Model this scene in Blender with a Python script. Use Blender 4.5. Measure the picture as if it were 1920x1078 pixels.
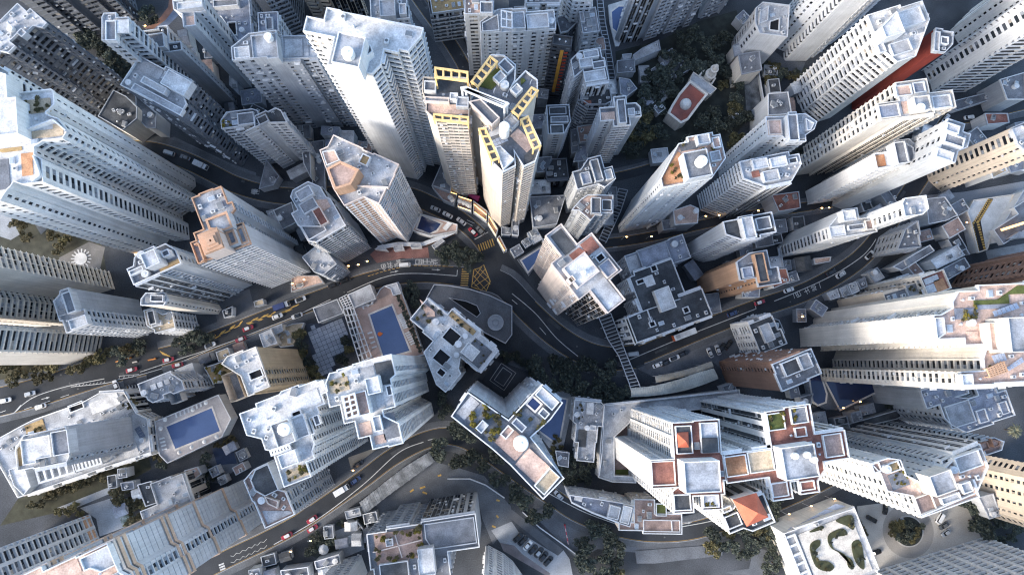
import bpy, math, random
from mathutils import Vector, Matrix
for o in list(bpy.data.objects): bpy.data.objects.remove(o)
SC = bpy.context.scene
COL = SC.collection
R = random.Random(7)
# ---------------------------------------------------------------- camera
ALT = 285.0                     # metres above the street
FPX = 1280.0                    # focal length in photo pixels (24 mm lens on 36 mm film)
NAD = (930.0, 676.0)            # where the plumb line meets the photo
_n = Vector(((NAD[0]-960)/FPX, -(NAD[1]-539)/FPX, -1.0)).normalized()   # plumb line in camera space
_up = Vector((0, 1, 0)); _yc = (_up - _n*_up.dot(_n)).normalized()
_zc = -_n; _xc = _yc.cross(_zc)
ROT = Matrix((_xc, _yc, _zc))    # camera -> world rows
cam = bpy.data.cameras.new('camera'); camo = bpy.data.objects.new('camera', cam); COL.objects.link(camo)
cam.sensor_width = 36; cam.lens = 36*FPX/1920; cam.clip_start = 1; cam.clip_end = 4000
camo.matrix_world = Matrix.Translation((0, 0, ALT)) @ ROT.to_4x4()
SC.camera = camo
# ---------------------------------------------------------------- sky, sun, exposure
SUN_AZ = Vector((-0.86, -0.5)).normalized(); SUN_EL = math.radians(24)
w = bpy.data.worlds.new('World'); SC.world = w; w.use_nodes = True
nt = w.node_tree; bg = nt.nodes['Background']
sk = nt.nodes.new('ShaderNodeTexSky'); sk.sky_type = 'NISHITA'; sk.sun_disc = False
sk.sun_elevation = SUN_EL; sk.sun_rotation = math.atan2(SUN_AZ.x, SUN_AZ.y)
sk.air_density = 1.0; sk.dust_density = 1.5
nt.links.new(sk.outputs[0], bg.inputs[0]); bg.inputs[1].default_value = 0.15
sl = bpy.data.lights.new('sun', 'SUN'); sl.energy = 1.35; sl.angle = math.radians(20); sl.color = (1.0, 0.92, 0.83)
so = bpy.data.objects.new('sun', sl); COL.objects.link(so)
sd = Vector((SUN_AZ.x*math.cos(SUN_EL), SUN_AZ.y*math.cos(SUN_EL), math.sin(SUN_EL)))
so.rotation_euler = sd.to_track_quat('Z', 'Y').to_euler(); so.location = (-150, -90, 400)
SC.view_settings.view_transform = 'Standard'; SC.view_settings.look = 'None'
SC.view_settings.gamma = 1; SC.view_settings.use_curve_mapping = False
SC.view_settings.exposure = 1.88
SC.cycles.use_denoising = True; SC.cycles.denoiser = 'OPENIMAGEDENOISE'; SC.cycles.denoising_input_passes = 'RGB_ALBEDO_NORMAL'; SC.cycles.denoising_prefilter = 'ACCURATE'; SC.cycles.pixel_filter_type = 'BLACKMAN_HARRIS'; SC.cycles.filter_width = 1.2; SC.cycles.sample_clamp_indirect = 4
SC.cycles.max_bounces = 5; SC.cycles.diffuse_bounces = 3; SC.cycles.glossy_bounces = 2
# ---------------------------------------------------------------- survey: photo crops -> metres
CR = dict(A=(0,0,2.99375), B=(480,0,2.99375), C=(960,0,2.99375), D=(1440,0,2.99375), E=(0,360,2.99375), F=(480,360,2.99375),
          G=(960,360,2.99375), H=(1440,360,2.99375), I=(0,718,2.99375), J=(480,718,2.99375), K=(960,718,2.99375), L=(1440,718,2.99375),
          a=(0,120,3.85), b=(340,340,5.132), c=(430,650,3.5925), d=(1130,720,3.5925), e=(1500,720,3.593), f=(1640,500,4.493),
          g=(780,90,4.312), h=(840,660,3.85), m=(690,460,7.68), n=(1460,440,7.186), o=(0,640,4.8), p=(380,540,7.7), q=(1170,110,7.187),
          r=(760,340,7.7), s=(1140,560,5.675), t=(400,860,4.944), u=(940,940,7.812), v=(1380,60,5.39), w=(1760,360,6.7375), x=(640,520,5.39), Z=(0,0,1.0))
def at(u, v, z=0.0):
    c = Vector(((u-960)/FPX, -(v-539)/FPX, -1.0))
    d = ROT @ c
    t = (z-ALT)/d.z
    return Vector((d.x*t, d.y*t))
def px(spec):
    t = spec.split(); ox, oy, s = CR[t[0]]; P = []; T = []
    for k in t[1:]:
        a, b = k.split(','); tag = ''
        if b[-1].isalpha(): tag = b[-1]; b = b[:-1]
        P.append((ox+float(a)/s, oy+float(b)/s)); T.append(tag)
    return P, T
def pts(spec, z=0.0):
    P, T = px(spec); return [at(a, b, z) for a, b in P]
def area(P): return 0.5*sum(P[i].x*P[(i+1)%len(P)].y-P[(i+1)%len(P)].x*P[i].y for i in range(len(P)))
def poly(spec, z=0.0):
    P, T = px(spec); Q = [at(a, b, z) for a, b in P]
    if area(Q) < 0:                       # make it counter-clockwise; an edge's tag sits on its first point
        Q = Q[::-1]; T = T[::-1]; T = T[1:]+T[:1]
    return Q, T
def ccw(Q): return Q if area(Q) > 0 else Q[::-1]
def inset(P, d, lim=3.0):
    n = len(P); out = []
    for i in range(n):
        a = (P[i]-P[i-1]); b = (P[(i+1)%n]-P[i])
        a = a.normalized() if a.length > 1e-6 else Vector((1,0)); b = b.normalized() if b.length > 1e-6 else a
        na = Vector((-a.y, a.x)); nb = Vector((-b.y, b.x)); m = na+nb
        if m.length < 1e-4: out.append(P[i]+na*d); continue
        m.normalize(); k = max(m.dot(na), 1/lim); out.append(P[i]+m*(d/k))
    return out
def main_angle(P):
    c = s_ = 0
    for i in range(len(P)):
        d = P[(i+1)%len(P)]-P[i]; a = math.atan2(d.y, d.x)*4; c += d.length**1.3*math.cos(a); s_ += d.length**1.3*math.sin(a)
    return math.atan2(s_, c)/4
def square_up(P, th, T=None, tol=24):                      # true up walls that are meant to be at right angles
    n = len(P); L_ = []
    for i in range(n):
        d = P[(i+1)%n]-P[i]; a = math.atan2(d.y, d.x)
        k = round((a-th)/(math.pi/2)); dev = abs((a-th)-k*math.pi/2)
        if dev < math.radians(tol): a = th+k*math.pi/2
        L_.append(((P[i]+P[(i+1)%n])/2, Vector((math.cos(a), math.sin(a)))))
    Q = []; TT = []
    for i in range(n):
        (m0, d0), (m1, d1) = L_[i-1], L_[i]; cr = d0.x*d1.y-d0.y*d1.x; t = T[i] if T else ''
        if abs(cr) > .3:
            w_ = m1-m0; u = (w_.x*d1.y-w_.y*d1.x)/cr; X = m0+d0*u
            if (X-P[i]).length < 6: Q.append(X); TT.append(t); continue
        a = m0+d0*(P[i]-m0).dot(d0); b = m1+d1*(P[i]-m1).dot(d1)
        if (a-b).length < .25: Q.append((a+b)/2); TT.append(t)
        else: Q += [a, b]; TT += ['b', t]
    return (Q, TT) if area(Q) > abs(area(P))*.7 else (P, T or ['']*n)
def inside(P, q):
    c = False; n = len(P)
    for i in range(n):
        a, b = P[i], P[i-1]
        if (a.y > q.y) != (b.y > q.y) and q.x < (b.x-a.x)*(q.y-a.y)/(b.y-a.y)+a.x: c = not c
    return c
def edge_dist(P, q):
    best = 1e9
    for i in range(len(P)):
        a, b = P[i-1], P[i]; ab = b-a; l2 = ab.length_squared
        t = 0 if l2 < 1e-9 else max(0, min(1, (q-a).dot(ab)/l2)); best = min(best, (a+ab*t-q).length)
    return best
# ---------------------------------------------------------------- materials
MATS = {}
def node_mat(name):
    m = bpy.data.materials.new(name); m.use_nodes = True; nt = m.node_tree; return m, nt, nt.nodes['Principled BSDF']
def surf(rgb, rough=0.85, var=0.25, scale=0.25, streak=0.0, spec=0.3, fine=0.12, metal=0.0, dirt=None, dirt_amt=0.0, rnd=0.0, dirt_scale=0.09):
    key = ('s', rgb, rough, var, scale, streak, spec, fine, metal, dirt, dirt_amt, rnd, dirt_scale)
    if key in MATS: return MATS[key]
    m, nt, b = node_mat('surface'); N = nt.nodes.new; L = nt.links.new
    b.inputs['Roughness'].default_value = rough; b.inputs['Metallic'].default_value = metal
    b.inputs['Specular IOR Level'].default_value = spec
    geo = N('ShaderNodeNewGeometry')
    def noise(sc, det, vec=None):
        n = N('ShaderNodeTexNoise'); n.inputs['Scale'].default_value = sc; n.inputs['Detail'].default_value = det
        L(vec or geo.outputs['Position'], n.inputs['Vector']); return n.outputs['Fac']
    def mrange(x, a, c, lo=0.3, hi=0.7):
        r = N('ShaderNodeMapRange'); r.inputs[1].default_value = lo; r.inputs[2].default_value = hi
        r.inputs[3].default_value = a; r.inputs[4].default_value = c; L(x, r.inputs[0]); return r.outputs[0]
    def mul(x, y):
        k = N('ShaderNodeMath'); k.operation = 'MULTIPLY'; L(x, k.inputs[0]); L(y, k.inputs[1]); return k.outputs[0]
    f = mrange(noise(scale, 5), 1-var, 1+var*0.6)
    if fine: f = mul(f, mrange(noise(2.2, 3), 1-fine, 1+fine))
    if streak:
        mp = N('ShaderNodeMapping'); mp.inputs['Scale'].default_value = (1.6, 1.6, 0.05); L(geo.outputs['Position'], mp.inputs['Vector'])
        f = mul(f, mrange(noise(1.0, 4, mp.outputs[0]), 1-streak, 1+streak*0.3))
    if rnd:
        oi = N('ShaderNodeObjectInfo'); f = mul(f, mrange(oi.outputs['Random'], 1-rnd, 1+rnd, 0, 1))
    col = N('ShaderNodeRGB'); col.outputs[0].default_value = (*rgb, 1); c = col.outputs[0]
    if dirt:
        mx = N('ShaderNodeMix'); mx.data_type = 'RGBA'
        L(mrange(noise(dirt_scale, 8), 0, dirt_amt, 0.42, 0.62), mx.inputs[0]); L(c, mx.inputs[6]); mx.inputs[7].default_value = (*dirt, 1); c = mx.outputs[2]
    vm = N('ShaderNodeVectorMath'); vm.operation = 'SCALE'; L(c, vm.inputs[0]); L(f, vm.inputs['Scale'])
    L(vm.outputs[0], b.inputs['Base Color']); MATS[key] = m; return m
def glow(rgb, e):
    key = ('g', rgb, e)
    if key in MATS: return MATS[key]
    m, nt, b = node_mat('lamp'); b.inputs['Base Color'].default_value = (*rgb, 1)
    b.inputs['Emission Color'].default_value = (*rgb, 1); b.inputs['Emission Strength'].default_value = e; MATS[key] = m; return m
WC = dict(W=(.60,.615,.63), W2=(.68,.68,.67), LG=(.46,.485,.515), G=(.33,.355,.39), DG=(.15,.165,.19), K=(.06,.065,.075), BE=(.58,.50,.41), BG=(.52,.40,.26),
          PK=(.60,.52,.47), CR=(.64,.60,.54), OR=(.47,.29,.19), OR2=(.46,.29,.19), BR=(.27,.16,.115), RD=(.22,.04,.03), YL=(.74,.52,.23), BE2=(.50,.37,.28), GD=(.52,.475,.42), BL=(.30,.34,.42))
def wall(k): return surf(WC[k], 0.8, 0.14, 0.12, 0.16, 0.3, 0.08)
RC = dict(rc=((.34,.355,.38),(.16,.165,.175)), rl=((.45,.46,.475),(.27,.27,.275)), rw=((.60,.60,.595),(.42,.41,.40)), rd=((.05,.054,.06),(.10,.105,.11)), rm=((.19,.20,.22),(.09,.095,.105)),
          rb=((.36,.26,.22),(.18,.13,.115)), rr=((.31,.14,.105),(.15,.07,.06)), ro=((.50,.27,.15),(.28,.12,.06)), rp=((.58,.42,.34),(.36,.26,.22)), rt=((.40,.28,.14),(.22,.16,.1)), rg=((.10,.115,.035),(.05,.06,.02)),
          rbl=((.27,.29,.34),(.17,.18,.21)), rpale=((.60,.57,.52),(.47,.44,.4)), rtan=((.52,.42,.30),(.36,.29,.2)))
def roof(k):
    a, d = RC[k]; return surf(a, 0.9, 0.25, 0.35, 0.0, 0.2, 0.2, 0.0, d, 0.75, 0.0, {'rc':.16,'rl':.11,'rw':.2,'rm':.13}.get(k, .17))
def glass(k=0):
    return surf([(.014,.017,.022),(.022,.028,.034),(.010,.012,.015),(.03,.026,.022)][k], 0.22, 0.3, 0.5, 0.0, 0.32, 0.0)
CURT = [surf((.20,.22,.25), 0.6, 0.3, 0.9), surf((.06,.07,.085), 0.3, 0.3, 0.9), surf((.30,.28,.25), 0.7, 0.3, 0.9)]
ACM = surf((.55,.56,.57), 0.6, 0.15, 0.8)
METAL = surf((.45,.47,.50), 0.45, 0.2, 0.3, 0.0, 0.5)
POOL = surf((.06,.10,.22), 0.06, 0.12, 0.12, 0.0, 0.6, 0.05)
POOLD = surf((.018,.03,.085), 0.06, 0.2, 0.12, 0.0, 0.6, 0.05)
COPING = surf((.58,.54,.50), 0.7)
ASPH = surf((.028,.032,.038), 0.85, 0.3, 0.10, 0.0, 0.3, 0.15, 0.0, (.038,.041,.046), 0.6, 0.0, 0.05)
PAVE = surf((.095,.102,.112), 0.85, 0.25, 0.15, 0.0, 0.3, 0.2, 0.0, (.085,.09,.098), 0.8)
PAINT = surf((.46,.46,.45), 0.7, 0.25, 0.9); YPAINT = surf((.46,.29,.08), 0.7, 0.3, 0.9)
# ---------------------------------------------------------------- mesh helpers
class MB:
    def __init__(s): s.v = []; s.f = []; s.m = []
    def face(s, idx, m=0): s.f.append(idx); s.m.append(m)
    def prism(s, P, z0, z1, m=0, mt=None, bottom=False):
        n = len(P); k = len(s.v)
        s.v += [(p.x, p.y, z0) for p in P]+[(p.x, p.y, z1) for p in P]
        for i in range(n):
            j = (i+1) % n; s.face((k+i, k+j, k+n+j, k+n+i), m)
        s.face(tuple(range(k+n, k+2*n)), m if mt is None else mt)
        if bottom: s.face(tuple(range(k+n-1, k-1, -1)), m)
    def slab(s, a, b, c, d, z0, z1, m=0): s.prism([a, b, c, d], z0, z1, m, None, True)   # a..d counter-clockwise
    def ring(s, Po, Pi, z0, z1, m=0):
        n = len(Po); k = len(s.v)
        for P, z in ((Po, z0), (Po, z1), (Pi, z1), (Pi, z0)): s.v += [(p.x, p.y, z) for p in P]
        for i in range(n):
            j = (i+1) % n
            for q in range(3): s.face((k+q*n+i, k+q*n+j, k+(q+1)*n+j, k+(q+1)*n+i), m)
            s.face((k+3*n+i, k+3*n+j, k+j, k+i), m)
    def tub(s, P, z0, z1, t=0.3, dep=0.7, m=0, mr=1, rim=None):        # block with a parapet and a sunk roof, one skin
        Pi = inset(P, t); n = len(P); k = len(s.v)
        for Q, z in ((P, z0), (P, z1), (Pi, z1), (Pi, z1-dep)): s.v += [(p.x, p.y, z) for p in Q]
        for i in range(n):
            j = (i+1) % n
            for q in range(3): s.face((k+q*n+i, k+q*n+j, k+(q+1)*n+j, k+(q+1)*n+i), m if (q == 0 or rim is None) else rim)
        s.face(tuple(range(k+3*n, k+4*n)), mr)
    def box(s, c, sx, sy, z0, z1, ang=0.0, m=0):
        ca, sa = math.cos(ang), math.sin(ang)
        P = [Vector((c[0]+ca*x-sa*y, c[1]+sa*x+ca*y)) for x, y in ((-sx/2,-sy/2),(sx/2,-sy/2),(sx/2,sy/2),(-sx/2,sy/2))]
        s.prism(P, z0, z1, m, None, True)
    def bar(s, a, b, w, z0, z1, m=0):
        d = (b-a)
        if d.length < 1e-4: return
        d.normalize(); n = Vector((-d.y, d.x))*(w/2); s.prism([a-n, b-n, b+n, a+n], z0, z1, m, None, True)
    def cyl(s, c, r0, r1, z0, z1, n=14, m=0, mt=None, a0=0.0):
        k = len(s.v)
        for r, z in ((r0, z0), (r1, z1)): s.v += [(c[0]+r*math.cos(a0+2*math.pi*i/n), c[1]+r*math.sin(a0+2*math.pi*i/n), z) for i in range(n)]
        for i in range(n): s.face((k+i, k+(i+1)%n, k+n+(i+1)%n, k+n+i), m)
        s.face(tuple(range(k+n, k+2*n)), m if mt is None else mt); s.face(tuple(range(k+n-1, k-1, -1)), m)
    def lathe(s, c, prof, n=16, m=0):
        k = len(s.v)
        for r, z in prof: s.v += [(c[0]+r*math.cos(2*math.pi*i/n), c[1]+r*math.sin(2*math.pi*i/n), z) for i in range(n)]
        for q in range(len(prof)-1):
            for i in range(n): s.face((k+q*n+i, k+q*n+(i+1)%n, k+(q+1)*n+(i+1)%n, k+(q+1)*n+i), m)
        s.face(tuple(range(k+(len(prof)-1)*n, k+len(prof)*n)), m)
    def mesh(s, name, mats):
        me = bpy.data.meshes.new(name); me.from_pydata(s.v, [], s.f)
        for x in (mats if isinstance(mats, (list, tuple)) else [mats]): me.materials.append(x)
        if any(s.m): me.polygons.foreach_set('material_index', s.m)
        me.update(); return me
    def build(s, name, mats, parent=None, kind=None):
        if not s.f: return None
        return link(name, s.mesh(name, mats), parent, kind)
def link(name, me, parent=None, kind=None):
    o = bpy.data.objects.new(name, me); COL.objects.link(o)
    if parent is not None:
        o.parent = parent; o.location = -root_of(parent)
    if kind: o['kind'] = kind
    return o
ORIG = {}
def root_of(o):
    if o.name in ORIG: return ORIG[o.name] if o.parent is None else Vector((0,0,0))
    return Vector((0,0,0))
def thing(name, label, cat, loc=(0,0,0), group=None):     # an Empty at the base; parts are modelled in world metres
    o = bpy.data.objects.new(name, None); COL.objects.link(o); o.location = loc; ORIG[o.name] = Vector(loc)
    o['label'] = label; o['category'] = cat
    if group: o['group'] = group
    return o
def tag(o, label, cat, group=None):
    o['label'] = label; o['category'] = cat
    if group: o['group'] = group
    return o
def structure(name, mb, mats): return mb.build(name, mats, None, 'structure')
# ---------------------------------------------------------------- facades
FH = 2.95
STY = dict(g=(3.3,.9,.75,2.62,.26), r=(3.2,.22,.95,2.75,.36), d=(4.4,2.9,.75,2.5,.2), v=(4.0,1.7,.5,2.65,.5), s=(6.0,.3,2.5,2.78,.3), n=(2.7,1.0,.8,2.5,.25), m=(5.2,1.3,.6,2.7,.8), c=(2.3,.75,.08,2.85,.10))
SNAME = dict(g='window_grid', r='window_band', d='window_wall', v='window_fin_grid', s='storey_ledge', l='balcony_tier', y='bay_window_column', n='window_grid', m='window_frame_grid', c='pier_column')
def facade(par, P, i, z0, z1, sty, wm, gm, rng, seen, alt=None):
    n = len(P); p, q = P[i], P[(i+1)%n]; d = q-p; Lg = d.length
    if Lg < 0.05: return
    d = d/Lg; nr = Vector((d.y, -d.x))
    pa = (p-P[i-1]).normalized(); qa = (P[(i+2)%n]-q).normalized()
    def mitre(x, y):                                         # tan of half the turn, clipped
        cr = x.x*y.y-x.y*y.x; dt = max(-0.6, x.dot(y)); return max(-1.0, min(1.0, cr/(1+dt)))
    ma, mb_ = mitre(pa, d), mitre(d, qa)
    blank = sty == 'b' or Lg < 1.8 or not seen
    panel = MB(); t = 0.25
    panel.slab(p, q, q-nr*t-d*t*.9, p-nr*t+d*t*.9, z0, z1) if Lg > 1 else panel.slab(p, q, q-nr*t, p-nr*t, z0, z1)
    pm = wm if (blank) else gm
    fo = panel.build('facade', pm, par)
    if blank and (Lg < 4 or not seen): return
    fh = FH; nf = max(1, int(round((z1-z0)/fh))); fh = (z1-z0)/nf
    G = MB(); C = MB(); A = MB()
    def strip(n0, n1, za, zb, B=G, m=0, cut0=0.0, cut1=0.0):
        a = p+nr*n0-d*(ma*n0)*(cut0 == 0)+d*cut0; b = q+nr*n0+d*(mb_*n0)*(cut1 == 0)-d*cut1
        a2 = p+nr*n1-d*(ma*n1)*(cut0 == 0)+d*cut0; b2 = q+nr*n1+d*(mb_*n1)*(cut1 == 0)-d*cut1
        B.slab(a2, b2, b, a, za, zb, m)
    def col(t0, t1, n0, n1, za, zb, B=G, m=0):
        if t1-t0 < 0.03: return
        B.slab(p+d*t0+nr*n1, p+d*t1+nr*n1, p+d*t1+nr*n0, p+d*t0+nr*n0, za, zb, m)
    def curtain(t0, t1, za, zb, nn):
        if sty == 'c': return
        r = rng.random()
        if r < 0.38: C.slab(p+d*t0+nr*nn, p+d*t1+nr*nn, p+d*t1+nr*(nn-.04), p+d*t0+nr*(nn-.04), za, zb, 0 if r < .12 else (1 if r < .3 else 2))
    tv = ((p+q)/2).length/(ALT-(z0+z1)*.55)                  # how obliquely the street camera height sees this wall
    if sty == 'b':
        for k in range(nf): strip(0.0, 0.12, z0+k*fh+0.04, z0+(k+1)*fh-0.0)
    elif sty in STY:
        bay, pw, sill, head, dep = STY[sty]; nb = max(1, int(round(Lg/bay))); bw = Lg/nb; pw = min(pw, bw*0.8)
        dep = max(.08, min(dep, .42*tv*(head-sill))); lk = max(.04, min(.14, .16*tv*(head-sill)))
        # bays stand proud in groups with a recessed bay between them
        groups = []; b = 0; pr = rng.choice((.7, .9, 1.15)); out_ = rng.random() < .75; gs = rng.choice((2, 2, 3)) if sty != 'm' else 2
        prof = Lg > 8.5 and sty in 'gnrdv' and nb >= 3
        while b < nb:
            k = min(nb-b, gs if out_ else 1)
            if nb-b-k == 1 and out_: k += 1
            groups.append((b, b+k, pr if (prof and out_) else 0.0)); b += k; out_ = not out_
        if not prof: groups = [(0, nb, 0.0)]
        dk = rng.random() < .65
        for g0, g1, of in groups:
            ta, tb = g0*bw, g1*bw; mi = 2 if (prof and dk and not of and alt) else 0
            if of:
                col(ta+.06, tb-.06, 0, of-.01, z0, z1-.03, G, 1); col(ta, tb, 0, of+dep-.06, z1-.02, z1+.62)
            full = len(groups) == 1
            for k in range(nf+1):
                za = z0+(k-1)*fh+head if k else z0; zb = min(z0+k*fh+sill, z1)
                if za >= z1-.05: break
                led = lk*1.8 if sty in 'rs' else lk
                if full:
                    strip(0.0, dep, za, zb)
                    if sty != 'd' and zb < z1-.2: strip(0.0, dep+led, zb, zb+.1)
                else:
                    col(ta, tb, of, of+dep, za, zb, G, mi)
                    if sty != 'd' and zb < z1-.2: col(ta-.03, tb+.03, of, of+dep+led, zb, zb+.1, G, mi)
            for b in range(g0, g1+1):
                t0 = max(ta, b*bw-pw/2); t1 = min(tb, b*bw+pw/2)
                e0 = 0 if b in (g0, g1) else of
                col(t0, t1, e0, of+(dep-.02 if sty != 'm' else dep+.12), z0, z1-.01)
            for b in range(g0, g1):                              # blind bays and narrowed windows, column by column
                rv = rng.random(); a0_, a1_ = max(ta, b*bw)+pw/2-.02, min(tb, (b+1)*bw)-pw/2+.02; ww = a1_-a0_
                if sty in 'gnrd' and nb > 3 and rv < .10: col(a0_, a1_, of, of+dep-.035, z0, z1-.015, G, mi)
                elif sty in 'gnd' and rv < .45: e_ = ww*rng.uniform(.18,.42); col(a0_, a0_+e_, of, of+dep-.035, z0, z1-.015, G, mi) if rv < .28 else col(a1_-e_, a1_, of, of+dep-.035, z0, z1-.015, G, mi)
                tm = (b+.5)*bw; wa = max(ta, b*bw)+pw/2+.05; wb = (b+1)*bw-pw/2-.05
                if sty in 'gr' and bw-pw > 1.4: col(tm-.04, tm+.04, of, of+.1, z0, z1-.02)
                for k in range(nf):
                    zf = z0+k*fh; curtain(wa, tm-.05, zf+sill+.12, zf+head, of+.07); curtain(tm+.05, wb, zf+sill+.12, zf+head, of+.07)
                    pac = .5 if (prof and not of) else (.2 if sty in 'gn' else .06)
                    if sty in 'gnrd' and rng.random() < pac:
                        t_ = wa+rng.random()*max(.05, wb-wa-.8); col(t_, t_+.8, of+dep, of+dep+.5, zf+.15, zf+.72, A)
                    elif sty in 'gn' and rng.random() < .05: col(wa, wb, of+dep, of+dep+.8, zf+head-.02, zf+head+.05, A)
    elif sty == 'l':
        dep = max(.55, min(1.35, 2.2*tv)); nu = max(1, int(round(Lg/6.2))); uw = Lg/nu
        for k in range(nf+1):
            za = z0+k*fh; 
            if za > z1-.5: break
            strip(0.0, dep, za-.1, za+.14); strip(dep-.12, dep, za+.14, za+1.0); strip(.12, dep-.14, za+.14, za+.17, G, 2)
            strip(0.0, .1, za+2.4, za+fh-.1) if za+fh-.1 < z1 else None
        for u in range(nu+1):
            t0 = max(0, u*uw-.12); t1 = min(Lg, u*uw+.12); col(t0, t1, 0, dep+.06, z0, z1)
        for u in range(nu*2):
            tm = (u+.5)*uw/2; col(tm-.55, tm+.55, 0, .09, z0, z1-.02)
            for k in range(nf):
                if rng.random() < .22: col(tm-.4, tm+.4, .15, .75, z0+k*fh+.2, z0+k*fh+.85, A)
                curtain(tm+.6, tm+uw/2-.7, z0+k*fh+.2, z0+k*fh+2.3, .07)
    elif sty == 'y':
        bw, gp = 2.9, 1.7; nb = max(1, int((Lg+gp*.5)/(bw+gp))); sp = Lg/nb
        bw = sp*.62
        for b in range(nb):
            t0 = b*sp+(sp-bw)/2; t1 = t0+bw
            col(t0+.08, t1-.08, 0, .72, z0, z1-.02, G, 1)
            for k in range(nf+1):
                za = z0+(k-1)*fh+2.4 if k else z0; zb = min(z0+k*fh+.95, z1)
                if za < z1-.05:
                    col(t0, t1, 0, .92, za, zb)
                    if zb < z1-.1: col(t0-.04, t1+.04, 0, 1.02, zb, zb+.08)
            for k in range(nf):
                if rng.random() < .4: C.slab(p+d*(t0+.2)+nr*.77, p+d*(t1-.2)+nr*.77, p+d*(t1-.2)+nr*.72, p+d*(t0+.2)+nr*.72, z0+k*fh+1.0, z0+k*fh+2.35, rng.choice((0,1,2)))
                if rng.random() < .55: col(t1+.2, min(Lg, t1+.95), .12, .7, z0+k*fh+.3, z0+k*fh+.9, A)
            for a0, a1 in ((b*sp, t0), (t1, (b+1)*sp)):
                if a1-a0 > .3: col(a0, a1, 0, .1, z0, z1-.02)
        for k in range(nf): strip(0.0, .16, z0+k*fh, z0+k*fh+.3)
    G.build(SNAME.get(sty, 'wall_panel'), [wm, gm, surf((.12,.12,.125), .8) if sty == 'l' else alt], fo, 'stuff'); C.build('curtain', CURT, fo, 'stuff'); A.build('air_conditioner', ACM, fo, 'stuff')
# rooftop furniture: shared meshes
def shared():
    S = {}
    b = MB(); b.box((0,0), 1.3, .9, 0.12, 1.0); b.box((0,0), 1.1, .1, 0, .12); b.cyl((0,0), .36, .36, 1.0, 1.05, 10, 1); S['condenser'] = b.mesh('condenser', [ACM, surf((.12,.13,.14))])
    b = MB(); b.cyl((0,0), 1.1, 1.1, 0, 1.7, 16); b.cyl((0,0), .35, .35, 1.7, 1.85, 10); S['water_tank'] = b.mesh('water_tank', [surf((.58,.59,.60), .5)])
    b = MB(); b.box((0,0), 2.0, 1.4, 0, .5); b.box((0,0), 1.7, 1.1, .5, .56, 0, 1); S['skylight'] = b.mesh('skylight', [wall('W'), surf((.35,.40,.45), .2)])
    b = MB(); b.box((0,0), 3.0, 2.4, 0, 2.4); b.box((0,0), 3.3, 2.7, 2.4, 2.55); b.box((1.5,0), .06, 1.0, 0.05, 2.0, 0, 1); S['stair_hut'] = b.mesh('stair_hut', [wall('LG'), surf((.10,.11,.12))])
    b = MB(); b.box((0,0), 7.0, .14, .15, .29); [b.box((x,0), .2, .3, 0, .15) for x in (-3,-1,1,3)]; S['pipe_run'] = b.mesh('pipe_run', [METAL])
    b = MB(); b.cyl((0,0), .22, .22, 0, .8, 8); b.cyl((0,0), .4, .1, .8, 1.05, 8); S['vent'] = b.mesh('vent', [METAL])
    b = MB(); b.box((0,0), 2.2, 1.6, 0, .9); b.box((0,0), 2.0, 1.4, .9, 1.0, 0, 1); S['plant_box'] = b.mesh('plant_box', [surf((.5,.51,.52), .6), surf((.2,.21,.22))])
    b = MB(); b.cyl((0,0), .05, .03, 0, 3.4, 6); [b.box((0,0), 1.5-.3*i, .05, 2.2+i*.35, 2.25+i*.35) for i in range(3)]; S['aerial'] = b.mesh('aerial', [METAL])
    b = MB(); b.box((0,0), 4.6, .55, .25, .8); b.box((2.05,1.1), .55, 1.7, .25, .8); b.box((-2.0,0), .9, .9, 0, 1.2); S['air_duct'] = b.mesh('air_duct', [METAL])
    b = MB(); b.box((0,0), 5.2, .05, 1.0, 1.05); b.box((0,0), 5.2, .04, .55, .59); [b.box((x,0), .05, .05, 0, 1.0) for x in (-2.55,-1.3,0,1.3,2.55)]; S['railing'] = b.mesh('railing', [METAL])
    b = MB()
    for x in (-1.6, -.55, .5, 1.55): b.box((x,0), .9, 1.9, .35, .42); 
    b.box((0,.8), 4.2, .08, 0, .35); b.box((0,-.8), 4.2, .08, 0, .35); S['panel_rack'] = b.mesh('panel_rack', [surf((.14,.17,.23), .25)])
    return S
SH = shared()
FOOT = []; TH = [0.0]
CAMXY = Vector((0, 0))
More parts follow.
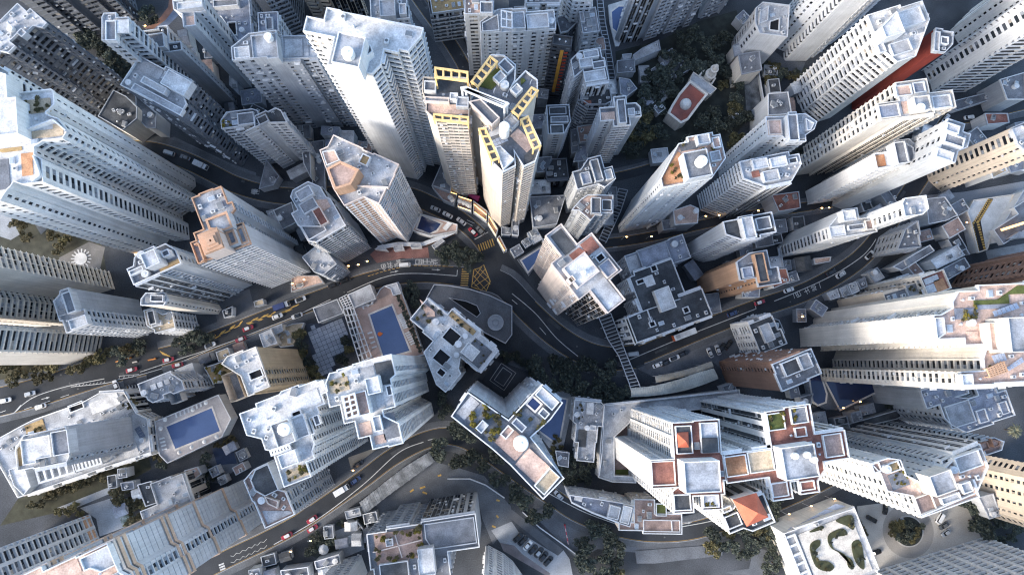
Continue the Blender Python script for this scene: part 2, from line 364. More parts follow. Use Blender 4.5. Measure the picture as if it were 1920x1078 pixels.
def bld(name, label, cat, spec, h, wm='W', sty='g', rf='rc', tops=(), base=False, z0=0.0, gl=None, clutter=1.0, parapet=1.05, group=None, pw=None, seed=None, wm2=None, bands=(), ortho=True):
    rng = random.Random(seed if seed is not None else sum(ord(c)*(i+1) for i, c in enumerate(spec)) % 9973)
    P, T = poly(spec, 0.0 if base else h); TH[0] = main_angle(P)
    if not base and ortho: P, T = square_up(P, TH[0], T)
    c = sum(P, Vector((0,0)))/len(P)
    o = thing(name, label, cat, (c.x, c.y, 0), group)
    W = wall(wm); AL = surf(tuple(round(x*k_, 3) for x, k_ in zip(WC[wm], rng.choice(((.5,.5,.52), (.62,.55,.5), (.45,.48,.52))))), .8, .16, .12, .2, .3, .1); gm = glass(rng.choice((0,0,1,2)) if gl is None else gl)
    n = len(P)
    for i in range(n):
        mid = (P[i]+P[(i+1)%n])/2; d = P[(i+1)%n]-P[i]; nr = Vector((d.y, -d.x)).normalized() if d.length > 1e-6 else Vector((1,0))
        seen = nr.dot(CAMXY-mid) > -14
        tg = T[i] or sty; facade(o, P, i, z0, h-.02, tg.lower(), W, surf(WC[wm2], .5, .3, .5) if tg.isupper() and wm2 else gm, rng, seen, AL)
    FOOT.append(P)
    for za, zb, ck, dp in bands:
        b = MB(); b.ring(inset(P, -dp), inset(P, -dp+.3), za, zb); b.build('colour_band', wall(ck), o)
    b = MB(); b.prism(P, h-.6, h); ro = b.build('roof', roof(rf), o)
    # parapet
    b = MB(); b.ring(inset(P, -.24), inset(P, .06), h-.35, h+parapet); b.build('parapet', wall(pw or wm), o)
    used = []
    for tp in tops:
        k, sp, dz = tp[0], tp[1], tp[2]; a = tp[3:]
        top(o, k, sp, h, dz, a, used)
    if clutter:
        ar = abs(area(P)); nn = int(min(60, (ar/11+5)*clutter)); tries = 0; done = 0
        while done < nn and tries < 420:
            tries += 1
            xs = [p.x for p in P]; ys = [p.y for p in P]
            q = Vector((rng.uniform(min(xs), max(xs)), rng.uniform(min(ys), max(ys))))
            if not inside(P, q) or edge_dist(P, q) < 1.1: continue
            if any(inside(U, q) or edge_dist(U, q) < 1.0 for U in used if len(U) > 2): continue
            k = rng.choices(['condenser','water_tank','skylight','stair_hut','pipe_run','vent','plant_box','panel_rack','aerial','air_duct','railing'], [8,1,2,1.3,2.5,4,3,.5,1.6,2,1.5])[0]
            if k in ('stair_hut','pipe_run','panel_rack','air_duct','railing') and (edge_dist(P, q) < 3.2 or any(edge_dist(U, q) < 3 for U in used)): continue
            ang = math.atan2((P[1]-P[0]).y, (P[1]-P[0]).x)+rng.choice((0, math.pi/2))
            x = link(k, SH[k]); x.parent = o; x.location = Vector((q.x-c.x, q.y-c.y, h)); x.rotation_euler = (0,0,ang)
            s_ = rng.uniform(.85, 1.25); x.scale = (s_, s_, s_)
            used.append([q+Vector((1.2,1.2)), q+Vector((-1.2,1.2)), q+Vector((-1.2,-1.2)), q+Vector((1.2,-1.2))]); done += 1
    return o
def top(o, k, sp, h, dz, a, used):
    if k == 'tank':
        q = pts(sp, h+dz)[0]; r = a[0] if a else 2.0; z = a[1] if len(a) > 1 else h
        b = MB(); b.cyl(q, r, r, z, h+dz, 24, 0); b.cyl(q, r*1.03, r*.9, h+dz, h+dz+.2, 24, 0); b.cyl(q, r*.2, r*.2, h+dz+.2, h+dz+.35, 10, 0); b.build('water_tank', surf((.66,.66,.65), .6, .12), o)
        used.append([q+Vector((r,r)), q+Vector((-r,r)), q+Vector((-r,-r)), q+Vector((r,-r))]); return
    P = ccw(pts(sp, h+dz))
    if k in ('box', 'flat', 'pit', 'lawn', 'pool', 'canopy'): P = square_up(P, TH[0])[0]
    used.append(P)
    b = MB()
    if k == 'box':
        wk, _, rk = a[0].partition('/'); b.tub(P, h, h+dz, .28 if not rk else .7, min(.6, abs(dz)*.5), 0, 1, 2 if rk else None); b.build(a[2] if len(a) > 2 else 'plant_room', [wall(wk), roof(a[1])]+([wall(rk)] if rk else []), o)
    elif k == 'flat':
        b.prism(P, h-.05, h+dz); b.build('roof_terrace', roof(a[0]), o)
    elif k == 'lawn':
        b.prism(P, h-.05, h+dz); b.build('lawn', roof('rg'), o)
    elif k == 'pit':
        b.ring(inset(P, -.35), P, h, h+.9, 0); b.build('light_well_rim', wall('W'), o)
        b = MB(); b.prism(P, h, h+.05); b.build('light_well_shade', surf((.012,.013,.016)), o)  # flat near-black plate: the shaft's deep shade is put into its colour
    elif k == 'pool':
        b.ring(inset(P, -.5), P, h, h+.35, 0); b.build('pool_coping', COPING, o)
        b = MB(); b.prism(P, h, h+.2); b.build('pool_water', POOL if not a else POOLD, o)
    elif k == 'wall':
        P2 = pts(sp, h+dz)
        for i in range(len(P2)-1): b.bar(P2[i], P2[i+1], .35, h, h+dz)
        b.build('roof_wall', wall(a[0] if a else 'W'), o)
    elif k == 'frame':                                       # open steel frame: four corners in order along the long side
        P2 = pts(sp, h+dz); A0, A1, B1, B0 = P2[:4]; nx = a[0] if a else 4; ny = a[1] if len(a) > 1 else 1; mk = a[2] if len(a) > 2 else 'YL'; wd = a[3] if len(a) > 3 else .5; th = a[4] if len(a) > 4 else .8
        M = wall(mk)
        for i in range(nx+1):
            t = i/nx; bb = MB(); bb.bar(A0.lerp(A1, t), B0.lerp(B1, t), wd, h+dz-th+.03, h+dz-.02); bb.build('frame_beam', M, o)
        for j in range(ny+1):
            t = j/ny; bb = MB(); u, v_ = A0.lerp(B0, t), A1.lerp(B1, t); e = (v_-u).normalized()*(wd/2); bb.bar(u-e, v_+e, wd, h+dz-th, h+dz); bb.build('frame_beam', M, o)
        for q in P2: bb = MB(); bb.box(q, wd*.7, wd*.7, h-.02, h+dz-th); bb.build('frame_post', M, o)
        if len(a) > 5:
            used.append(P)
    elif k == 'pyramid':
        q = sum(P, Vector((0,0)))/len(P); z = h+dz-a[0]
        Pb = P
        b.prism([p for p in inset(Pb, .8)], h-2, z); b.build('tower_room', wall('PK'), o)
        b = MB(); n = len(Pb); b.v += [(p.x, p.y, z) for p in Pb]+[(q.x, q.y, h+dz+1.5)]
        for i in range(n): b.face((i, (i+1)%n, n))
        b.face(tuple(range(n-1, -1, -1))); b.build('pyramid_roof', surf((.40,.11,.065), .7, .2, .3, 0, .3, .1), o)
    elif k == 'solar':
        P2 = pts(sp, h+dz); A0, A1, B1, B0 = P2[:4]; nx = a[0]; ny = a[1]
        for i in range(nx):
            for j in range(ny):
                def Q(s, t): return A0.lerp(A1, s).lerp(B0.lerp(B1, s), t)
                g_ = .06; bb = MB(); bb.prism(ccw([Q((i+g_)/nx, (j+g_)/ny), Q((i+1-g_)/nx, (j+g_)/ny), Q((i+1-g_)/nx, (j+1-g_)/ny), Q((i+g_)/nx, (j+1-g_)/ny)]), h+dz-.1, h+dz)
                bb.build('solar_panel', surf((.10,.15,.27) if len(a) < 3 else WC[a[2]], .2, .15, .3, 0, .6), o)
    elif k == 'canopy':
        b.prism(P, h+dz-.15, h+dz, 0, None, True)
        for p in inset(P, .3): b.box(p, .2, .2, h, h+dz-.15)
        b.build('canopy', roof(a[0] if a else 'rl'), o)
# ================================================================ ground, roads, markings
b = MB(); b.prism([Vector((-1500,-1500)), Vector((1500,-1500)), Vector((1500,1500)), Vector((-1500,1500))], -1, 0)
structure('ground', b, surf((.048,.053,.06), .9, .4, .06, 0, .2, .25, 0, (.085,.09,.10), .6, 0, .04))
def smooth(P, step=2.5):
    out = []; n = len(P)
    for i in range(n-1):
        p0, p1, p2, p3 = P[max(0,i-1)], P[i], P[i+1], P[min(n-1,i+2)]
        k = max(2, int((p2-p1).length/step))
        for j in range(k):
            t = j/k; out.append(0.5*((2*p1)+(p2-p0)*t+(2*p0-5*p1+4*p2-p3)*t*t+(3*p1-p0-3*p2+p3)*t**3))
    out.append(P[-1]); return out
def normals(P):
    N = []
    for i in range(len(P)):
        d = (P[min(i+1,len(P)-1)]-P[max(i-1,0)]).normalized(); N.append(Vector((-d.y, d.x)))
    return N
def ribbon(mb, P, o0, o1, z0, z1, m=0, keep=None):        # strip between two offsets of a path
    N = normals(P)
    for i in range(len(P)-1):
        if keep and not keep(i): continue
        a, b2 = P[i]+N[i]*o0, P[i+1]+N[i+1]*o0; c, d = P[i+1]+N[i+1]*o1, P[i]+N[i]*o1
        k = len(mb.v)
        if z0 is None:
            mb.v += [(q.x, q.y, z1) for q in (a, b2, c, d)]; mb.face((k, k+1, k+2, k+3), m)
        else: mb.slab(a, b2, c, d, z0, z1, m)
ROADS = []
def road(spec, wpx, pave=(1,1), line=None, z=.02, pw=2.6):
    P = smooth(pts(spec)); ROADS.append((P, wpx*.2227, pave, line, .04+.004*len(ROADS), pw))
road('Z -30,760 60,738 130,716 200,694 270,677', 54)
road('Z 240,686 300,670 350,657 420,630 500,598 560,575 620,553 680,531 740,517 800,513 850,517 905,522', 36, (1,1))
road('Z 918,470 905,452 885,430 850,404 810,385 770,368 710,358 640,364 590,368 540,368 490,361 440,346 400,326 350,302 290,283 220,276', 34, (1,1), None, .024)
road('Z 905,522 945,535 990,582 1040,627 1090,658 1140,672 1190,668', 46, (1,1), None, .028)
road('Z 1120,676 1190,668 1250,645 1330,612 1420,578 1500,551 1560,521 1610,487 1645,450 1668,415 1700,370 1745,300 1780,228 1830,212 1930,188', 36, (1,1), None, .032)
road('Z 340,1090 430,1045 500,1012 560,980 620,940 680,898 740,854 800,824 850,818 900,838 950,872 990,900 1037,932 1080,960 1140,984 1210,998 1280,997 1340,983 1420,955 1500,922 1570,887 1650,840', 33, (1,1))
road('Z 765,-30 800,20 840,75 870,125 890,175', 26, (1,1))
road('Z 1120,458 1174,452 1240,440 1300,425 1380,408 1460,396 1560,380', 20, (1,1), None, .036, 1.6)
road('Z 1120,338 1180,326 1250,306', 18, (1,0), None, .04, 1.5)
road('Z 245,720 262,760 285,810 300,850', 18, (0,1), None, .044, 1.5)
road('Z 915,520 925,480 918,455', 34, (0,0), None, .048)
rb = [MB() for _ in ROADS]
for (P, wd, pv, ln, z, pw), mb in zip(ROADS, rb):
    ribbon(mb, P, -wd/2, wd/2, None, z); structure('road', mb, ASPH)
def near_road(q, skip, extra=0.4):
    for k, (P, wd, *_r) in enumerate(ROADS):
        if k == skip: continue
        for i in range(0, len(P)-1):
            ab = P[i+1]-P[i]; t = max(0, min(1, (q-P[i]).dot(ab)/max(ab.length_squared, 1e-6)))
            if (P[i]+ab*t-q).length < wd/2+extra: return True
    return False
for k, (P, wd, pv, ln, z, pw) in enumerate(ROADS):
    N = normals(P)
    for s_, on in ((1, pv[0]), (-1, pv[1])):
        if not on: continue
        mb = MB(); o0, o1 = (wd/2, wd/2+pw) if s_ > 0 else (-wd/2-pw, -wd/2)
        kp = lambda i: not near_road((P[i]+P[i+1])/2+N[i]*((o0+o1)/2), k, pw/2+.3)
        ribbon(mb, P, o0, o1, -.05, .125+.003*k, 0, kp); structure('pavement', mb, PAVE)
        mb = MB(); e = wd/2*s_
        ribbon(mb, P, e-.12 if s_ > 0 else e-.12, e+.12, -.05, .16+.003*k, 0, kp); structure('kerb', mb, surf((.26,.265,.275), .8))
        mb = MB(); e = (wd/2-.35)*s_; ribbon(mb, P, e-.06, e+.06, None, z+.004, 0, kp); structure('edge_marking', mb, YPAINT)
NPATCH = [0]
def patch(name, spec, mat, z=.012, th=None, par=None):
    NPATCH[0] += 1; z = z if z > .08 else .004+.0006*NPATCH[0]; th = th+.003*NPATCH[0] if th else None
    b = MB(); P = ccw(pts(spec))
    if th: b.prism(P, -.05, th); return structure(name, b, mat)
    b.v += [(p.x, p.y, z) for p in P]; b.face(tuple(range(len(P)))); return structure(name, b, mat)
CON = surf((.12,.13,.145), .85, .3, .15, 0, .3, .2, 0, (.10,.105,.115), .7)
CONL = surf((.30,.315,.335), .85, .2, .15, 0, .3, .15, 0, (.2,.21,.22), .7)
BRICKP = surf((.23,.115,.10), .85, .3, .2, 0, .3, .2, 0, (.12,.08,.075), .7)
SAND = surf((.38,.32,.24), .85, .25, .15, 0, .3, .15, 0, (.25,.2,.15), .6)
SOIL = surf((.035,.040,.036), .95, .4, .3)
GRASS = surf((.045,.055,.025), .95, .4, .4)
TILE2 = surf((.10,.105,.115), .8, .3, .2)
patch('forecourt', 'F 640,352 690,302 965,310 975,388 820,372 690,412', BRICKP, .06)
patch('junction', 'Z 850,500 885,502 915,470 948,468 985,520 1012,560 975,582 930,556 880,540 850,534', ASPH, .092)
patch('bus_bay', 'F 690,440 690,405 820,372 975,380 1040,385 1050,420 870,415 780,425', ASPH, .089)
patch('forecourt', 'J 590,740 1000,440 1150,480 1280,520 1430,690 1440,760 1330,905 1270,760 1240,620 830,700 640,840', CON, .012)
patch('service_road', 'u 100,130 160,120 905,700 825,805 130,245', surf((.10,.105,.115), .85, .3, .2), .016)
patch('car_park', 'u -150,420 150,290 250,440 830,790 910,710 1000,840 1050,1100 700,1100 30,720 -20,600', CONL, .014)
patch('path', 'u -20,600 190,640 300,760 720,1050 690,1100 30,720', surf((.17,.15,.155), .85), .022)
patch('service_road', 'K 100,720 140,660 330,760 560,850 830,885 1100,850 1130,880 700,950 480,930 370,990', CON, .012)
patch('ramp', 'K 690,940 1150,905 1180,940 1180,965 800,1010 700,1010', CON, .30, .3)
patch('roundabout', 'K 1350,960 1400,930 1437,940 1470,1000 1450,1090 1300,1095 1200,1060 1330,1040', CON, .016)
patch('court', 'E 1190,605 1400,545 1440,700 1225,745', TILE2, .012)
patch('court', 'c 800,745 1010,670 830,860', SAND, .012)
patch('plaza', 'J 440,830 580,780 610,930 480,985', CONL, .20, .2)
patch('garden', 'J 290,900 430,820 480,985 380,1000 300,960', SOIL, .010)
patch('plaza', 'F 280,740 350,735 490,680 530,840 520,880 450,930 440,985 380,1060 330,1000', surf((.05,.06,.085), .8), .10, .10)
patch('forecourt', 'L 500,690 660,670 1110,680 1195,865 1215,872 910,968 600,1062 520,900', surf((.40,.38,.345), .85, .15, .1, 0, .3, .12, 0, (.32,.30,.27), .6), .014)
patch('court', 'L 400,130 640,60 840,90 720,200 450,220', CON, .012)
patch('court', 'G 700,990 980,880 1330,770 1390,890 1170,990 1130,955 800,1040', CON, .012)
patch('court', 'H 330,560 420,520 620,420 680,470 470,600 340,620', CON, .012)
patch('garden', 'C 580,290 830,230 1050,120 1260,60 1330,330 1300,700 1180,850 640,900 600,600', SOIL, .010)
patch('playground', 'C 1300,430 1385,430 1395,680 1320,670', surf((.17,.18,.19), .9, .5, .3, 0, .2, .2, 0, (.07,.075,.08), .9, 0, .2), .014)
patch('court', 'D 0,260 100,340 210,350 180,430 0,420', CON, .012)
patch('forecourt', 'H 880,20 1100,0 1437,-60 1437,60 1100,60 1080,120', surf((.26,.265,.275), .85, .15, .1), .014)
patch('court', 'H 1220,330 1437,290 1437,370 1240,400', surf((.24,.245,.25), .85), .014)
patch('garden', 'E 0,60 110,90 330,150 560,230 600,450 400,400 0,310', surf((.055,.055,.042), .95, .4, .3), .010)
patch('plaza', 'E 330,370 500,280 590,310 560,440 350,400', surf((.15,.145,.14), .85), .014)
patch('plaza', 'E 0,120 60,130 110,240 60,270 0,250', CONL, .014)
patch('court', 'E 140,90 330,140 230,240', CON, .014)
patch('garden', 'E 0,960 390,970 560,900 640,960 200,1075 0,1090', surf((.06,.055,.035), .95, .4, .3), .010)
patch('forecourt', 'o 1040,180 1240,130 1460,100 1470,160 1250,200 1030,215', surf((.30,.30,.29), .85), .014)
patch('garden', 'I 100,650 590,480 830,390 850,480 660,590 300,730 0,800', surf((.045,.045,.03), .95, .4, .3), .010)
patch('path', 'I 320,700 620,580 640,610 330,740', CONL, .016)
patch('plaza', 'I 450,700 640,640 720,800 560,860 540,760', CONL, .014)
patch('playground', 'I 640,660 720,640 760,760 690,810', surf((.12,.15,.13), .8, .5, .6, 0, .3, .3, 0, (.4,.42,.4), .6, 0, .35), .018)
patch('court', 'I 1190,400 1310,350 1340,470 1230,560 1150,560 1130,380', CON, .012)
patch('playground', 'I 1190,370 1300,330 1330,450 1220,460', surf((.035,.05,.09), .8, .2, .4), .018)
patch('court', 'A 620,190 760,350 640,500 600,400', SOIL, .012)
patch('forecourt', 'A 820,800 980,770 1300,920 1437,970 1437,1010 1260,960 960,850 820,830', CON, .014)
patch('garden', 'F 1040,310 1250,300 1270,400 1200,425 1040,410', SOIL, .010)
patch('court', 'F 790,520 1000,520 900,650 880,700', surf((.05,.053,.058), .9, .4, .3), .012)
patch('court', 'h 245,205 345,60 590,180 440,330', surf((.06,.064,.074), .8, .25, .3), .30, .3)
patch('path', 'h 420,30 470,60 640,160 830,230 800,260 600,150 440,90', CON, .014)
patch('walkway', 'A 800,160 860,165 930,115 980,50 985,-20 950,-20 945,40 900,100 850,140', surf((.22,.12,.09), .85, .3, .3))
patch('walkway', 'A 860,165 940,150 1010,80 1030,-20 985,-20 980,50 930,115', surf((.13,.16,.22), .8, .3, .3))
# --- painted lines
NLINE = [0]
def line(spec, w, dash=None, mat=PAINT, z=.06, name='lane_marking', sm=True):
    NLINE[0] += 1; z += .045+.0001*NLINE[0]
    P = pts(spec); P = smooth(P, .5 if dash else 1.5) if sm else P
    mb = MB(); N = normals(P); s_ = 0
    for i in range(len(P)-1):
        L_ = (P[i+1]-P[i]).length; s_ += L_
        if dash and (s_ % sum(dash)) > dash[0]: continue
        k = len(mb.v); q = [P[i]-N[i]*w/2, P[i+1]-N[i+1]*w/2, P[i+1]+N[i+1]*w/2, P[i]+N[i]*w/2]
        mb.v += [(a.x, a.y, z) for a in q]; mb.face((k, k+1, k+2, k+3))
    structure(name, mb, mat)
line('m -300,680 0,545 200,470 400,420 600,405 900,412 1280,440', .32)
line('m 1280,440 1288,355', .3, None, PAINT, .06, 'stop_line', False)
line('p -900,1210 -300,1010 0,915 400,775 900,580 1300,420 1848,165', .3)
line('o -40,685 130,640 190,580 330,490 600,405 940,335', .28); line('o 130,640 190,572', .3, None, PAINT, .06, 'lane_marking', False)
line('o 640,408 950,375 1060,345 1300,290 1600,195 1920,60', .25); line('o 1070,312 1250,295', .2)
for k in range(9): line('o %d,%d %d,%d' % (690+k*32, 390-k*4, 676+k*32, 403-k*4+4), .16, None, PAINT, .06, 'hatch_marking', False)
for k in range(4): line('o %d,%d %d,%d' % (1080+k*42, 315-k*4, 1066+k*42, 345-k*8), .16, None, PAINT, .06, 'hatch_marking', False)
line('o 220,610 660,465', .2, (3.5, 4)); line('o 0,640 110,600', .2, (3,3)); 
line('G 0,570 130,680 250,820 370,922', .3); line('G 0,605 30,630', .25); line('G 155,760 190,800', .25)
line('G 650,945 900,840 1100,760 1370,655', .3); line('G 1370,655 1358,615', .3, None, PAINT, .062, 'stop_line', False)
line('n -60,895 200,790 540,640 830,490 1100,310 1230,180 1310,60', .32); line('n 540,640 565,720', .2, None, PAINT, .062, 'lane_marking', False); line('n 195,795 215,860', .2, None, PAINT, .062, 'lane_marking', False)
line('J 100,905 350,760 600,570 800,390 940,330', .3); line('J 965,320 1000,312', .3)
line('K 210,620 400,720 600,795', .3); line('K 640,805 750,830', .25); line('K 950,805 1130,770 1260,720', .3)
for k, dy in enumerate((0, 58, 118)):
    mb = MB(); P = pts('t '+' '.join('%d,%d' % (160+i*28+k*2, 905+dy-i*13+(9 if i % 2 else -9)) for i in range(13)))
    N = normals(P); ribbon(mb, P, -.08, .08, None, .12+.001*k); structure('zigzag_marking', mb, PAINT)
for k in range(3): line('t %d,%d %d,%d' % (52+k*6, 985+k*22, 100+k*6, 965+k*22), .6, None, PAINT, .06, 'crossing_stripe', False)
line('r 1000,840 1195,735', .3, None, PAINT, .062, 'stop_line', False); line('r 890,560 1000,610', .2); line('r 870,590 970,645', .2)
line('w 0,0 10,0', .2)
for k in range(8): line('m %d,%d %d,%d' % (1352-k*3, 347+k*32.5, 1460-k*3, 345+k*33), .48, None, YPAINT, .062, 'crossing_stripe', False)
for k in range(7): line('r %d,%d %d,%d' % (1052+k*33, 915-k*14, 1085+k*33, 1015-k*14), .48, None, YPAINT, .062, 'crossing_stripe', False)
for k in range(4): line('o %d,390 %d,680' % (1160+k*28, 1240+k*30), .22, None, PAINT, .062, 'lane_marking', False)
BOX = 'm 1525,350 1600,330 1665,280 1760,520 1700,665 1492,600'
line(BOX+' 1525,350', .38, None, YPAINT, .062, 'box_junction', False)
for s_ in ('1540,352 1760,560','1525,440 1705,650','1600,330 1750,480','1510,530 1600,620','1505,560 1690,340','1535,590 1740,450','1640,630 1755,530','1530,460 1640,310'):
    line('m '+s_, .22, None, YPAINT, .063, 'box_junction', False)
for sp in ('p 95,765 190,650','p 190,650 300,690'): pass
for k in range(26):
    t = k/25; x0 = 100+t*440; y0 = 760-t*230
    line('p %d,%d %d,%d' % (x0, y0, x0+38, y0-58 if k % 8 < 4 else y0-8), .3, None, YPAINT, .062, 'hatch_marking', False)
for k in range(22):
    t = k/21; x0 = 630+t*380; y0 = 505-t*130
    line('p %d,%d %d,%d' % (x0, y0, x0+48, y0+(18 if k % 8 < 4 else -38)), .3, None, YPAINT, .062, 'hatch_marking', False)
for k in range(12):
    t = k/11; x0 = 1130+t*220; y0 = 350-t*90
    line('p %d,%d %d,%d' % (x0, y0, x0+45, y0+(12 if k < 7 else -28)), .3, None, YPAINT, .062, 'hatch_marking', False)
for k in range(8): line('o %d,%d %d,%d' % (1440+k*14, 85+k*7, 1470+k*10, 120+k*3), .3, None, YPAINT, .062, 'hatch_marking', False)
def arrow(a, b, z=.125):
    p, q = pts(a+' '+b); d = (q-p); L_ = d.length; d.normalize(); n = Vector((-d.y, d.x)); mb = MB()
    Q = [p-n*.12, p+d*(L_*.6)-n*.12, p+d*(L_*.6)-n*.42, q, p+d*(L_*.6)+n*.42, p+d*(L_*.6)+n*.12, p+n*.12]
    mb.v += [(k.x, k.y, z) for k in Q]; mb.face(tuple(range(7))); structure('arrow_marking', mb, PAINT)
arrow('m 322,392', '440,368'); arrow('m 918,348', '1045,356'); arrow('o 375,520', '450,500'); arrow('K 955,790', '1010,780')
def road_text(txt, spec, size, ang, sy=1.0):
    for ch, q in zip(txt, pts(spec)):
        cu = bpy.data.curves.new('road_lettering', 'FONT'); cu.body = ch; cu.size = size; cu.align_x = 'CENTER'; cu.align_y = 'CENTER'; cu.materials.append(PAINT)
        cu.offset = .03
        o = bpy.data.objects.new('road_lettering', cu); COL.objects.link(o); o.location = (q.x, q.y, .135); o.rotation_euler = (0,0,ang); o.scale = (1.0, sy, 1); o['kind'] = 'structure'
H_ = math.pi
road_text('巴士站', 'm 725,235 830,235 940,240', 2.6, -H_/2, 1.3)
road_text('巴士站', 'm 215,295 310,268 430,235', 1.7, -H_/2+.2, 1.3); road_text('小巴站', 'm 225,340 320,312 400,290', 1.5, -H_/2+.2, 1.3)
road_text('巴士站', 'n 265,800 380,755 475,715', 3.0, H_/2+.45, .8)
road_text('慢', 'Z 480,360', 2.6, H_/2-.1, 1.4); road_text('慢', 'Z 1156,466', 1.9, H_/2+.1, 1.5)
line('m 640,180 640,280 1035,290 1035,180', .15, None, PAINT, .064, 'lane_marking', False)
line('m 610,288 1150,305', .2, (1.2,.5), YPAINT, .064); line('m 0,445 230,375 480,315', .2, (1.2,.6), YPAINT, .064)
for sp in ('h 385,80 490,150 405,275 302,203 385,80','h 397,110 462,155 400,245 333,200 397,110'): line(sp, .3, None, PAINT, .50, 'court_marking', False)
for sp in ('J 865,610 885,595','J 920,590 950,580','J 935,610 960,620','J 1020,520 1040,515','J 1350,655 1368,660','J 1350,740 1360,755','J 1325,800 1345,808'): line(sp, .7, None, YPAINT, .062, 'arrow_marking', False)

# turning circle: darker worn ring, kerbed island
q = pts('e 730,990', .1)[0]
for r0, r1, z, nm, mt in ((6.4, 10.6, .02, 'turning_circle', surf((.27,.255,.235), .85, .15, .15)),):
    mb = MB(); n = 48
    for r in (r0, r1): mb.v += [(q.x+r*math.cos(i*6.2832/n), q.y+r*math.sin(i*6.2832/n), z) for i in range(n)]
    for i in range(n): mb.face((i, (i+1)%n, n+(i+1)%n, n+i))
    structure(nm, mb, mt)
mb = MB(); mb.lathe(q, [(6.0,0),(6.0,.18),(5.7,.18),(5.65,.12)], 40); structure('island', mb, SOIL); mb = MB(); mb.lathe(q, [(6.05,0),(6.05,.2),(5.8,.2),(5.8,.1)], 40); structure('kerb', mb, surf((.4,.4,.39), .8))
for k in range(70):                                        # patched asphalt and manhole covers
    P, wd, *_r = ROADS[k % 7]; i = R.randrange(2, len(P)-3); d = (P[i+1]-P[i]).normalized(); n_ = Vector((-d.y, d.x)); c = P[i]+n_*R.uniform(-.36,.36)*wd
    mb = MB(); zz = _r[2]+.002+.0003*k
    if k % 3: 
        l_, w_ = R.uniform(1.5,9), R.uniform(.8,2.2); mb.v += [(a.x, a.y, zz) for a in (c-d*l_/2-n_*w_/2, c+d*l_/2-n_*w_/2, c+d*l_/2+n_*w_/2, c-d*l_/2+n_*w_/2)]; mb.face((0,1,2,3)); structure('asphalt_patch', mb, surf(((.028,.031,.036) if k % 2 else (.06,.063,.068)), .85, .25, .4))
    else: mb.v += [(c.x+.35*math.cos(a*.6283), c.y+.35*math.sin(a*.6283), zz) for a in range(10)]; mb.face(tuple(range(10))); structure('manhole_cover', mb, surf((.10,.10,.10), .6))
# ================================================================ buildings
T = 'apartment tower'; AB = 'apartment block'; N1 = 'apartment_tower'; N2 = 'apartment_block'
# ---- upper left
bld(N1, 'dark grey slab tower with dense window grid and pale ridges in the upper left corner', T, 'A -130,230 10,130 105,35 165,75 285,125 245,160 195,150 150,195 120,180 60,240 95,270 50,300 0,290 -90,400', 57, 'DG', 'g', 'rl', pw='LG',
    tops=[('tank','A 55,160',1.5,1.1), ('box','A 90,180 120,160 150,185 115,210',3,'LG','rl')])
bld(N1, 'very dark tower with a pale blank strip cut by the top edge at upper left', T, 'A 410,215r 585,170b 620,150r 770,110 720,-60 400,-20', 95, 'DG', 'r', 'rm', base=True)
bld(N1, 'light grey tower with white vaulted skylight on its roof', T, 'A 580,115 595,85 655,85 660,108 725,112 728,185 655,190 650,228 588,235', 74, 'LG', 'g', 'rl',
    tops=[('box','A 588,120 650,112 650,225 592,228',2.5,'W','rm'), ('canopy','A 655,112 722,112 725,185 658,188',2.2,'rw')])
bld(N1, 'grey tower with dark glassy penthouse and small garden on top', T, 'A 745,280 810,268 800,180 895,180 900,158 945,155 952,250 1020,245 1025,285b 930,303 920,268 830,312 748,312', 51, 'LG', 'd', 'rd',
    tops=[('box','A 808,195 918,185 922,265 815,275',4,'LG','rm'), ('flat','A 750,285 805,272 810,300 755,308',.15,'rp')])
bld(N1, 'tower with broad white stepped roof and black facades dotted with air conditioners', T, 'A 690,485 740,395g 795,330 930,395 945,375 1075,465 1035,550 1050,590 1015,645 860,570 740,510', 58, 'DG', 'g', 'rl', pw='W',
    tops=[('box','A 945,378 1070,465 1030,545 905,465',4,'W','rw'), ('box','A 800,430 940,490 920,525 785,465',3,'W','rw'), ('box','A 740,475 1040,600 1012,640 735,510',2,'W','rl'), ('flat','A 795,338 925,398 890,440 765,395',.2,'rl')])
bld(N1, 'tall white slab with small terracotta roof patch left of the top-edge courtyard roof', T, 'A 978,20 1030,5 1150,-10 1155,60 1100,85 1097,155b 1040,150 1030,85 985,60', 54, 'W', 'd', 'rl',
    tops=[('box','A 985,18 1135,0 1135,40 1000,55',3,'W','rw'), ('flat','A 1045,95 1092,90 1092,148 1045,145',.15,'rp')])
bld(N2, 'low block whose dark blue flat roof is edged by an L-shaped white parapet', AB, 'A 1160,-20 1400,-20 1415,225 1340,232 1255,110 1180,90', 30, 'G', 'g', 'rbl', pw='W',
    tops=[('pit','A 1285,140 1325,125 1330,200 1290,205',.1), ('box','A 1190,0 1330,-10 1335,30 1200,40',3,'W','rm')])
bld(N1, 'big white twin-winged tower with planted roof terraces at the left edge', T, 'a -250,-60 5,28y 60,60y 105,240 160,248d 360,170v 398,215d 402,300 355,345b 338,356r 348,374 380,390d 430,405d 495,490g 475,522g 290,580g 258,600 255,665g 300,690d 335,830d 225,888b 112,850r 92,885 70,905d 30,965 -250,1040', 92, 'W2', 'd', 'rw',
    tops=[('flat','a 150,290 340,225 375,265 355,320 190,390 140,330',.2,'rtan'), ('flat','a 215,520 380,440 440,430 465,480 280,570',.2,'rtan'), ('flat','a 130,665 230,625 245,690 225,810 180,800',.2,'ro'),
          ('box','a -200,0 0,60 90,240 150,480 -40,540 -220,400',6,'W2','rw'), ('flat','a 10,640 150,570 160,600 50,660',.2,'rt'), ('flat','a -90,700 45,690 85,840 60,890 -90,930',.25,'rm'), ('wall','a 190,470 375,400 470,480',2.2), ('wall','a 235,660 285,800 225,850',2.0)], clutter=.5)
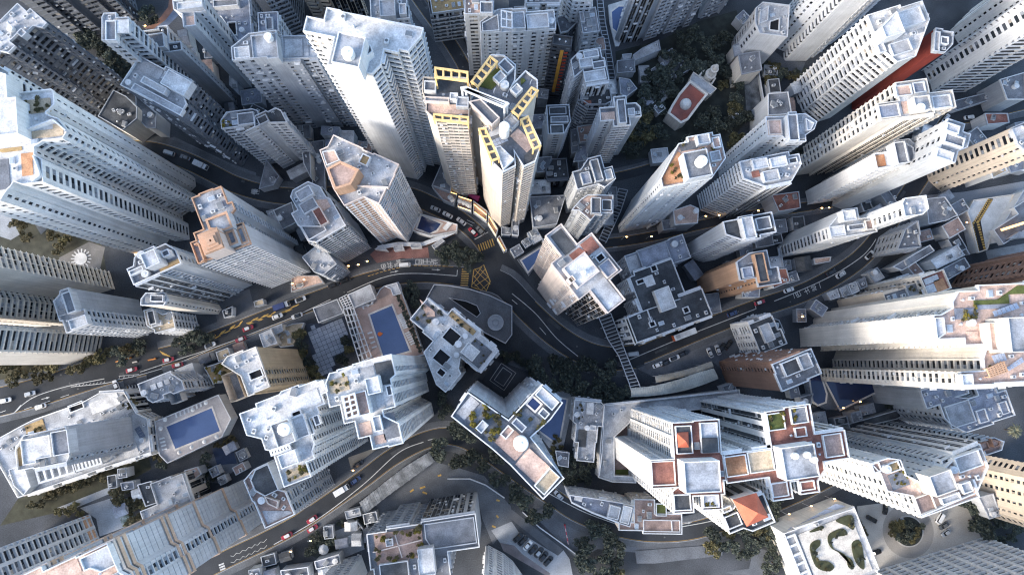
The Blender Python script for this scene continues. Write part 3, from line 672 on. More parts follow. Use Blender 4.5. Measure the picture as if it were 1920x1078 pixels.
bld(N1, 'tower with terracotta-edged stepped roofs and a top of nested orange square frames', T, 'b 125,180 185,130 310,85 395,65b 445,220 490,215 525,270r 490,310 520,430 600,410b 665,605r 500,660 400,700r 185,790 100,610 150,570 145,510 235,460 175,340', 70, 'LG', 'r', 'rc', pw='OR', gl=1,
    tops=[('box','b 235,385 430,265 500,450 395,475 260,465',5,'LG/OR','rc'), ('box','b 430,480 505,455 550,600 450,625',4,'LG/OR','rm'), ('box','b 515,445 590,425 655,595 570,605',1.5,'LG/OR','rc'),
          ('box','b 150,515 345,435 415,640 225,715',9,'PK/OR','rm','crown_block'), ('frame','b 190,530 330,480 375,620 240,675',10.2,1,1,'OR',1.2,1), ('frame','b 222,545 310,512 340,600 255,640',10.8,1,1,'OR',1.0,1), ('frame','b 245,555 290,540 310,582 265,602',11.3,1,1,'OR',.9,1),
          ('wall','b 120,610 155,590 215,760 190,770',2.5,'OR')])
bld(N1, 'grey white tower with small glazed roof boxes beside the orange-framed tower', T, 'E 715,440 760,420 765,375 780,350 870,310 950,305 990,330d 1020,400b 960,430g 900,455g 770,515b', 64, 'LG', 'd', 'rm', pw='W',
    tops=[('box','E 785,350 865,315 895,400 815,430',6,'W','rl'), ('box','E 900,335 940,318 955,350 915,368',4,'W','rm'), ('flat','E 885,420 1005,375 1015,402 900,445',.2,'rt'), ('box','E 720,445 795,412 805,440 730,468',2,'W','rl')])
bld(N2, 'cream-walled lower block tucked in front of the grey white tower', AB, 'E 795,610 835,560 935,580b 945,600 930,625b 805,645', 46, 'CR', 'd', 'rc', pw='W', tops=[('box','E 840,570 920,585 910,620 845,610',2.5,'W','rm')])
bld(N2, 'small stepped building with tan roof terrace and dark sheds by the left road', AB, 'E 815,668 860,655 900,680 975,690 985,755 885,795 868,768 835,750', 20, 'W', 'g', 'rtan', tops=[('box','E 818,672 858,660 878,735 840,748',3,'W','rd'), ('box','E 845,735 900,715 905,740 850,765',1.5,'W','rl')], clutter=.6)
bld(N1, 'tower with a wide blank blue-grey side wall and white stepped crown at the left', T, 'E 305,620 345,580 350,550 400,545b 425,670b 480,670 510,745n 390,785n 355,720', 46, 'LG', 'n', 'rl', pw='W',
    tops=[('box','E 350,570 395,550 420,665 370,690',4,'W','rm'), ('box','E 375,720 470,690 500,738 400,772',3,'W','rw')])
bld(N1, 'long cream tower above the round-patterned plaza at the left edge', T, 'E 612,452r 640,542b 430,610 395,475', 88, 'CR', 'm', 'rl', base=True)
bld(N1, 'cream tower running off the left edge behind the blank grey-walled tower', T, 'E 410,590 440,650 430,730 200,740 200,600', 95, 'CR', 'r', 'rl', base=True)
bld(N1, 'pale ribbed tower along the left edge just above the wide road', T, 'E 570,800m 550,905b 390,966 320,900 370,790', 90, 'CR', 'm', 'rl', base=True)
bld(N1, 'grey white tower with dark blank end wall inside the low podium at left', T, 'I 100,370 140,300 250,270 365,250b 405,390 380,440v 200,475 110,480', 50, 'LG', 'n', 'rw', pw='W',
    tops=[('box','I 268,290 362,252 402,388 312,412',5,'W','rm'), ('box','I 110,330 260,285 300,400 200,440 130,470',3,'W2','rw'), ('flat','I 80,370 130,350 170,450 110,470',.3,'rt')])
bld('podium_block', 'low white podium stretched around the tower with the dark blank end wall', 'podium', 'I -60,345 130,240 200,205 470,110 560,60 700,50 770,170 830,200 850,385 590,470 110,637 20,480', 10, 'W2', 'g', 'rl',
    tops=[('box','I 40,480 110,470 190,560 130,630 80,580',5,'W','rw'), ('frame','I 200,490 400,430 420,500 220,560',4,5,1,'W',.8), ('frame','I 410,440 550,400 570,450 425,495',4,7,1,'W',.7), ('flat','I 690,340 760,325 785,415 700,450',.3,'rw'), ('flat','I 495,110 650,60 690,140 510,150',.3,'rw'), ('pit','I 390,130 460,105 480,140 400,155',.1), ('flat','I 140,240 240,200 260,280 150,300',.3,'rt')], ortho=False)
bld(N2, 'small grey stepped block with three white skylights beside the left zebra road', AB, 'o 1255,385 1400,330 1535,270 1560,300 1650,360 1665,440 1560,460 1545,450 1475,475 1480,510 1385,545 1345,520 1330,495 1290,485', 26, 'LG', 'g', 'rc', pw='W',
    tops=[('flat','o 1345,395 1395,378 1410,425 1365,442',.7,'rw'), ('flat','o 1410,375 1455,358 1470,400 1425,418',.7,'rw'), ('flat','o 1470,350 1515,335 1530,375 1488,392',.7,'rw'), ('box','o 1560,460 1665,440 1690,520 1600,560',-5,'LG','rl')], clutter=.6)
bld(N1, 'long pale tower with vertical joints and orange stripes at the lower left', T, 'I -150,1190 250,1045 440,980 620,890s 660,1050b 690,1065v 760,1150 800,1280 200,1500', 99, 'LG', 's', 'rp', pw='W', bands=[(z,z+1.5,'BE2',.56) for z in (94.6,91.6,71,68,49,25)]+[(z,z+1.0,'PK',.6) for z in (97,)],
    tops=[('box','I 445,985 615,905 640,1030 560,1060 500,1040 470,1060',2.5,'W','rl'), ('flat','I 275,1050 430,990 465,1065 300,1120',.2,'rp')])
bld(N1, 'dark window-gridded slab with an orange end stripe in the bottom left corner', T, 'I 500,748m 548,872m 300,962 250,840m', 90, 'LG', 'm', 'rl', base=True, bands=[(1,5,'OR',.55)])
bld(N2, 'square white-roofed block beside the striped lower-left tower', AB, 'I 860,565 960,520 1030,522g 1080,660 1000,700 880,745 820,778 795,722 885,680', 15, 'CR', 'd', 'rl', pw='W',
    tops=[('box','I 885,725 975,690 985,710 900,745',2,'W','rl')], clutter=.5)
# ---- centre left
bld(N1, 'left one of two joined white towers, terraces stepping over slit-windowed walls', T, 'c 85,470 190,390 270,345 340,330 360,300 470,262 590,240 640,232 650,300 625,320 640,375 598,402v 605,455 555,470v 560,585 572,660v 560,700 575,742 520,775v 545,850b 395,950 330,830 320,700 270,690 210,610 130,590', 86, 'W', 'v', 'rw',
    tops=[('box','c 275,525 395,480 445,630 325,690',5,'W','rc'), ('tank','c 367,555',7.5,1.8,91), ('box','c 410,490 490,445 545,590 460,625',3,'W','rl'), ('box','c 560,465 600,455 615,520 575,535',2,'W','rm'),
          ('flat','c 345,345 600,300 620,375 500,425 480,425 400,450 370,440',.2,'rw'), ('flat','c 375,850 515,780 535,840 410,925',.2,'rtan'), ('pit','c 425,450 475,425 485,445 435,470',.1), ('box','c 325,730 440,690 465,780 345,830',3,'W','rw'), ('flat','c 480,670 550,640 565,740 500,760',.2,'rl'), ('frame','c 275,700 400,660 410,690 285,730',2,6,1,'W',.6)], clutter=.9)
bld(N1, 'right one of two joined white towers, with dark terraces and a wide grey blank wall', T, 'c 660,240 680,185 735,165 800,135 840,130 900,97 985,85 1085,50b 1105,110 1120,185v 1090,212 1100,300v 1112,390r 1030,432 1045,470v 1150,520v 1157,635 1080,677 970,665 952,592 880,612 850,500 790,505 745,390 680,400 665,300', 94, 'W', 'v', 'rw',
    tops=[('flat','c 965,115 1020,100 1085,95 1115,185 1085,215 1095,240 1040,260 1000,185',.2,'rd'), ('box','c 905,225 990,190 1030,300 940,330',5,'W','rw'), ('pit','c 935,240 975,225 1000,300 960,315',.1), ('box','c 750,345 915,280 950,440 790,500',5,'W','rb'), ('frame','c 765,340 840,315 870,455 790,485',6.2,2,4,'W',.5),
          ('flat','c 860,160 960,120 990,190 900,225',.2,'rl'), ('box','c 955,475 1010,455 1035,555 985,580',2,'W','rl'), ('flat','c 1010,470 1110,425 1145,610 1050,620',.2,'rm'), ('flat','c 870,520 945,495 965,590 885,605',.2,'rp'), ('flat','c 975,610 1045,580 1060,640 985,660',.2,'rp'), ('flat','c 650,250 790,180 810,280 700,320',.2,'rtan'), ('flat','c 975,330 1030,310 1050,400 1000,420',.2,'rl'), ('box','c 1045,265 1085,255 1105,320 1070,335',2,'W','rm')], clutter=.8)
bld(N2, 'lower brown-terraced block with black flat roof below the joined white towers', AB, 't 320,170 390,90 510,45b 610,285 660,300n 720,400 745,500 490,640 400,400 320,340', 54, 'G', 'v', 'rb', pw='W',
    tops=[('box','t 385,95 510,50 600,285 480,350 370,290 345,190',6,'LG','rd'), ('box','t 480,350 600,390 590,460 490,410',2,'PK','rb'), ('flat','t 470,480 700,480 735,500 490,615',.2,'rc')], clutter=.6)
bld(N1, 'beige tower with a single line of dark slot windows and a bright white roof', T, 'c -40,115 0,60 95,32 185,10b 230,140v 270,265b 170,310 130,335 95,200', 52, 'BG', 'b', 'rw', pw='CR',
    tops=[('box','c 0,190 95,150 130,330 60,370 20,300',-6,'BE','rc'), ('pit','c 135,180 215,150 230,200 150,215',.1)], clutter=.5)
bld(N1, 'brown and white tower with an orange hexagonal rooftop block', T, 'B 365,850 410,830 440,765 600,840 660,880 800,915n 780,985r 740,1060R 690,1125C 590,1115C 500,1155C 440,1060 400,950', 71, 'W', 'm', 'rl', wm2='OR2', pw='PK',
    tops=[('box','B 395,945 470,905 575,945 555,1010 520,1040 440,1065',8,'OR2/OR','rb','crown_block'), ('box','B 575,905 600,860 640,880 620,940',2,'W','rt'), ('box','B 370,850 440,840 470,900 395,930',3,'W','rp'), ('wall','B 520,1040 740,1050',1.6,'PK')])
bld(N2, 'patchwork white building with shabby stepped roof terraces and open galleries', AB, 'F 200,30 215,-10 300,-50 370,-20 385,30 410,40 490,155r 500,200l 330,280l 300,275 245,190 205,130 240,100', 46, 'W', 'l', 'rl',
    tops=[('box','F 215,0 300,-40 325,20 240,45',4,'W','rc'), ('box','F 240,60 330,30 345,90 260,125',2,'W','rc'), ('box','F 320,95 370,75 395,180 350,195',3,'PK','rr'), ('flat','F 330,45 405,40 420,95 350,110',.2,'rp'), ('box','F 250,190 380,190 400,220 290,265',1.5,'W','rm')], clutter=1.6)
bld(N2, 'small pale block with cluttered roof in front of the patchwork white building', AB, 'F 275,350 350,312 400,345 452,402g 385,465g 300,440', 24, 'LG', 'g', 'rl', clutter=1.6)
bld(N2, 'white building with courtyard light wells beside the car ramp spiral', AB, 'F 880,712 955,600 1080,690 1098,662 1260,780 1255,800 1345,872 1262,1003 1145,935 1135,990 1150,1025 1060,1115 1015,1078 945,895 1000,840 940,785', 44, 'W', 'g', 'rw',
    tops=[('flat','F 890,715 955,615 1060,695 1000,705 935,765',.25,'rm'), ('flat','F 930,630 1000,650 1005,700 960,700',.4,'rp'), ('pit','F 1050,815 1085,765 1150,800 1110,870',.1), ('pit','F 995,930 1035,880 1090,925 1050,980',.1), ('flat','F 1215,820 1330,880 1260,990 1160,925',.25,'rm'), ('pit','F 1018,1010 1035,990 1065,1010 1045,1040',.1), ('box','F 1180,845 1265,885 1215,950 1150,905',4,'W2','rw'), ('flat','F 1090,668 1245,780 1215,800 1085,700',.25,'rt')], clutter=.5)
bld(N1, 'three-armed tower with a lush yellow-green roof garden and a white round tank', T, 'h 30,460 145,295l 438,495l 610,310 680,238 820,365g 735,480 590,612g 700,750g 830,905 685,1050 450,805 320,690', 95, 'LG', 'g', 'rm', pw='W',
    tops=[('flat','h 60,455 150,315 225,355 135,490',.3,'rl'), ('flat','h 140,495 235,360 430,500 325,650',.3,'rm'), ('box','h 200,560 240,485 290,520 250,590',2.5,'LG','rl'), ('flat','h 345,640 440,525 600,670 470,790',.3,'rb'), ('tank','h 527,660',3.2,2.0), ('pit','h 390,590 430,535 460,555 420,625',.1),
          ('flat','h 490,785 605,690 740,850 605,950',.3,'rp'), ('box','h 610,950 745,850 820,905 685,1030',1.6,'W','rtan'), ('pool','h 575,375 610,330 670,375 630,425',1.0,1), ('box','h 630,300 680,250 805,360 745,430',1.6,'W','rl'), ('flat','h 460,510 560,415 690,490 590,600',.3,'rm'), ('box','h 650,440 690,400 735,445 700,490',2,'W','rm'), ('box','h 465,500 510,460 560,560 520,590',2,'LG','rbl')], clutter=.6, ortho=False)
# ---- upper middle
bld(N1, 'tallest white tower with a huge blank white wall and pale flat roof', T, 'B 280,110 390,120 405,55 480,75 500,92 650,105 930,175 935,200 862,285r 800,290r 715,292y 700,370 640,432b 420,357g 440,212g 285,188', 107, 'W', 'r', 'rw',
    tops=[('box','B 455,180 620,205 575,375 425,355',9,'W','rc'), ('tank','B 514,294',11,1.6,116), ('box','B 590,250 640,240 655,290 610,325',4,'W','rm')], clutter=.15)
bld(N1, 'broad dark tower pair with rows of white air conditioners left of the tallest white tower', T, 'B -130,275 -30,195 110,185 128,260 135,330b 60,335g 0,340g -125,335', 66, 'G', 'n', 'rl', pw='LG',
    tops=[('box','B -30,195 110,190 130,325 60,330 -20,320',5,'G','rc'), ('tank','B 66,205',7,1.3,71), ('box','B -125,275 -45,250 -30,320 -120,330',1.5,'W','rw')])
bld(N1, 'grey tower with flat pale roof squeezed against the tallest white tower', T, 'B 155,215 285,208 300,250 345,265 358,330n 150,332b', 64, 'G', 'n', 'rl', tops=[('flat','B 165,222 260,218 262,320 160,322',.3,'rl'), ('flat','B 268,225 290,222 300,320 268,322',.3,'rl')], clutter=.4)
bld(N1, 'small dark-roofed tower behind the satellite-dish roof near the top edge', T, 'B 20,85 120,75 130,180g 20,182', 45, 'LG', 'g', 'rbl', tops=[('box','B 50,100 90,95 95,165 55,170',2,'LG','rm')])
bld(N1, 'black and white zigzag-balconied tower cut by the top edge', T, 'B 110,60 200,200l 262,175l 250,-10 120,-60', 72, 'G', 'l', 'rm', base=True)
bld(N1, 'beige brown tower with white bay windows cut by the top edge', T, 'B 330,110y 480,120r 625,92 560,-60 330,-30', 70, 'BE', 'y', 'rm', base=True)
bld(N2, 'grey stepped block with several small roof boxes behind the tallest white tower', AB, 'B 645,10 690,-10 840,10 852,45 865,105n 800,115 770,98 690,112 650,110', 36, 'LG', 'g', 'rc', pw='W',
    tops=[('box','B 690,0 775,0 785,95 695,85',4,'LG','rc'), ('box','B 800,20 840,20 845,80 805,80',3,'W','rl')])
bld(N1, 'narrow twin-gabled tower with a small yellow planter on its roof', T, 'B -195,690 -160,640 -20,618 15,630 20,690d -60,715g -180,720', 44, 'LG', 'g', 'rm', tops=[('box','B -110,640 -15,625 -10,690 -100,705',2,'LG','rm')])
bld(N1, 'grey tower with a blank slanting side wall and dark roof box', T, 'B 0,700 0,655 65,632b 78,640 105,610 140,625 175,690 78,692b 10,700g -60,760', 45, 'LG', 'g', 'rd', pw='LG', tops=[('box','B 5,655 62,640 70,690 8,698',2,'G','rd')])
bld(N1, 'stained tower with yellow steel window-cleaning frames and a dark tiled roof deck', T, 'g 60,265 160,240 412,262 440,330 448,400b 428,500g 418,612r 145,570b 90,520b 85,430 60,370', 90, 'GD', 'r', 'rm',
    tops=[('flat','g 165,262 410,262 400,345 345,370 165,350',.3,'rd'), ('frame','g 155,160 415,195 415,265 155,232',9,4,1,'YL',.55), ('frame','g 145,535 420,560 420,610 145,575',4,4,1,'YL',.55), ('box','g 65,265 160,265 160,345 65,350',3,'W','rm'), ('flat','g 95,445 425,470 420,540 100,520',.3,'rp'), ('box','g 320,400 430,390 420,470 330,480',3,'LG','rl'), ('box','g 270,360 340,365 335,410 275,420',3,'W','rw'), ('box','g 60,380 270,410 265,440 80,430',2.5,'PK','rl')])
bld(N1, 'cross-shaped tower with slanting yellow frames, a white dish and a lawn on its roof', T, 'g 455,275 610,72 710,75 800,150r 795,270 740,370 790,300 885,200 975,270 978,340b 825,555r 900,560 1005,785 960,920r 870,960g 790,830 800,955r 700,1005b 600,905b 510,665 620,640 530,540b 425,470 470,380 500,320', 88, 'GD', 'r', 'rm', pw='W', gl=1,
    tops=[('lawn','g 510,310 650,140 740,215 680,260 620,340',.3), ('box','g 620,230 690,180 735,235 665,290',2.5,'W','rl'), ('box','g 665,135 710,80 800,150 740,215',2,'W','rm'), ('frame','g 600,70 655,110 500,310 450,270',5,1,4,'YL',.55), ('frame','g 935,320 985,345 830,550 780,510',5,1,4,'YL',.55), ('frame','g 510,655 560,650 670,890 610,910',5,1,4,'YL',.55), ('frame','g 850,580 905,555 1005,790 950,815',5,1,4,'YL',.55),
          ('box','g 765,340 810,280 865,325 815,385',2.5,'W','rl'), ('tank','g 715,636',9,1.5,90), ('box','g 700,600 760,520 830,590 790,650',3,'LG','rl'), ('flat','g 790,690 850,620 945,820 860,860',.3,'rp'), ('box','g 640,800 720,780 780,930 700,970',2.5,'W','rw'), ('solar','g 610,750 720,700 750,750 640,800',1.2,4,2,'BL'), ('box','g 440,430 520,410 680,560 620,620 540,560',6,'PK','rm'), ('flat','g 580,650 670,630 690,690 600,720',.3,'rl'), ('frame','g 370,325 400,320 740,450 715,475',10,2,1,'W',.8), ('flat','g 870,870 920,840 950,900 880,940',.3,'rd'), ('lawn','g 845,250 875,240 890,275 850,290',.3)], clutter=.7, ortho=False)
bld(N1, 'pale tower with many small square windows at the top centre', T, 'C -178,185 -172,130 -60,50 0,70 75,50 80,75 235,70 240,165n 160,175d 80,182n 0,185d -60,185n -140,190d', 50, 'W', 'n', 'rl',
    tops=[('box','C 80,78 208,75 205,155 85,160',2.5,'W','rl'), ('box','C 0,75 70,60 75,155 0,165',3,'W','rc'), ('frame','C -60,60 0,70 0,160 -60,150',5,2,2,'W',.4), ('box','C -170,130 -80,80 -70,170 -165,180',2,'W','rm')])
bld(N1, 'slim grey tower with dotted windows on the top edge left of the pale square-windowed tower', T, 'B 1170,-10 1255,-20 1335,20 1330,80b 1265,85d 1180,85n', 52, 'LG', 'd', 'rp', tops=[('box','B 1255,0 1330,20 1325,75 1260,70',2.5,'W','rm')])
bld(N2, 'low white block with dark roof garden at the top edge', AB, 'B 960,-20 1160,-30 1165,55l 1010,80l', 22, 'LG', 'l', 'rt')
bld(N1, 'grey tower block cut by the top edge left of the stepped lane', T, 'C 80,-60 270,-60 265,20n 85,25n', 42, 'LG', 'n', 'rm')
bld(N1, 'grey white block cut by the top edge beside the stepped lane', T, 'C 290,-60 450,-60 445,5n 345,10n', 38, 'W', 'n', 'rc')
bld('office_tower', 'black tower carrying an orange vertical stripe behind the pale tower', 'tower', 'C 225,262 240,195 330,225 332,258r', 48, 'K', 'r', 'rd')
bld(N2, 'small white-rimmed block with L-shaped roof left of the stepped lane', AB, 'C 260,110 305,85 350,85 362,130 310,182 265,190', 22, 'DG', 'g', 'rm', pw='W', clutter=1.5)
bld(N2, 'pale block with grey roof next to the stepped lane below the top edge', AB, 'C 375,62 465,52 487,182n 400,192d', 30, 'LG', 'n', 'rc', tops=[('box','C 380,65 405,62 408,125 385,128',2,'LG','rl')])
bld(N2, 'cluster-roofed white block with boxy rooftop huts beside the stepped lane', AB, 'C 335,340 375,300 490,275 500,330 525,338 532,460g 420,472g 392,400 345,440', 42, 'W', 'g', 'rm',
    tops=[('box','C 400,285 485,280 490,320 405,325',3,'W','rc'), ('box','C 375,320 455,330 455,375 380,375',2.5,'W','rl'), ('box','C 450,340 520,345 525,380 455,385',2,'W','rm'), ('box','C 400,400 525,390 530,450 410,455',2,'W','rl')], clutter=1.5)
bld(N2, 'round-cornered grey block with dark roof under the cluster-roofed block', AB, 'C 385,560 395,510 545,505 557,570l 520,590l 430,590l', 32, 'G', 'l', 'rd', tops=[('flat','C 400,570 440,560 450,580 410,585',.5,'rr')], clutter=1.4, ortho=False)
bld(N1, 'slender pale tower with stepped ribbed facade right of the stepped lane', T, 'C 490,682 500,620 570,600 575,550 632,548 642,590 692,585 720,612 716,656b 660,660 655,702r 580,716v 560,680d', 46, 'LG', 'r', 'rm', pw='W',
    tops=[('box','C 580,560 630,555 650,690 610,690',4,'W','rm'), ('flat','C 505,635 575,625 580,680 500,675',.3,'rp'), ('box','C 650,610 690,605 690,645 655,650',2,'W','rl')])
bld(N2, 'grey tower with two dark roof courts below the black tower with orange stripe', AB, 'C 188,655 205,600 310,595 326,650 322,692r 290,752d 215,754b', 32, 'LG', 'd', 'rd',
    tops=[('box','C 215,655 315,650 318,685 220,690',2,'LG','rm'), ('box','C 205,602 305,598 305,640 212,645',1.5,'G','rd'), ('box','C 215,700 290,697 290,750 217,752',1.5,'W','rd')])
bld(N2, 'low dark flat block at the foot of the grey tower with roof courts', AB, 'C 190,960 225,900 300,895 310,950 315,1000 200,1010', 10, 'DG', 'g', 'rd', clutter=1.2)
bld(N1, 'brown grey tower with deep window columns above the round pool', T, 'C 590,235g 700,222b 730,215g 985,130 960,-20 640,60', 75, 'G', 'g', 'rm', base=True, gl=3)
bld(N1, 'dark grey slab cut by the top edge right of the brown grey tower', T, 'C 1055,105n 1145,70 1230,-40 1100,-80', 62, 'G', 'n', 'rm', base=True)
bld(N2, 'pale apartment house with zigzag windows at the upper right wood edge', AB, 'C 1365,55 1425,5 1560,60 1530,190b 1395,215d 1362,130', 27, 'W', 'd', 'rl', tops=[('box','C 1380,70 1430,40 1450,110 1400,130',2,'W','rl'), ('pit','C 1440,130 1500,110 1490,170 1450,180',.1)])
# ---- mid right
bld(N1, 'orange-sided tower with potted trees on its terraces and a large round tank', T, 'C 835,1005b 925,830 985,790 1110,740 1125,765 1172,765 1182,905r 1122,990d 960,1042d 840,1048', 75, 'LG', 'd', 'rp', pw='W',
    tops=[('box','C 965,855 1105,835 1120,985 985,1005',6,'LG','rm'), ('tank','C 1068,902',8.5,1.7,81), ('flat','C 850,990 930,850 960,870 970,1020 850,1035',.25,'ro'), ('box','C 1040,760 1110,745 1115,800 1045,815',3,'LG','rc'), ('box','C 1125,770 1170,768 1172,830 1128,830',2,'W','rp'), ('box','C 1110,850 1170,845 1175,900 1120,905',2,'LG','rl'), ('flat','C 940,815 1030,780 1040,835 950,850',.25,'rm')], clutter=.8)
bld(N2, 'small beige-topped twin tower above the covered stairway', AB, 'G 345,95 385,48 430,18 560,28 565,105 500,130 462,132 440,158d 385,112', 40, 'LG', 'n', 'rp', pw='W', tops=[('box','G 440,30 500,30 500,120 450,120',3,'LG','rm'), ('box','G 505,40 560,45 560,100 505,105',1.5,'W','rd')])
bld(N2, 'pale stepped block with three roof courts above the small twin tower', AB, 'C 348,968 385,960 430,890 490,885 518,945 566,945 572,1010 520,1052n 470,1028 362,1075d', 40, 'LG', 'n', 'rm', pw='W', tops=[('box','C 385,970 440,960 445,1030 395,1035',2,'LG','rbl'), ('box','C 445,895 490,890 510,1015 460,1020',3,'LG','rm'), ('box','C 520,950 565,950 567,1005 525,1010',2,'W','rl')])
bld(N1, 'pink stone tower with stepped terraces and a pale L-shaped roof over the main junction', T, 'G 195,245 275,185 365,300 440,235 515,320 610,440 540,492 630,605 540,672r 440,562r 375,590g 290,505b 235,402g 270,360', 75, 'PK', 'r', 'rl', gl=3,
    tops=[('flat','G 215,250 275,205 360,310 300,355',.3,'rd'), ('box','G 285,420 410,340 490,440 375,545',5,'PK','rw'), ('flat','G 320,360 370,310 430,340 350,385',.3,'rr'), ('flat','G 380,300 440,250 500,310 430,350',.3,'rr'), ('tank','G 404,452',6.5,.8,80), ('flat','G 395,560 520,480 620,605 545,660 445,555',.3,'rl'), ('box','G 480,420 540,370 600,440 540,480',2,'PK','rbl'), ('pit','G 470,370 500,345 520,370 490,395',.1), ('box','G 310,485 340,465 360,495 330,515',5.5,'PK','rt')], clutter=.5)
bld('school_building', 'black flat-roofed building with white rims and small white light shafts on the hillside street', 'building', 'G 640,705 700,680 690,470 680,455 890,380 965,560 930,582 1070,553 1105,672 712,862', 22, 'W', 'n', 'rd',
    tops=[('box','G 808,550 880,525 925,645 830,680',4,'W2','rw'), ('flat','G 740,480 790,460 805,520 755,535',.8,'rw'), ('pit','G 780,420 805,412 812,440 785,446',.1), ('pit','G 770,735 795,725 803,748 778,756',.1), ('pit','G 960,655 985,645 992,672 967,680',.1), ('pit','G 700,500 735,488 740,508 703,518',.1), ('wall','G 640,710 760,660 945,600',1.2), ('wall','G 760,660 785,730',1.0), ('box','G 635,710 660,705 700,850 690,862',1.2,'CR','rt')], clutter=.25)
bld('school_building', 'grey metal-roofed wing behind the black flat-roofed building', 'building', 'G 620,372 700,335 880,270 925,250 960,240 990,370 890,405 680,455', 20, 'G', 'n', 'rbl', pw='LG', tops=[('box','G 705,335 870,275 890,378 735,430',2,'G','rbl'), ('flat','G 625,378 695,345 725,430 685,450',.4,'rl')], clutter=.2)
bld(N1, 'white tower with dark flat roof and solar-grey screen above the hillside street', T, 'G 1185,170 1270,158 1340,120 1440,138 1485,200 1390,262 1300,272 1195,238b', 50, 'LG', 'v', 'rd', pw='W', tops=[('box','G 1290,155 1350,125 1375,255 1310,265',4,'W','rl'), ('flat','G 1200,180 1285,165 1290,225 1205,230',.3,'rd'), ('box','G 1360,140 1440,145 1470,195 1385,220',2,'W','rm')])
bld(N1, 'orange-tan tower with a cluttered dark roof beside the double-lane road', T, 'G 1250,402d 1340,340 1425,335 1440,420 1500,430 1490,510 1390,532 1362,492 1285,482b', 48, 'OR2', 'd', 'rm', pw='LG', tops=[('box','G 1360,345 1420,340 1440,500 1390,510',3,'OR2','rd'), ('box','G 1290,425 1350,415 1360,480 1300,480',2,'LG','rbl')], clutter=1.5)
bld(N1, 'brick-red tower with a black roof and striped upper facade near the dark pools', T, 'H 20,965g 232,885 288,1000 220,1062 70,1112b 40,1020', 54, 'BR', 'n', 'rm', pw='W', tops=[('box','H 75,960 160,930 195,1000 105,1040',2,'W','rd'), ('box','H 165,925 225,900 260,980 200,1000',3,'LG','rc')])
bld(N2, 'white low block with black U-shaped roof below the double-lane road', AB, 'G 1330,745 1440,700 1500,770 1545,860 1390,892 1345,800', 20, 'W', 'n', 'rd', tops=[('box','G 1395,750 1450,730 1475,830 1420,850',2,'W','rl')])
bld(N1, 'white tower with a huge blank cream end wall over the curving road', T, 'H 340,195b 410,110 490,90d 500,150 590,150 598,215 480,250 348,256g', 45, 'W2', 'd', 'rw', tops=[('box','H 345,195 430,185 440,245 350,250',2,'W2','rw'), ('box','H 450,185 540,175 545,205 455,215',2.5,'W','rm'), ('box','H 545,160 590,155 595,210 555,212',3,'CR','rb'), ('box','H 415,110 490,95 495,145 430,175',4,'W2','rw')])
bld(N1, 'white dot-windowed tower with laundry-like roof clutter behind the blank cream wall', T, 'H 745,70d 762,38 880,28 886,100 862,122 765,142g', 66, 'W2', 'd', 'rl', clutter=1.6)
bld(N2, 'small fin-fronted block right of the curving road', AB, 'H 765,215 830,170 850,240 835,300v 720,330v', 18, 'G', 'v', 'rm')
bld(N1, 'cream tower wing with planted roof lawn at the right edge', T, 'f 510,600b 478,440 590,385 650,350y 640,305b 680,235y 860,190 1260,120 1420,120 1420,960 990,970 720,1010g 712,920b 905,850m 905,760b 940,655m 750,650b 740,605m', 88, 'CR', 'g', 'rp', pw='W',
    tops=[('lawn','f 840,320 1090,240 1190,170 1260,150 1260,200 1130,260 850,370',.4), ('box','f 485,445 560,410 625,545 550,600',1.6,'W','rl'), ('flat','f 655,380 840,320 855,370 1140,265 1150,300 870,410 700,470',.2,'rbl'), ('box','f 1090,470 1300,380 1300,740 1190,700',9,'CR','rc'), ('box','f 920,480 1080,460 1185,690 1030,710',4,'PK','rp'), ('solar','f 990,375 1195,300 1225,350 1010,425',1.0,6,1,'BL'), ('solar','f 980,745 1090,715 1120,790 1015,820',1.0,4,1,'BL'), ('frame','f 950,860 1090,800 1120,880 980,930',2.5,6,5,'OR2',.35,.5), ('box','f 720,920 815,890 850,985 760,1010',3,'W','rw'), ('flat','f 770,560 860,530 880,600 790,610',.3,'rp'), ('solar','f 1110,850 1240,760 1260,800 1130,880',.9,5,3,'BL')], clutter=.5)
bld(N1, 'brick tower with cream fin balconies cut by the right edge', T, 'H 1030,530v 1085,445v 1320,380 1300,515', 72, 'BR', 'v', 'rm', base=True)
bld(N2, 'low block with an orange roof square between cream walls', AB, 'H 852,490 972,435 1022,545 892,578', 38, 'CR', 'g', 'rr', tops=[('flat','H 870,495 945,460 965,490 890,525',.3,'rl'), ('flat','H 930,500 985,480 1010,555 950,560',.3,'ro'), ('flat','H 885,530 930,510 950,560 900,570',.3,'rl')], clutter=.4)
bld(N2, 'low block with a scrappy roof garden beside the orange roof square', AB, 'H 640,585 765,535 850,495 885,575 660,612b', 34, 'BE', 'g', 'rm', tops=[('box','H 770,530 850,498 880,572 790,580',1,'LG','rc')], clutter=1.4)
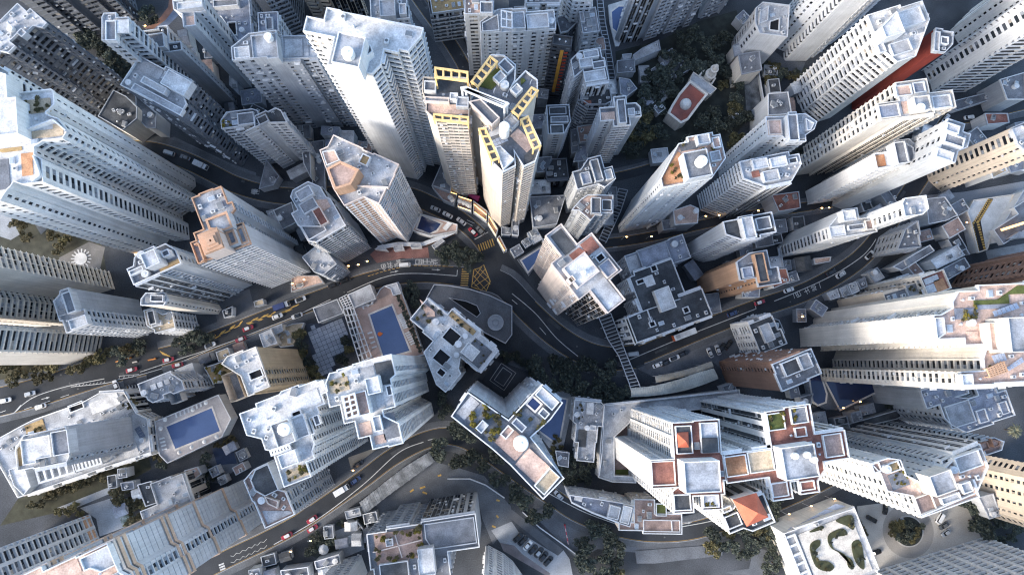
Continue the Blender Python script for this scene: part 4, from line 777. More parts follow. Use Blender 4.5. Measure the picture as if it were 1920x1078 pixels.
# ---- upper right
bld(N1, 'white tower pair with gallery facades cut by the top edge at upper right', T, 'D 5,250d 95,290y 100,342b 205,342r 430,170 300,40 120,40', 82, 'W', 'y', 'rl', base=True)
bld(N1, 'white tower wrapped in a deep grid of square balconies', T, 'D 560,92 640,70 730,38 870,30 890,130 830,290b 740,372r 655,300m 592,218m', 60, 'W2', 'm', 'rw', tops=[('box','D 640,150 735,50 750,165 670,235',7,'W2','rw'), ('box','D 735,60 860,40 880,120 760,160',3,'W','rw'), ('box','D 600,210 640,200 660,290 625,300',2,'W','rl'), ('box','D 680,240 800,220 810,290 700,310',2,'W','rl')], clutter=1.4)
bld(N1, 'tower with a windowless dark red side wall', T, 'D 925,168 970,172 1025,200 1028,252 982,302 938,292b', 56, 'RD', 'b', 'rm', pw='LG', tops=[('box','D 930,175 965,175 970,290 940,288',2,'LG','rc'), ('box','D 970,205 1015,205 1018,245 975,250',2,'W','rm')])
bld(N1, 'long white tower with dotted wall cut by the right edge below the red-walled tower', T, 'D 880,405d 910,470b 920,508l 1100,502 1220,400 1110,240', 86, 'W', 'l', 'rl', base=True)
bld(N1, 'white tower pair end standing behind the red-walled tower at the top right', T, 'D 1030,180d 1080,260r 1200,200 1150,60', 84, 'W', 'd', 'rl', base=True)
bld(N1, 'cream tower with square-holed facade, navy roof terrace and round tank', T, 'D 705,480n 880,445 890,522 1025,525 1042,605 920,625r 755,672b 625,670n 610,590 735,575', 68, 'CR', 'n', 'rw', tops=[('box','D 620,590 735,578 745,655 630,665',1.5,'CR','rbl'), ('box','D 712,485 805,470 812,530 725,545',1.5,'W','rp'), ('box','D 815,470 880,452 888,515 822,525',1.5,'W','rbl'), ('box','D 820,545 910,530 920,615 830,625',4,'CR','rl'), ('tank','D 861,602',5.5,1.4,72), ('box','D 920,540 1025,530 1035,600 930,612',1.5,'W','rl'), ('flat','D 750,575 815,560 820,630 760,640',.3,'rp')])
bld(N1, 'grey white tower with diamond-turned roof boxes right of the navy terrace', T, 'D 1000,668 1088,710 1082,748 1128,762 1102,832 1050,852r 1042,912b 938,888 990,740', 70, 'LG', 'd', 'rl', tops=[('box','D 1010,680 1080,715 1070,750 1000,735',4,'W','rl'), ('box','D 1000,750 1115,770 1095,825 990,800',3,'W','rm'), ('box','D 950,835 1045,850 1040,905 945,885',3,'W','rw')])
bld(N1, 'white tower with a small orange roof patio and grey roof cabin', T, 'D 705,800 780,785 830,832 858,870 840,918d 722,940v 600,942b 595,870d 660,858', 53, 'W2', 'd', 'rw', tops=[('box','D 712,800 775,790 790,915 725,920',5,'W','rm'), ('flat','D 605,875 655,865 662,932 608,936',.3,'ro'), ('box','D 780,805 820,830 830,905 790,910',3,'W','rm')], clutter=.6)
bld(N1, 'apricot tower with dotted windows leaning to the right edge', T, 'D 1365,722 1440,690 1560,780 1490,880 1400,832d', 50, 'BE', 'd', 'rl', pw='LG', tops=[('box','D 1370,725 1435,700 1460,740 1390,770',2,'LG','rw')])
bld(N1, 'white and pink tower with bright roof court beside the balcony-gridded tower', T, 'D -10,690 110,635 150,640 215,655 265,690 250,730 205,760 200,792 112,802 80,772d -10,762d', 52, 'W', 'd', 'rl', tops=[('box','D 110,640 150,645 195,785 120,790',4,'W','rm'), ('box','D 0,685 75,660 80,755 10,755',2,'PK','rp'), ('box','D 215,665 262,690 245,725 218,735',2,'W','rl')])
bld(N1, 'white cluttered-roof tower between the orange-sided tower and the cream tower', T, 'D -177,930 -97,888 110,870 172,880 176,930 140,992 20,1062r -120,1012r', 50, 'W', 'r', 'rl', tops=[('box','D -90,895 0,885 5,940 -80,950',2,'W','rw'), ('box','D 10,885 105,875 110,930 20,940',3,'W','rw'), ('flat','D -90,965 -50,955 -45,990 -85,998',.4,'rr'), ('box','D 115,885 165,885 170,915 120,918',1.5,'W','rd'), ('box','D -30,960 60,950 70,1010 -20,1020',2.5,'W','rl')], clutter=2)
bld('museum_building', 'slanted modern block with dark banded roof and orange light strip at the right edge', 'building', 'w 715,545 1050,0 1200,-80 1400,300 1300,520 740,630', 9, 'W', 'b', 'rl', tops=[('box','w 740,540 960,215 1050,110 1200,60 1200,480 790,620',3,'W','rm'), ('flat','w 800,600 1080,500 1200,500 1200,560',4,'rl')], clutter=.4, ortho=False)
# ---- lower right
bld(N1, 'white four-winged tower with terracotta roofs and a grey central roof block', T, 'd 455,262g 605,255g 650,240 770,240 795,470 815,480 820,640 800,735 790,835 670,842 665,742 605,748b 600,856 480,862g 465,722g 500,692 335,692b 318,515g 490,500', 72, 'W2', 'g', 'rr', pw='W2',
    tops=[('box','d 490,285 600,275 610,465 500,475',1.5,'W2','rd'), ('pyramid','d 505,330 590,325 595,430 515,435',3,2), ('box','d 655,262 775,255 785,460 670,465',1.5,'W2','rl'), ('flat','d 670,365 775,360 780,460 675,462',2.0,'rd'), ('box','d 325,520 485,515 495,680 335,685',1.2,'W2','rr'), ('box','d 535,528 785,510 805,725 570,738',8,'W2','rc'), ('pit','d 630,620 765,615 770,665 635,670',.1), ('box','d 475,740 595,745 598,850 485,855',1.2,'W','rd'), ('box','d 675,745 785,745 788,828 678,835',1.2,'W','rl'), ('flat','d 500,490 800,470 810,500 540,525',.3,'rr')], clutter=.5)
bld(N1, 'white terraced tower with three round tanks on its middle roof', T, 'd 1085,195g 1215,165g 1375,130 1425,330 1618,315g 1650,490 1480,520 1490,575 1445,640 1440,712 1330,742 1312,652 1255,642g 1268,762 1150,778g 1112,642g 820,642 815,480 1140,422', 72, 'W2', 'g', 'rr', pw='W2',
    tops=[('box','d 1100,205 1215,185 1240,300 1125,320',1.2,'W2','rg'), ('box','d 1260,165 1370,145 1395,255 1280,275',1.2,'W2','rm'), ('box','d 1290,300 1370,280 1380,345 1310,365',1.2,'W2','rr'), ('box','d 825,490 965,470 985,610 830,630',1.2,'W2','ro'), ('box','d 975,465 1140,430 1165,580 995,605',1.2,'W2','rtan'), ('box','d 1180,440 1420,395 1470,620 1260,650',7,'W2','rc'), ('tank','d 1302,485',8.3,1.0,79), ('tank','d 1383,477',8.3,1.0,79), ('tank','d 1430,510',8.3,1.0,79), ('pit','d 1280,540 1395,520 1400,560 1290,575',.1), ('box','d 1130,670 1245,655 1258,750 1155,768',1.2,'W','rb'), ('box','d 1330,665 1425,640 1435,705 1340,725',1.2,'W2','rr'), ('box','d 1490,345 1605,325 1635,480 1500,500',1.2,'W2','rb'), ('flat','d 1150,400 1410,350 1420,380 1160,425',.3,'rr')], clutter=.6)
bld(N1, 'white wing crowned by a red pyramid roof', T, 'd 800,868 880,830 900,795 1070,748 1155,915 1005,982 940,960 850,1000d', 72, 'W2', 'n', 'rd', pw='W2', tops=[('box','d 820,895 910,860 945,940 850,985',1.2,'W','rd'), ('box','d 800,835 860,820 880,850 815,870',1.2,'W','rtan'), ('pyramid','d 905,795 1070,748 1155,915 1005,982',9,4)], clutter=.4)
bld('courtyard_house', 'small pale courtyard house with roof planters beside the blue corner pool', 'house', 'K 350,95 500,110 515,130 505,240 480,240 470,330 450,440 375,430 362,330 348,325 365,230 345,215', 12, 'LG', 'g', 'rc', pw='W', tops=[('flat','K 420,108 462,112 455,178 418,172',.6,'rw'), ('flat','K 370,262 420,262 415,362 370,355',.3,'rd'), ('box','K 440,235 475,240 470,265 440,262',1.5,'W','rl')], clutter=.8)
bld(N2, 'curved low white building with ribbed side above the bottom road', AB, 'K 325,628 420,640 540,660 612,672 682,690 658,800 600,782 450,725 335,668', 20, 'W', 'g', 'rbl', tops=[('flat','K 350,635 395,632 398,660 350,665',.8,'rw'), ('box','K 545,690 610,690 600,770 540,755',2.5,'W','rl'), ('box','K 620,690 680,692 655,795 610,780',2,'W2','rw'), ('wall','K 335,668 450,725 600,782',1.4)], clutter=.6, ortho=False)
bld(N2, 'stepped brown roof terraces descending to the bottom road', AB, 'K 680,652 792,652 800,720 945,745 952,838 735,842 600,800 690,760', 13, 'CR', 'g', 'rb', pw='W', tops=[('box','K 735,768 945,768 945,835 740,835',1.2,'W','rb'), ('box','K 806,680 865,672 872,745 812,748',1.5,'W','rg'), ('wall','K 895,768 900,835',1.2)], clutter=.3)
bld('podium_block', 'long white podium deck around the four-winged tower', 'podium', 'K 520,118 840,88 1270,38 1280,120 700,180 570,300 570,520 680,525 690,555 560,550 485,525 500,300', 9, 'W2', 'b', 'rl', tops=[('wall','K 525,125 1265,45',1.2), ('wall','K 520,130 505,400 490,520',1.2)], clutter=.2, ortho=False)
bld('podium_block', 'brown tiled garden podium at the foot of the four-winged tower', 'podium', 'K 560,145 640,150 660,520 570,515', 6, 'W', 'b', 'rb', tops=[('lawn','K 568,150 630,152 632,175 570,178',.3), ('wall','K 565,215 640,220',.6), ('lawn','K 580,480 650,490 655,515 585,510',.4)], clutter=0)
bld(N1, 'white tower with warm-lit stepped terraces and a glass-roofed lift room', T, 'e 475,535 545,505 590,500 665,510 700,612 800,660 835,600 960,572 1030,500 1205,432 1252,550 1190,690 1150,640 1185,740 805,905g 762,748y 575,712d 540,602', 72, 'W2', 'd', 'rp', pw='W2', gl=1,
    tops=[('box','e 880,620 1020,570 1070,720 910,755',7,'CR','rc'), ('box','e 1035,500 1205,440 1240,550 1080,595',2,'W2','rl'), ('box','e 770,760 880,740 930,830 815,890',1.2,'CR','rb'), ('box','e 950,770 1075,725 1090,775 965,815',1.5,'W2','rl'), ('flat','e 570,610 700,590 760,690 640,690',.3,'rm'), ('box','e 590,535 665,515 685,580 610,595',1.2,'W2','rt'), ('box','e 480,540 535,520 555,590 500,595',1.2,'W2','rb'), ('wall','e 805,895 1180,735',1.6), ('box','e 1090,670 1150,650 1170,720 1100,745',2,'W2','rl')])
bld(N1, 'long white ribbed slab joined behind the warm-lit terraced tower', T, 'e 950,520g 1020,470g 1195,410 1215,440 1035,495 965,570', 70, 'W2', 'g', 'rl', clutter=.5)
bld(N1, 'grey balcony-fronted slab with brown roof rooms near the palm tree', T, 'e 1205,392y 1290,358 1358,385 1342,440 1245,470', 58, 'LG', 'y', 'rb', tops=[('box','e 1212,400 1270,388 1280,440 1225,450',2.5,'BR','rb'), ('box','e 1295,370 1350,388 1345,425 1300,420',2.5,'BR','rb')])
bld(N1, 'beige dotted tower leaning out of the lower right edge', T, 'e 1195,560d 1205,700d 1215,830d 1275,885 1340,850 1345,560 1250,480', 86, 'BE', 'd', 'rl', base=True)
bld(N2, 'grey stepped-roof building with white parapets at the lower right', AB, 'e 802,50 960,-10 1108,-12 1112,50 1062,90 1130,100 1180,80 1180,0 1300,-5 1312,62 1360,45 1442,190 1290,262 1112,322 1010,270 970,230 930,130 852,165b', 34, 'LG', 'n', 'rbl', pw='W', tops=[('box','e 955,170 1110,100 1220,260 1040,280',1.0,'W','rc'), ('box','e 1185,185 1245,160 1280,245 1220,268',1.0,'W','rbl'), ('box','e 1335,130 1385,110 1425,190 1370,205',1.0,'W','rbl')], clutter=.8)
bld(N1, 'large white gridded tower filling the bottom right corner', T, 'L 585,1075 600,1062m 910,968m 1215,872 1330,1050 800,1260', 96, 'W2', 'm', 'rl', base=True, gl=1)
bld('clubhouse', 'white-framed flat building with a swirling gravel roof garden', 'clubhouse', 'L 72,850 200,795 490,690 600,1045 610,1065 250,1210', 17, 'W2', 'b', 'rl', tops=[('solar','L 90,840 380,672 445,690 120,812',-1.0,5,1,'BL'), ('flat','L 190,838 460,740 590,1045 270,1180',.4,'rpale'), ('frame','L 98,870 150,850 250,1100 190,1130',.9,1,5,'W',.8), ('wall','L 150,815 480,705',1.8)], clutter=.1)
# ---- bottom
bld('office_block', 'large grey-roofed block with a square-planted roof garden at the bottom centre', 'building', 'J 625,852 735,825v 930,780r 1080,752g 1222,732b 1258,910 1075,942 1095,1120 690,1120 650,1040', 35, 'G', 'n', 'rm', pw='W2', gl=1,
    tops=[('flat','J 650,862 925,798 940,895 930,960 860,1000 690,1015',.3,'rb'), ('box','J 935,800 1215,745 1248,900 985,930 960,890',1.0,'LG','rm'), ('box','J 915,935 985,920 1005,960 1000,1078 920,1078 900,990',5,'LG','rw'), ('box','J 690,1015 855,1000 860,1110 700,1120',2,'W','rd'), ('wall','J 775,835 820,980',.6,'PK'), ('wall','J 655,950 930,880',.6,'PK'), ('box','J 725,880 765,870 770,910 730,920',2,'LG','rl')], clutter=.5)
bld(N1, 'small tower with slanted ribbed facade cut by the bottom edge', T, 'J 440,1010 500,985n 590,965b 625,1060 520,1130', 72, 'LG', 'r', 'rl', base=True)
bld(N1, 'white speckle-windowed tower cut by the bottom edge beside the parked cars', T, 'J 1305,912 1385,955r 1440,1000d 1500,1085 1440,1200 1290,1100', 60, 'W', 'n', 'rl', base=True)
# ================================================================ site structures
def wall_run(name, label, cat, spec, h, w_, mk='LG', parts=True, group=None):
    P = pts(spec); c = P[0]; o = thing(name, label, cat, (c.x, c.y, 0), group)
    for i in range(len(P)-1):
        b = MB(); b.bar(P[i], P[i+1], w_, -.05, h-.01*(i % 2)); b.build('wall_panel', wall(mk), o)
    b = MB()
    for i in range(len(P)-1): b.bar(P[i], P[i+1], w_+.12, h, h+.1+.01*(i % 2))
    b.build('coping', wall('W'), o)
    return o
def lattice(name, label, cat, specL, specR, n, z, th=.35, mk='LG', deck=True, post=True, wd=.3):
    L_ = pts(specL, z); R_ = pts(specR, z)
    def samp(P, t):
        ls = [(P[i+1]-P[i]).length for i in range(len(P)-1)]; s_ = t*sum(ls)
        for i, l in enumerate(ls):
            if s_ <= l+1e-6: return P[i].lerp(P[i+1], s_/l if l else 0)
            s_ -= l
        return P[-1]
    c = L_[0]; o = thing(name, label, cat, (c.x, c.y, 0)); M = wall(mk)
    for P in (L_, R_):
        b = MB(); Q = [samp(P, i/24) for i in range(25)]; N = normals(Q); ribbon(b, Q, -wd/2, wd/2, z-th, z); b.build('side_rail', M, o, 'stuff')
    for i in range(n+1):
        t = i/n; b = MB(); b.bar(samp(L_, t), samp(R_, t), wd*.8, z-th+.04, z-.03); b.build('cross_beam', M, o)
        if post and i % 3 == 0:
            for P in (L_, R_): b = MB(); b.box(samp(P, t), .3, .3, -.05, z-th); b.build('post', M, o)
    if deck:
        b = MB()
        for i in range(24):
            a, d = samp(L_, i/24), samp(R_, i/24); a2, d2 = samp(L_, (i+1)/24), samp(R_, (i+1)/24)
            q = [a, a2, d2, d]; q = q if area(q) > 0 else q[::-1]; b.slab(*q, z-2.9, z-2.7)
        b.build('deck', surf((.05,.053,.06), .8), o, 'stuff')
    return o
lattice('footbridge', 'long footbridge with a ladder-like steel frame running down to the ribbed canopy', 'footbridge', 'G 488,705 540,830 600,920 660,1078 668,1110', 'G 555,680 600,800 650,930 715,1078 722,1100', 22, 6, .4, 'LG')
lattice('covered_stairway', 'lattice-roofed stairway lane climbing between dark buildings under the small twin tower', 'stairway', 'G 490,262 560,110 600,-20', 'G 530,280 610,110 650,-10', 16, 4, .3, 'G')
lattice('covered_stairway', 'straight stepped lane with ladder-like frame dropping from the top edge', 'stairway', 'C 475,-20 490,130 520,262 560,545', 'C 508,-20 525,130 552,262 598,545', 26, 3, .25, 'G')
# pool deck with pergola in the centre left
def deck(name, label, cat, spec, h, mr, mk='W', par=.9):
    P = ccw(pts(spec, h)); FOOT.append(P); c = sum(P, Vector((0,0)))/len(P); o = thing(name, label, cat, (c.x, c.y, 0))
    b = MB(); b.prism(P, -.1, h); b.build('podium_wall', wall(mk), o)
    b = MB(); Q = inset(P, .02); b.prism(Q, h, h+.03); b.build('deck_floor', mr, o)
    if par: b = MB(); b.ring(inset(P, -.12), inset(P, .2), h-.3, h+par); b.build('parapet', wall(mk), o)
    return o
def pool(label, spec, h, dark=False, name='swimming_pool', cop=.7):
    P = ccw(pts(spec, h)); c = sum(P, Vector((0,0)))/len(P); o = thing(name, label, 'swimming pool', (c.x, c.y, h))
    b = MB(); b.ring(inset(P, -cop), P, h+.02, h+.14); b.build('coping', COPING, o)
    b = MB(); b.prism(P, h+.03, h+.09); b.build('water', POOLD if dark else POOL, o)
    return o
PINK = surf((.50,.36,.30), .85, .25, .2, 0, .3, .12, 0, (.36,.27,.23), .6)
d1 = deck('pool_deck', 'pink-paved pool deck with pergola and two grey pavilions beside the main road', 'deck', 'F 545,655 650,630 700,545 720,530 800,508 945,912 720,960 600,960', 6, PINK)
for sp, hh, m in (('F 515,575 640,518 672,600 548,652', 10, 'rl'), ('F 318,652 455,600 492,680 350,735', 8, 'rm'), ('F 718,528 790,508 815,570 768,582 755,545', 9, 'rl')):
    P = ccw(pts(sp, hh)); b = MB(); b.tub(P, .0, hh, .3, .4); b.build('pavilion', [wall('W'), roof(m)], d1)
for sp, n_ in ((('F 465,620 490,650 640,940 575,950', 8)),):
    P = pts('F 488,655 548,652 648,925 582,955', 9); A0, A1, B1, B0 = P[0], P[3], P[2], P[1]
    for j in range(4):
        b = MB(); b.bar(A0.lerp(B0, j/3), A1.lerp(B1, j/3), .4, 8.6, 9.0); b.build('pergola_beam', wall('W'), d1)
    for i in range(9):
        b = MB(); b.bar(A0.lerp(A1, i/8), B0.lerp(B1, i/8), .35, 8.62, 8.98); b.build('pergola_rafter', wall('W'), d1)
        for e_ in (A0.lerp(A1, i/8), B0.lerp(B1, i/8)): b = MB(); b.box(e_, .4, .4, -.05, 8.6); b.build('pergola_post', wall('W'), d1)
    P = pts('F 465,598 510,575 545,640 495,655', 9); A0, A1, B1, B0 = P[0], P[3], P[2], P[1]
    for i in range(6):
        b = MB(); b.bar(A0.lerp(A1, i/5), B0.lerp(B1, i/5), .3, 8.55, 8.9); b.build('pergola_rafter', wall('W'), d1)
    for j in range(4): b = MB(); b.bar(A0.lerp(B0, j/3), A1.lerp(B1, j/3), .3, 8.5, 8.85); b.build('pergola_beam', wall('W'), d1)
pool('large blue rectangular swimming pool on the pink-paved deck', 'F 640,690 762,638 862,890 718,930', 6)
d2 = deck('pool_deck', 'white raised pool terrace with rounded wall at the lower left', 'deck', 'I 875,215 1230,65 1300,200 1250,300 1160,345 945,447 900,400 885,310', 7, surf((.46,.43,.42), .85, .2, .2, 0, .3, .12, 0, (.3,.29,.29), .6))
pool('bright blue rectangular swimming pool on the white lower-left terrace', 'I 935,245 1188,140 1235,268 985,368', 7)
d3 = deck('pool_deck', 'pink-edged triangular pool terrace behind the brown and white tower', 'deck', 'F 880,215 925,125 1130,185 1125,222 980,248 900,225', 6, PINK)
pool('dark navy five-sided pool behind the brown and white tower', 'F 905,205 930,135 1038,180 1012,215 975,232', 6, True)
pool('dark blue corner-shaped pool beside the three-armed tower', 'h 790,330 855,345 800,640 765,640 600,520 690,500 820,365', .3, False)
deck('pool_deck', 'grey deck wrapping the dark blue corner-shaped pool', 'deck', 'h 700,240 920,290 830,700 730,690 590,500', .3, CONL, 'LG', 0)
pool('small shaded pool at the foot of the pink stone tower', 'G 55,385 165,315 175,345 90,445', 1, False)
deck('pool_deck', 'pale terrace around the small shaded pool by the pink stone tower', 'deck', 'G 30,380 165,295 190,330 95,470', .95, CON, 'LG', 0)
pool('round-ended dark pool left of the circle-patterned pool', 'L 235,-30 290,-50 325,60 320,105 280,120 255,100', 3, True)
deck('pool_deck', 'pale deck around the two dark pools at right', 'deck', 'L 200,-60 600,-60 640,30 400,150 330,150 240,100', 2.95, CON, 'LG', 0)
pool('dark rectangular pool patterned with pale circles', 'L 325,-10 440,-50 590,-40 610,45 405,145', 3, True)
pool('grey-blue oval pool beside the brown grey tower at top', 'C 560,70 600,40 650,40 645,150 600,190 565,160', 1, False)
deck('pool_deck', 'white surround of the oval pool at top', 'deck', 'C 540,30 640,0 700,40 600,260 580,262 548,130', .95, surf((.5,.5,.5), .85), 'LG', 0)
pool('blue pool strip beside a low roof at upper left', 'A 1365,540 1437,505 1440,600 1375,610', 1, True)
# paved plaza: tiles laid one by one
pl = thing('paved_terrace', 'terrace of large pale square slabs with dark joints beside the pool deck', 'terrace', (0,0,0))
b0 = pts('F 285,745 520,715 500,1050 360,1080', .1)
def tiles(par, spec_out, origin, ux, uy, sx, sy, gap, z0, z1, mat, name='tile', avoid=()):
    P = ccw(pts(spec_out, z1)); o0 = pts(origin, z1)[0]; ax = (pts(ux, z1)[0]-o0).normalized(); ay = Vector((-ax.y, ax.x))
    b = MB(); b.prism([Vector((0,0)), Vector((sx-gap,0)), Vector((sx-gap,sy-gap)), Vector((0,sy-gap))], 0, z1-z0); me = b.mesh(name, mat); n_ = 0
    for i in range(-40, 41):
        for j in range(-40, 41):
            q = o0+ax*(i*sx)+ay*(j*sy); cc = q+ax*(sx/2)+ay*(sy/2)
            if n_ < 298 and inside(P, cc) and edge_dist(P, cc) > .45*max(sx, sy):
                t = bpy.data.objects.new(name, me); COL.objects.link(t); t.parent = par; t.location = (q.x-par.location.x, q.y-par.location.y, z0+R.uniform(-.012,.012)); t.rotation_euler = (0,0,math.atan2(ax.y, ax.x)); n_ += 1
tiles(pl, 'F 285,745 350,738 490,685 530,835 515,880 450,930 440,985 385,1060 330,1000', 'F 400,850', 'F 440,830', '', 2.6, 2.6, .22, .10, .2, surf((.30,.33,.37), .8, .15, .3, 0, .3, .1, 0, None, 0, .12)) if False else None
P_ = 0
def lay(par, spec, o_, u_, sx, gap, z0, z1, mat): tiles(par, spec, o_, u_, None, sx, sx, gap, z0, z1, mat)
lay(pl, 'F 285,745 350,738 490,685 530,835 515,880 450,930 440,985 385,1060 330,1000', 'F 400,850', 'F 440,833', 1.9, .16, .10, .2, surf((.33,.36,.41), .8, .15, .3, 0, .3, .1, 0, None, 0, .12))
# car ramp with spiral
FOOT.append(ccw(pts('F 1000,520 1437,640 1437,800 1080,690 955,600', 4)))
rp = thing('car_ramp', 'grey curved car ramp deck with a round dark spiral well', 'ramp', (0,0,0))
b = MB(); P = ccw(pts('F 1000,520 1080,525 1200,545 1310,580 1437,640 1437,800 1400,850 1255,775 1100,665 1080,690 955,600', 4)); b.prism(P, -.05, 4); b.build('ramp_deck', CON, rp)
b = MB(); b.ring(inset(P, -.1), inset(P, .25), 3.5, 4.9); b.build('parapet', wall('LG'), rp)
q = pts('F 1345,732', 5)[0]; b = MB(); b.lathe(q, [(3.3,3.9),(3.3,5.4),(2.9,5.4),(2.9,4.3)], 28); b.build('outer_rim', wall('LG'), rp)
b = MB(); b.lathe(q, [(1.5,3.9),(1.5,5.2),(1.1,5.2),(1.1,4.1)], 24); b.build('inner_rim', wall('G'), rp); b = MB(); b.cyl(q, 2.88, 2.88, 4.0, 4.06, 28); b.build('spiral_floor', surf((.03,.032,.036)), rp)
P = ccw(pts('F 1090,597 1180,615 1240,640 1258,680 1240,700 1180,660', 4.05)); b = MB(); b.prism(P, 4.0, 4.08); b.build('light_well_shade', surf((.008,.009,.01)), rp); b = MB(); b.ring(inset(P, -.25), P, 4, 4.7); b.build('well_rim', wall('LG'), rp)  # no real opening: black plate on the deck, the well's inner shade painted
# ribbed curved canopies
def ribbed(label, sA, sB, n, z, mk):
    A_, B_ = smooth(pts(sA, z), .6), smooth(pts(sB, z), .6); c = A_[0]; o = thing('ribbed_canopy', label, 'canopy', (c.x, c.y, 0))
    f = lambda P, t: P[min(len(P)-1, int(t*(len(P)-1)))]
    for i in range(n):
        a, b2, c2, d = f(A_, i/n), f(A_, (i+1)/n), f(B_, (i+1)/n), f(B_, i/n)
        mb = MB(); k = 0; M1, M2 = (a+d)/2, (b2+c2)/2; e = (b2-a)*.06
        rows = [(a+e, b2-e, z-.5), (a.lerp(M1,.5)+e, b2.lerp(M2,.5)-e, z-.1), (M1+e, M2-e, z), (d.lerp(M1,.5)+e, c2.lerp(M2,.5)-e, z-.1), (d+e, c2-e, z-.5)]
        for u, v_, zz in rows: mb.v += [(u.x, u.y, zz), (v_.x, v_.y, zz)]
        for r_ in range(4): mb.face((2*r_, 2*r_+1, 2*r_+3, 2*r_+2))
        for u, v_, zz in rows: mb.v += [(u.x, u.y, zz-.15), (v_.x, v_.y, zz-.15)]
        for r_ in range(4): mb.face((12+2*r_-2, 12+2*r_, 12+2*r_+1, 12+2*r_-1)); mb.face((2*r_, 2*r_+2, 12+2*r_, 10+2*r_)); mb.face((2*r_+1, 11+2*r_, 13+2*r_, 2*r_+3))
        mb.build('roof_panel', wall(mk) if mk in WC else mk, o)
    mb = MB(); N = None
    for P in (A_, B_):
        for i in range(0, len(P), 5): mb.box(P[i], .25, .25, 0, z-.5)
    mb.build('post_row', wall('G'), o, 'stuff')
    mb = MB(); 
    for i in range(len(A_)-1):
        j0 = min(len(B_)-1, int(i/(len(A_)-1)*(len(B_)-1))); j1 = min(len(B_)-1, int((i+1)/(len(A_)-1)*(len(B_)-1)))
        q = [A_[i], A_[i+1], B_[j1], B_[j0]]
        if area(q) < 0: q = q[::-1]
        if abs(area(q)) > .01: mb.slab(*q, z-.85, z-.7)
    mb.build('soffit', wall('G'), o, 'stuff'); return o
ribbed('longer ribbed pale canopy curving below its shorter twin', 's 245,950 490,925 750,860 950,790 1130,740', 's 250,1045 500,1030 780,985 1000,920 1180,850', 44, 7, surf((.52,.52,.47), .6, .2, .3, 0, .3, .1, 0, (.36,.33,.26), .4))
ribbed('shorter stained ribbed canopy above its longer twin', 's 505,825 700,785 900,735 1105,665', 's 515,895 720,850 930,800 1130,725', 28, 6, surf((.38,.36,.31), .7, .3, .3, 0, .3, .1, 0, (.22,.19,.14), .7))
ribbed('curved corrugated metal roof along the bottom road', 'J 580,672 700,575 830,475 970,388', 'J 608,738 730,640 860,545 1003,440', 30, 5, surf((.24,.255,.275), .6, .35, .5, 0, .4, .2, 0, (.12,.13,.14), .9, 0, .3))
# restaurant terrace along the curved pavement
rt = thing('terrace_building', 'glowing gold-lit terrace building curving along the junction pavement', 'building', (0,0,0))
rs = ['r 375,60 750,190 700,330 540,265 400,100','r 765,205 960,270 950,430 750,360','r 980,275 1185,430 1170,570 980,440','r 1200,440 1340,690 1310,790 1190,600','r 1320,820 1360,780 1470,990 1420,1005']
for sp in rs:
    P = ccw(pts(sp, 6)); b = MB(); b.tub(P, 0, 6, .25, .8); b.build('terrace_section', [wall('LG'), roof('rb')], rt)
for sp in ('r 400,70 740,185','r 770,215 955,275','r 760,360 945,425','r 990,330 1170,480','r 1000,440 1165,560','r 1205,500 1320,690','r 1195,600 1305,780','r 1330,825 1430,1000'):
    a, c2 = pts(sp, 6.4); b = MB(); b.bar(a, c2, .22, 5.6, 6.05); b.build('light_strip', glow((1.0,.62,.22), 1.1), rt)
for sp in ('r 650,240','r 680,275','r 790,295','r 850,320','r 900,340','r 925,360'):
    q = pts(sp, 6)[0]; b = MB(); b.lathe(q, [(.15,5.2),(.12,7.2),(1.1,7.25),(.1,7.9)], 10); b.build('parasol', surf((.68,.66,.62), .8), rt)
P = ccw(pts('r 900,200 960,190 1080,215 1040,290', 5)); b = MB(); b.prism(P, 0, 5); b.build('magenta_awning', surf((.20,.02,.085), .6), rt)
wall_run('parapet_wall', 'low red-roofed wall strip edging the pink-edged pool terrace', 'wall', 'F 690,320 800,300 940,300 1060,255 1125,225', 3, 1.6, 'BR')
for sp in ('F 665,320 710,295 740,330','F 770,300 820,290 830,322 775,330','F 865,295 920,285 930,310 870,315','F 985,300 1040,260 1060,275 1000,320'):
    P = pts(sp, 4); P = ccw(P); b = MB(); b.tub(P, 0, 4, .2, .3)
    o = b.build('shelter_roof', [wall('W'), roof('rl')]); tag(o, 'small pale roofed kiosk on the brick forecourt edge by the main road', 'kiosk', 'kiosks along the brick forecourt')
# mosque
FOOT.append(ccw(pts('q 935,180 1250,410 860,880 560,745', 7)))
mq = thing('mosque', 'cream mosque with a red flat roof, white dome and round minaret in the wood', 'mosque', (0,0,0))
P = ccw(pts('q 885,310 1120,490 1000,640 860,830 760,880 590,745 640,640 740,480', 9)); b = MB(); b.prism(P, 0, 9); b.build('hall', wall('CR'), mq)
b = MB(); b.prism(inset(P, .8), 9, 9.05); b.build('red_roof', surf((.30,.095,.07), .85, .3, .2, 0, .3, .12, 0, (.16,.09,.09), .7), mq); b = MB(); b.ring(inset(P, -.2), inset(P, .7), 8.6, 9.9); b.build('parapet', wall('CR'), mq)
P = ccw(pts('q 935,180 1250,410 1160,490 880,290', 7)); b = MB(); b.tub(P, 0, 7.2, .3, .4); b.build('porch', [wall('CR'), roof('rl')], mq)
P = ccw(pts('q 1080,145 1245,265 1180,365 1000,230', 6)); b = MB(); b.tub(P, 0, 6, .7, 2.5); b.build('entrance_frame', [wall('CR'), roof('rd')], mq)
q = pts('q 842,600', 11)[0]; b = MB(); b.lathe(q, [(2.4,9),(2.4,10.0),(2.2,10.8),(1.6,11.8),(.7,12.4),(.1,12.7)], 12); b.build('dome', surf((.62,.63,.62), .6), mq)
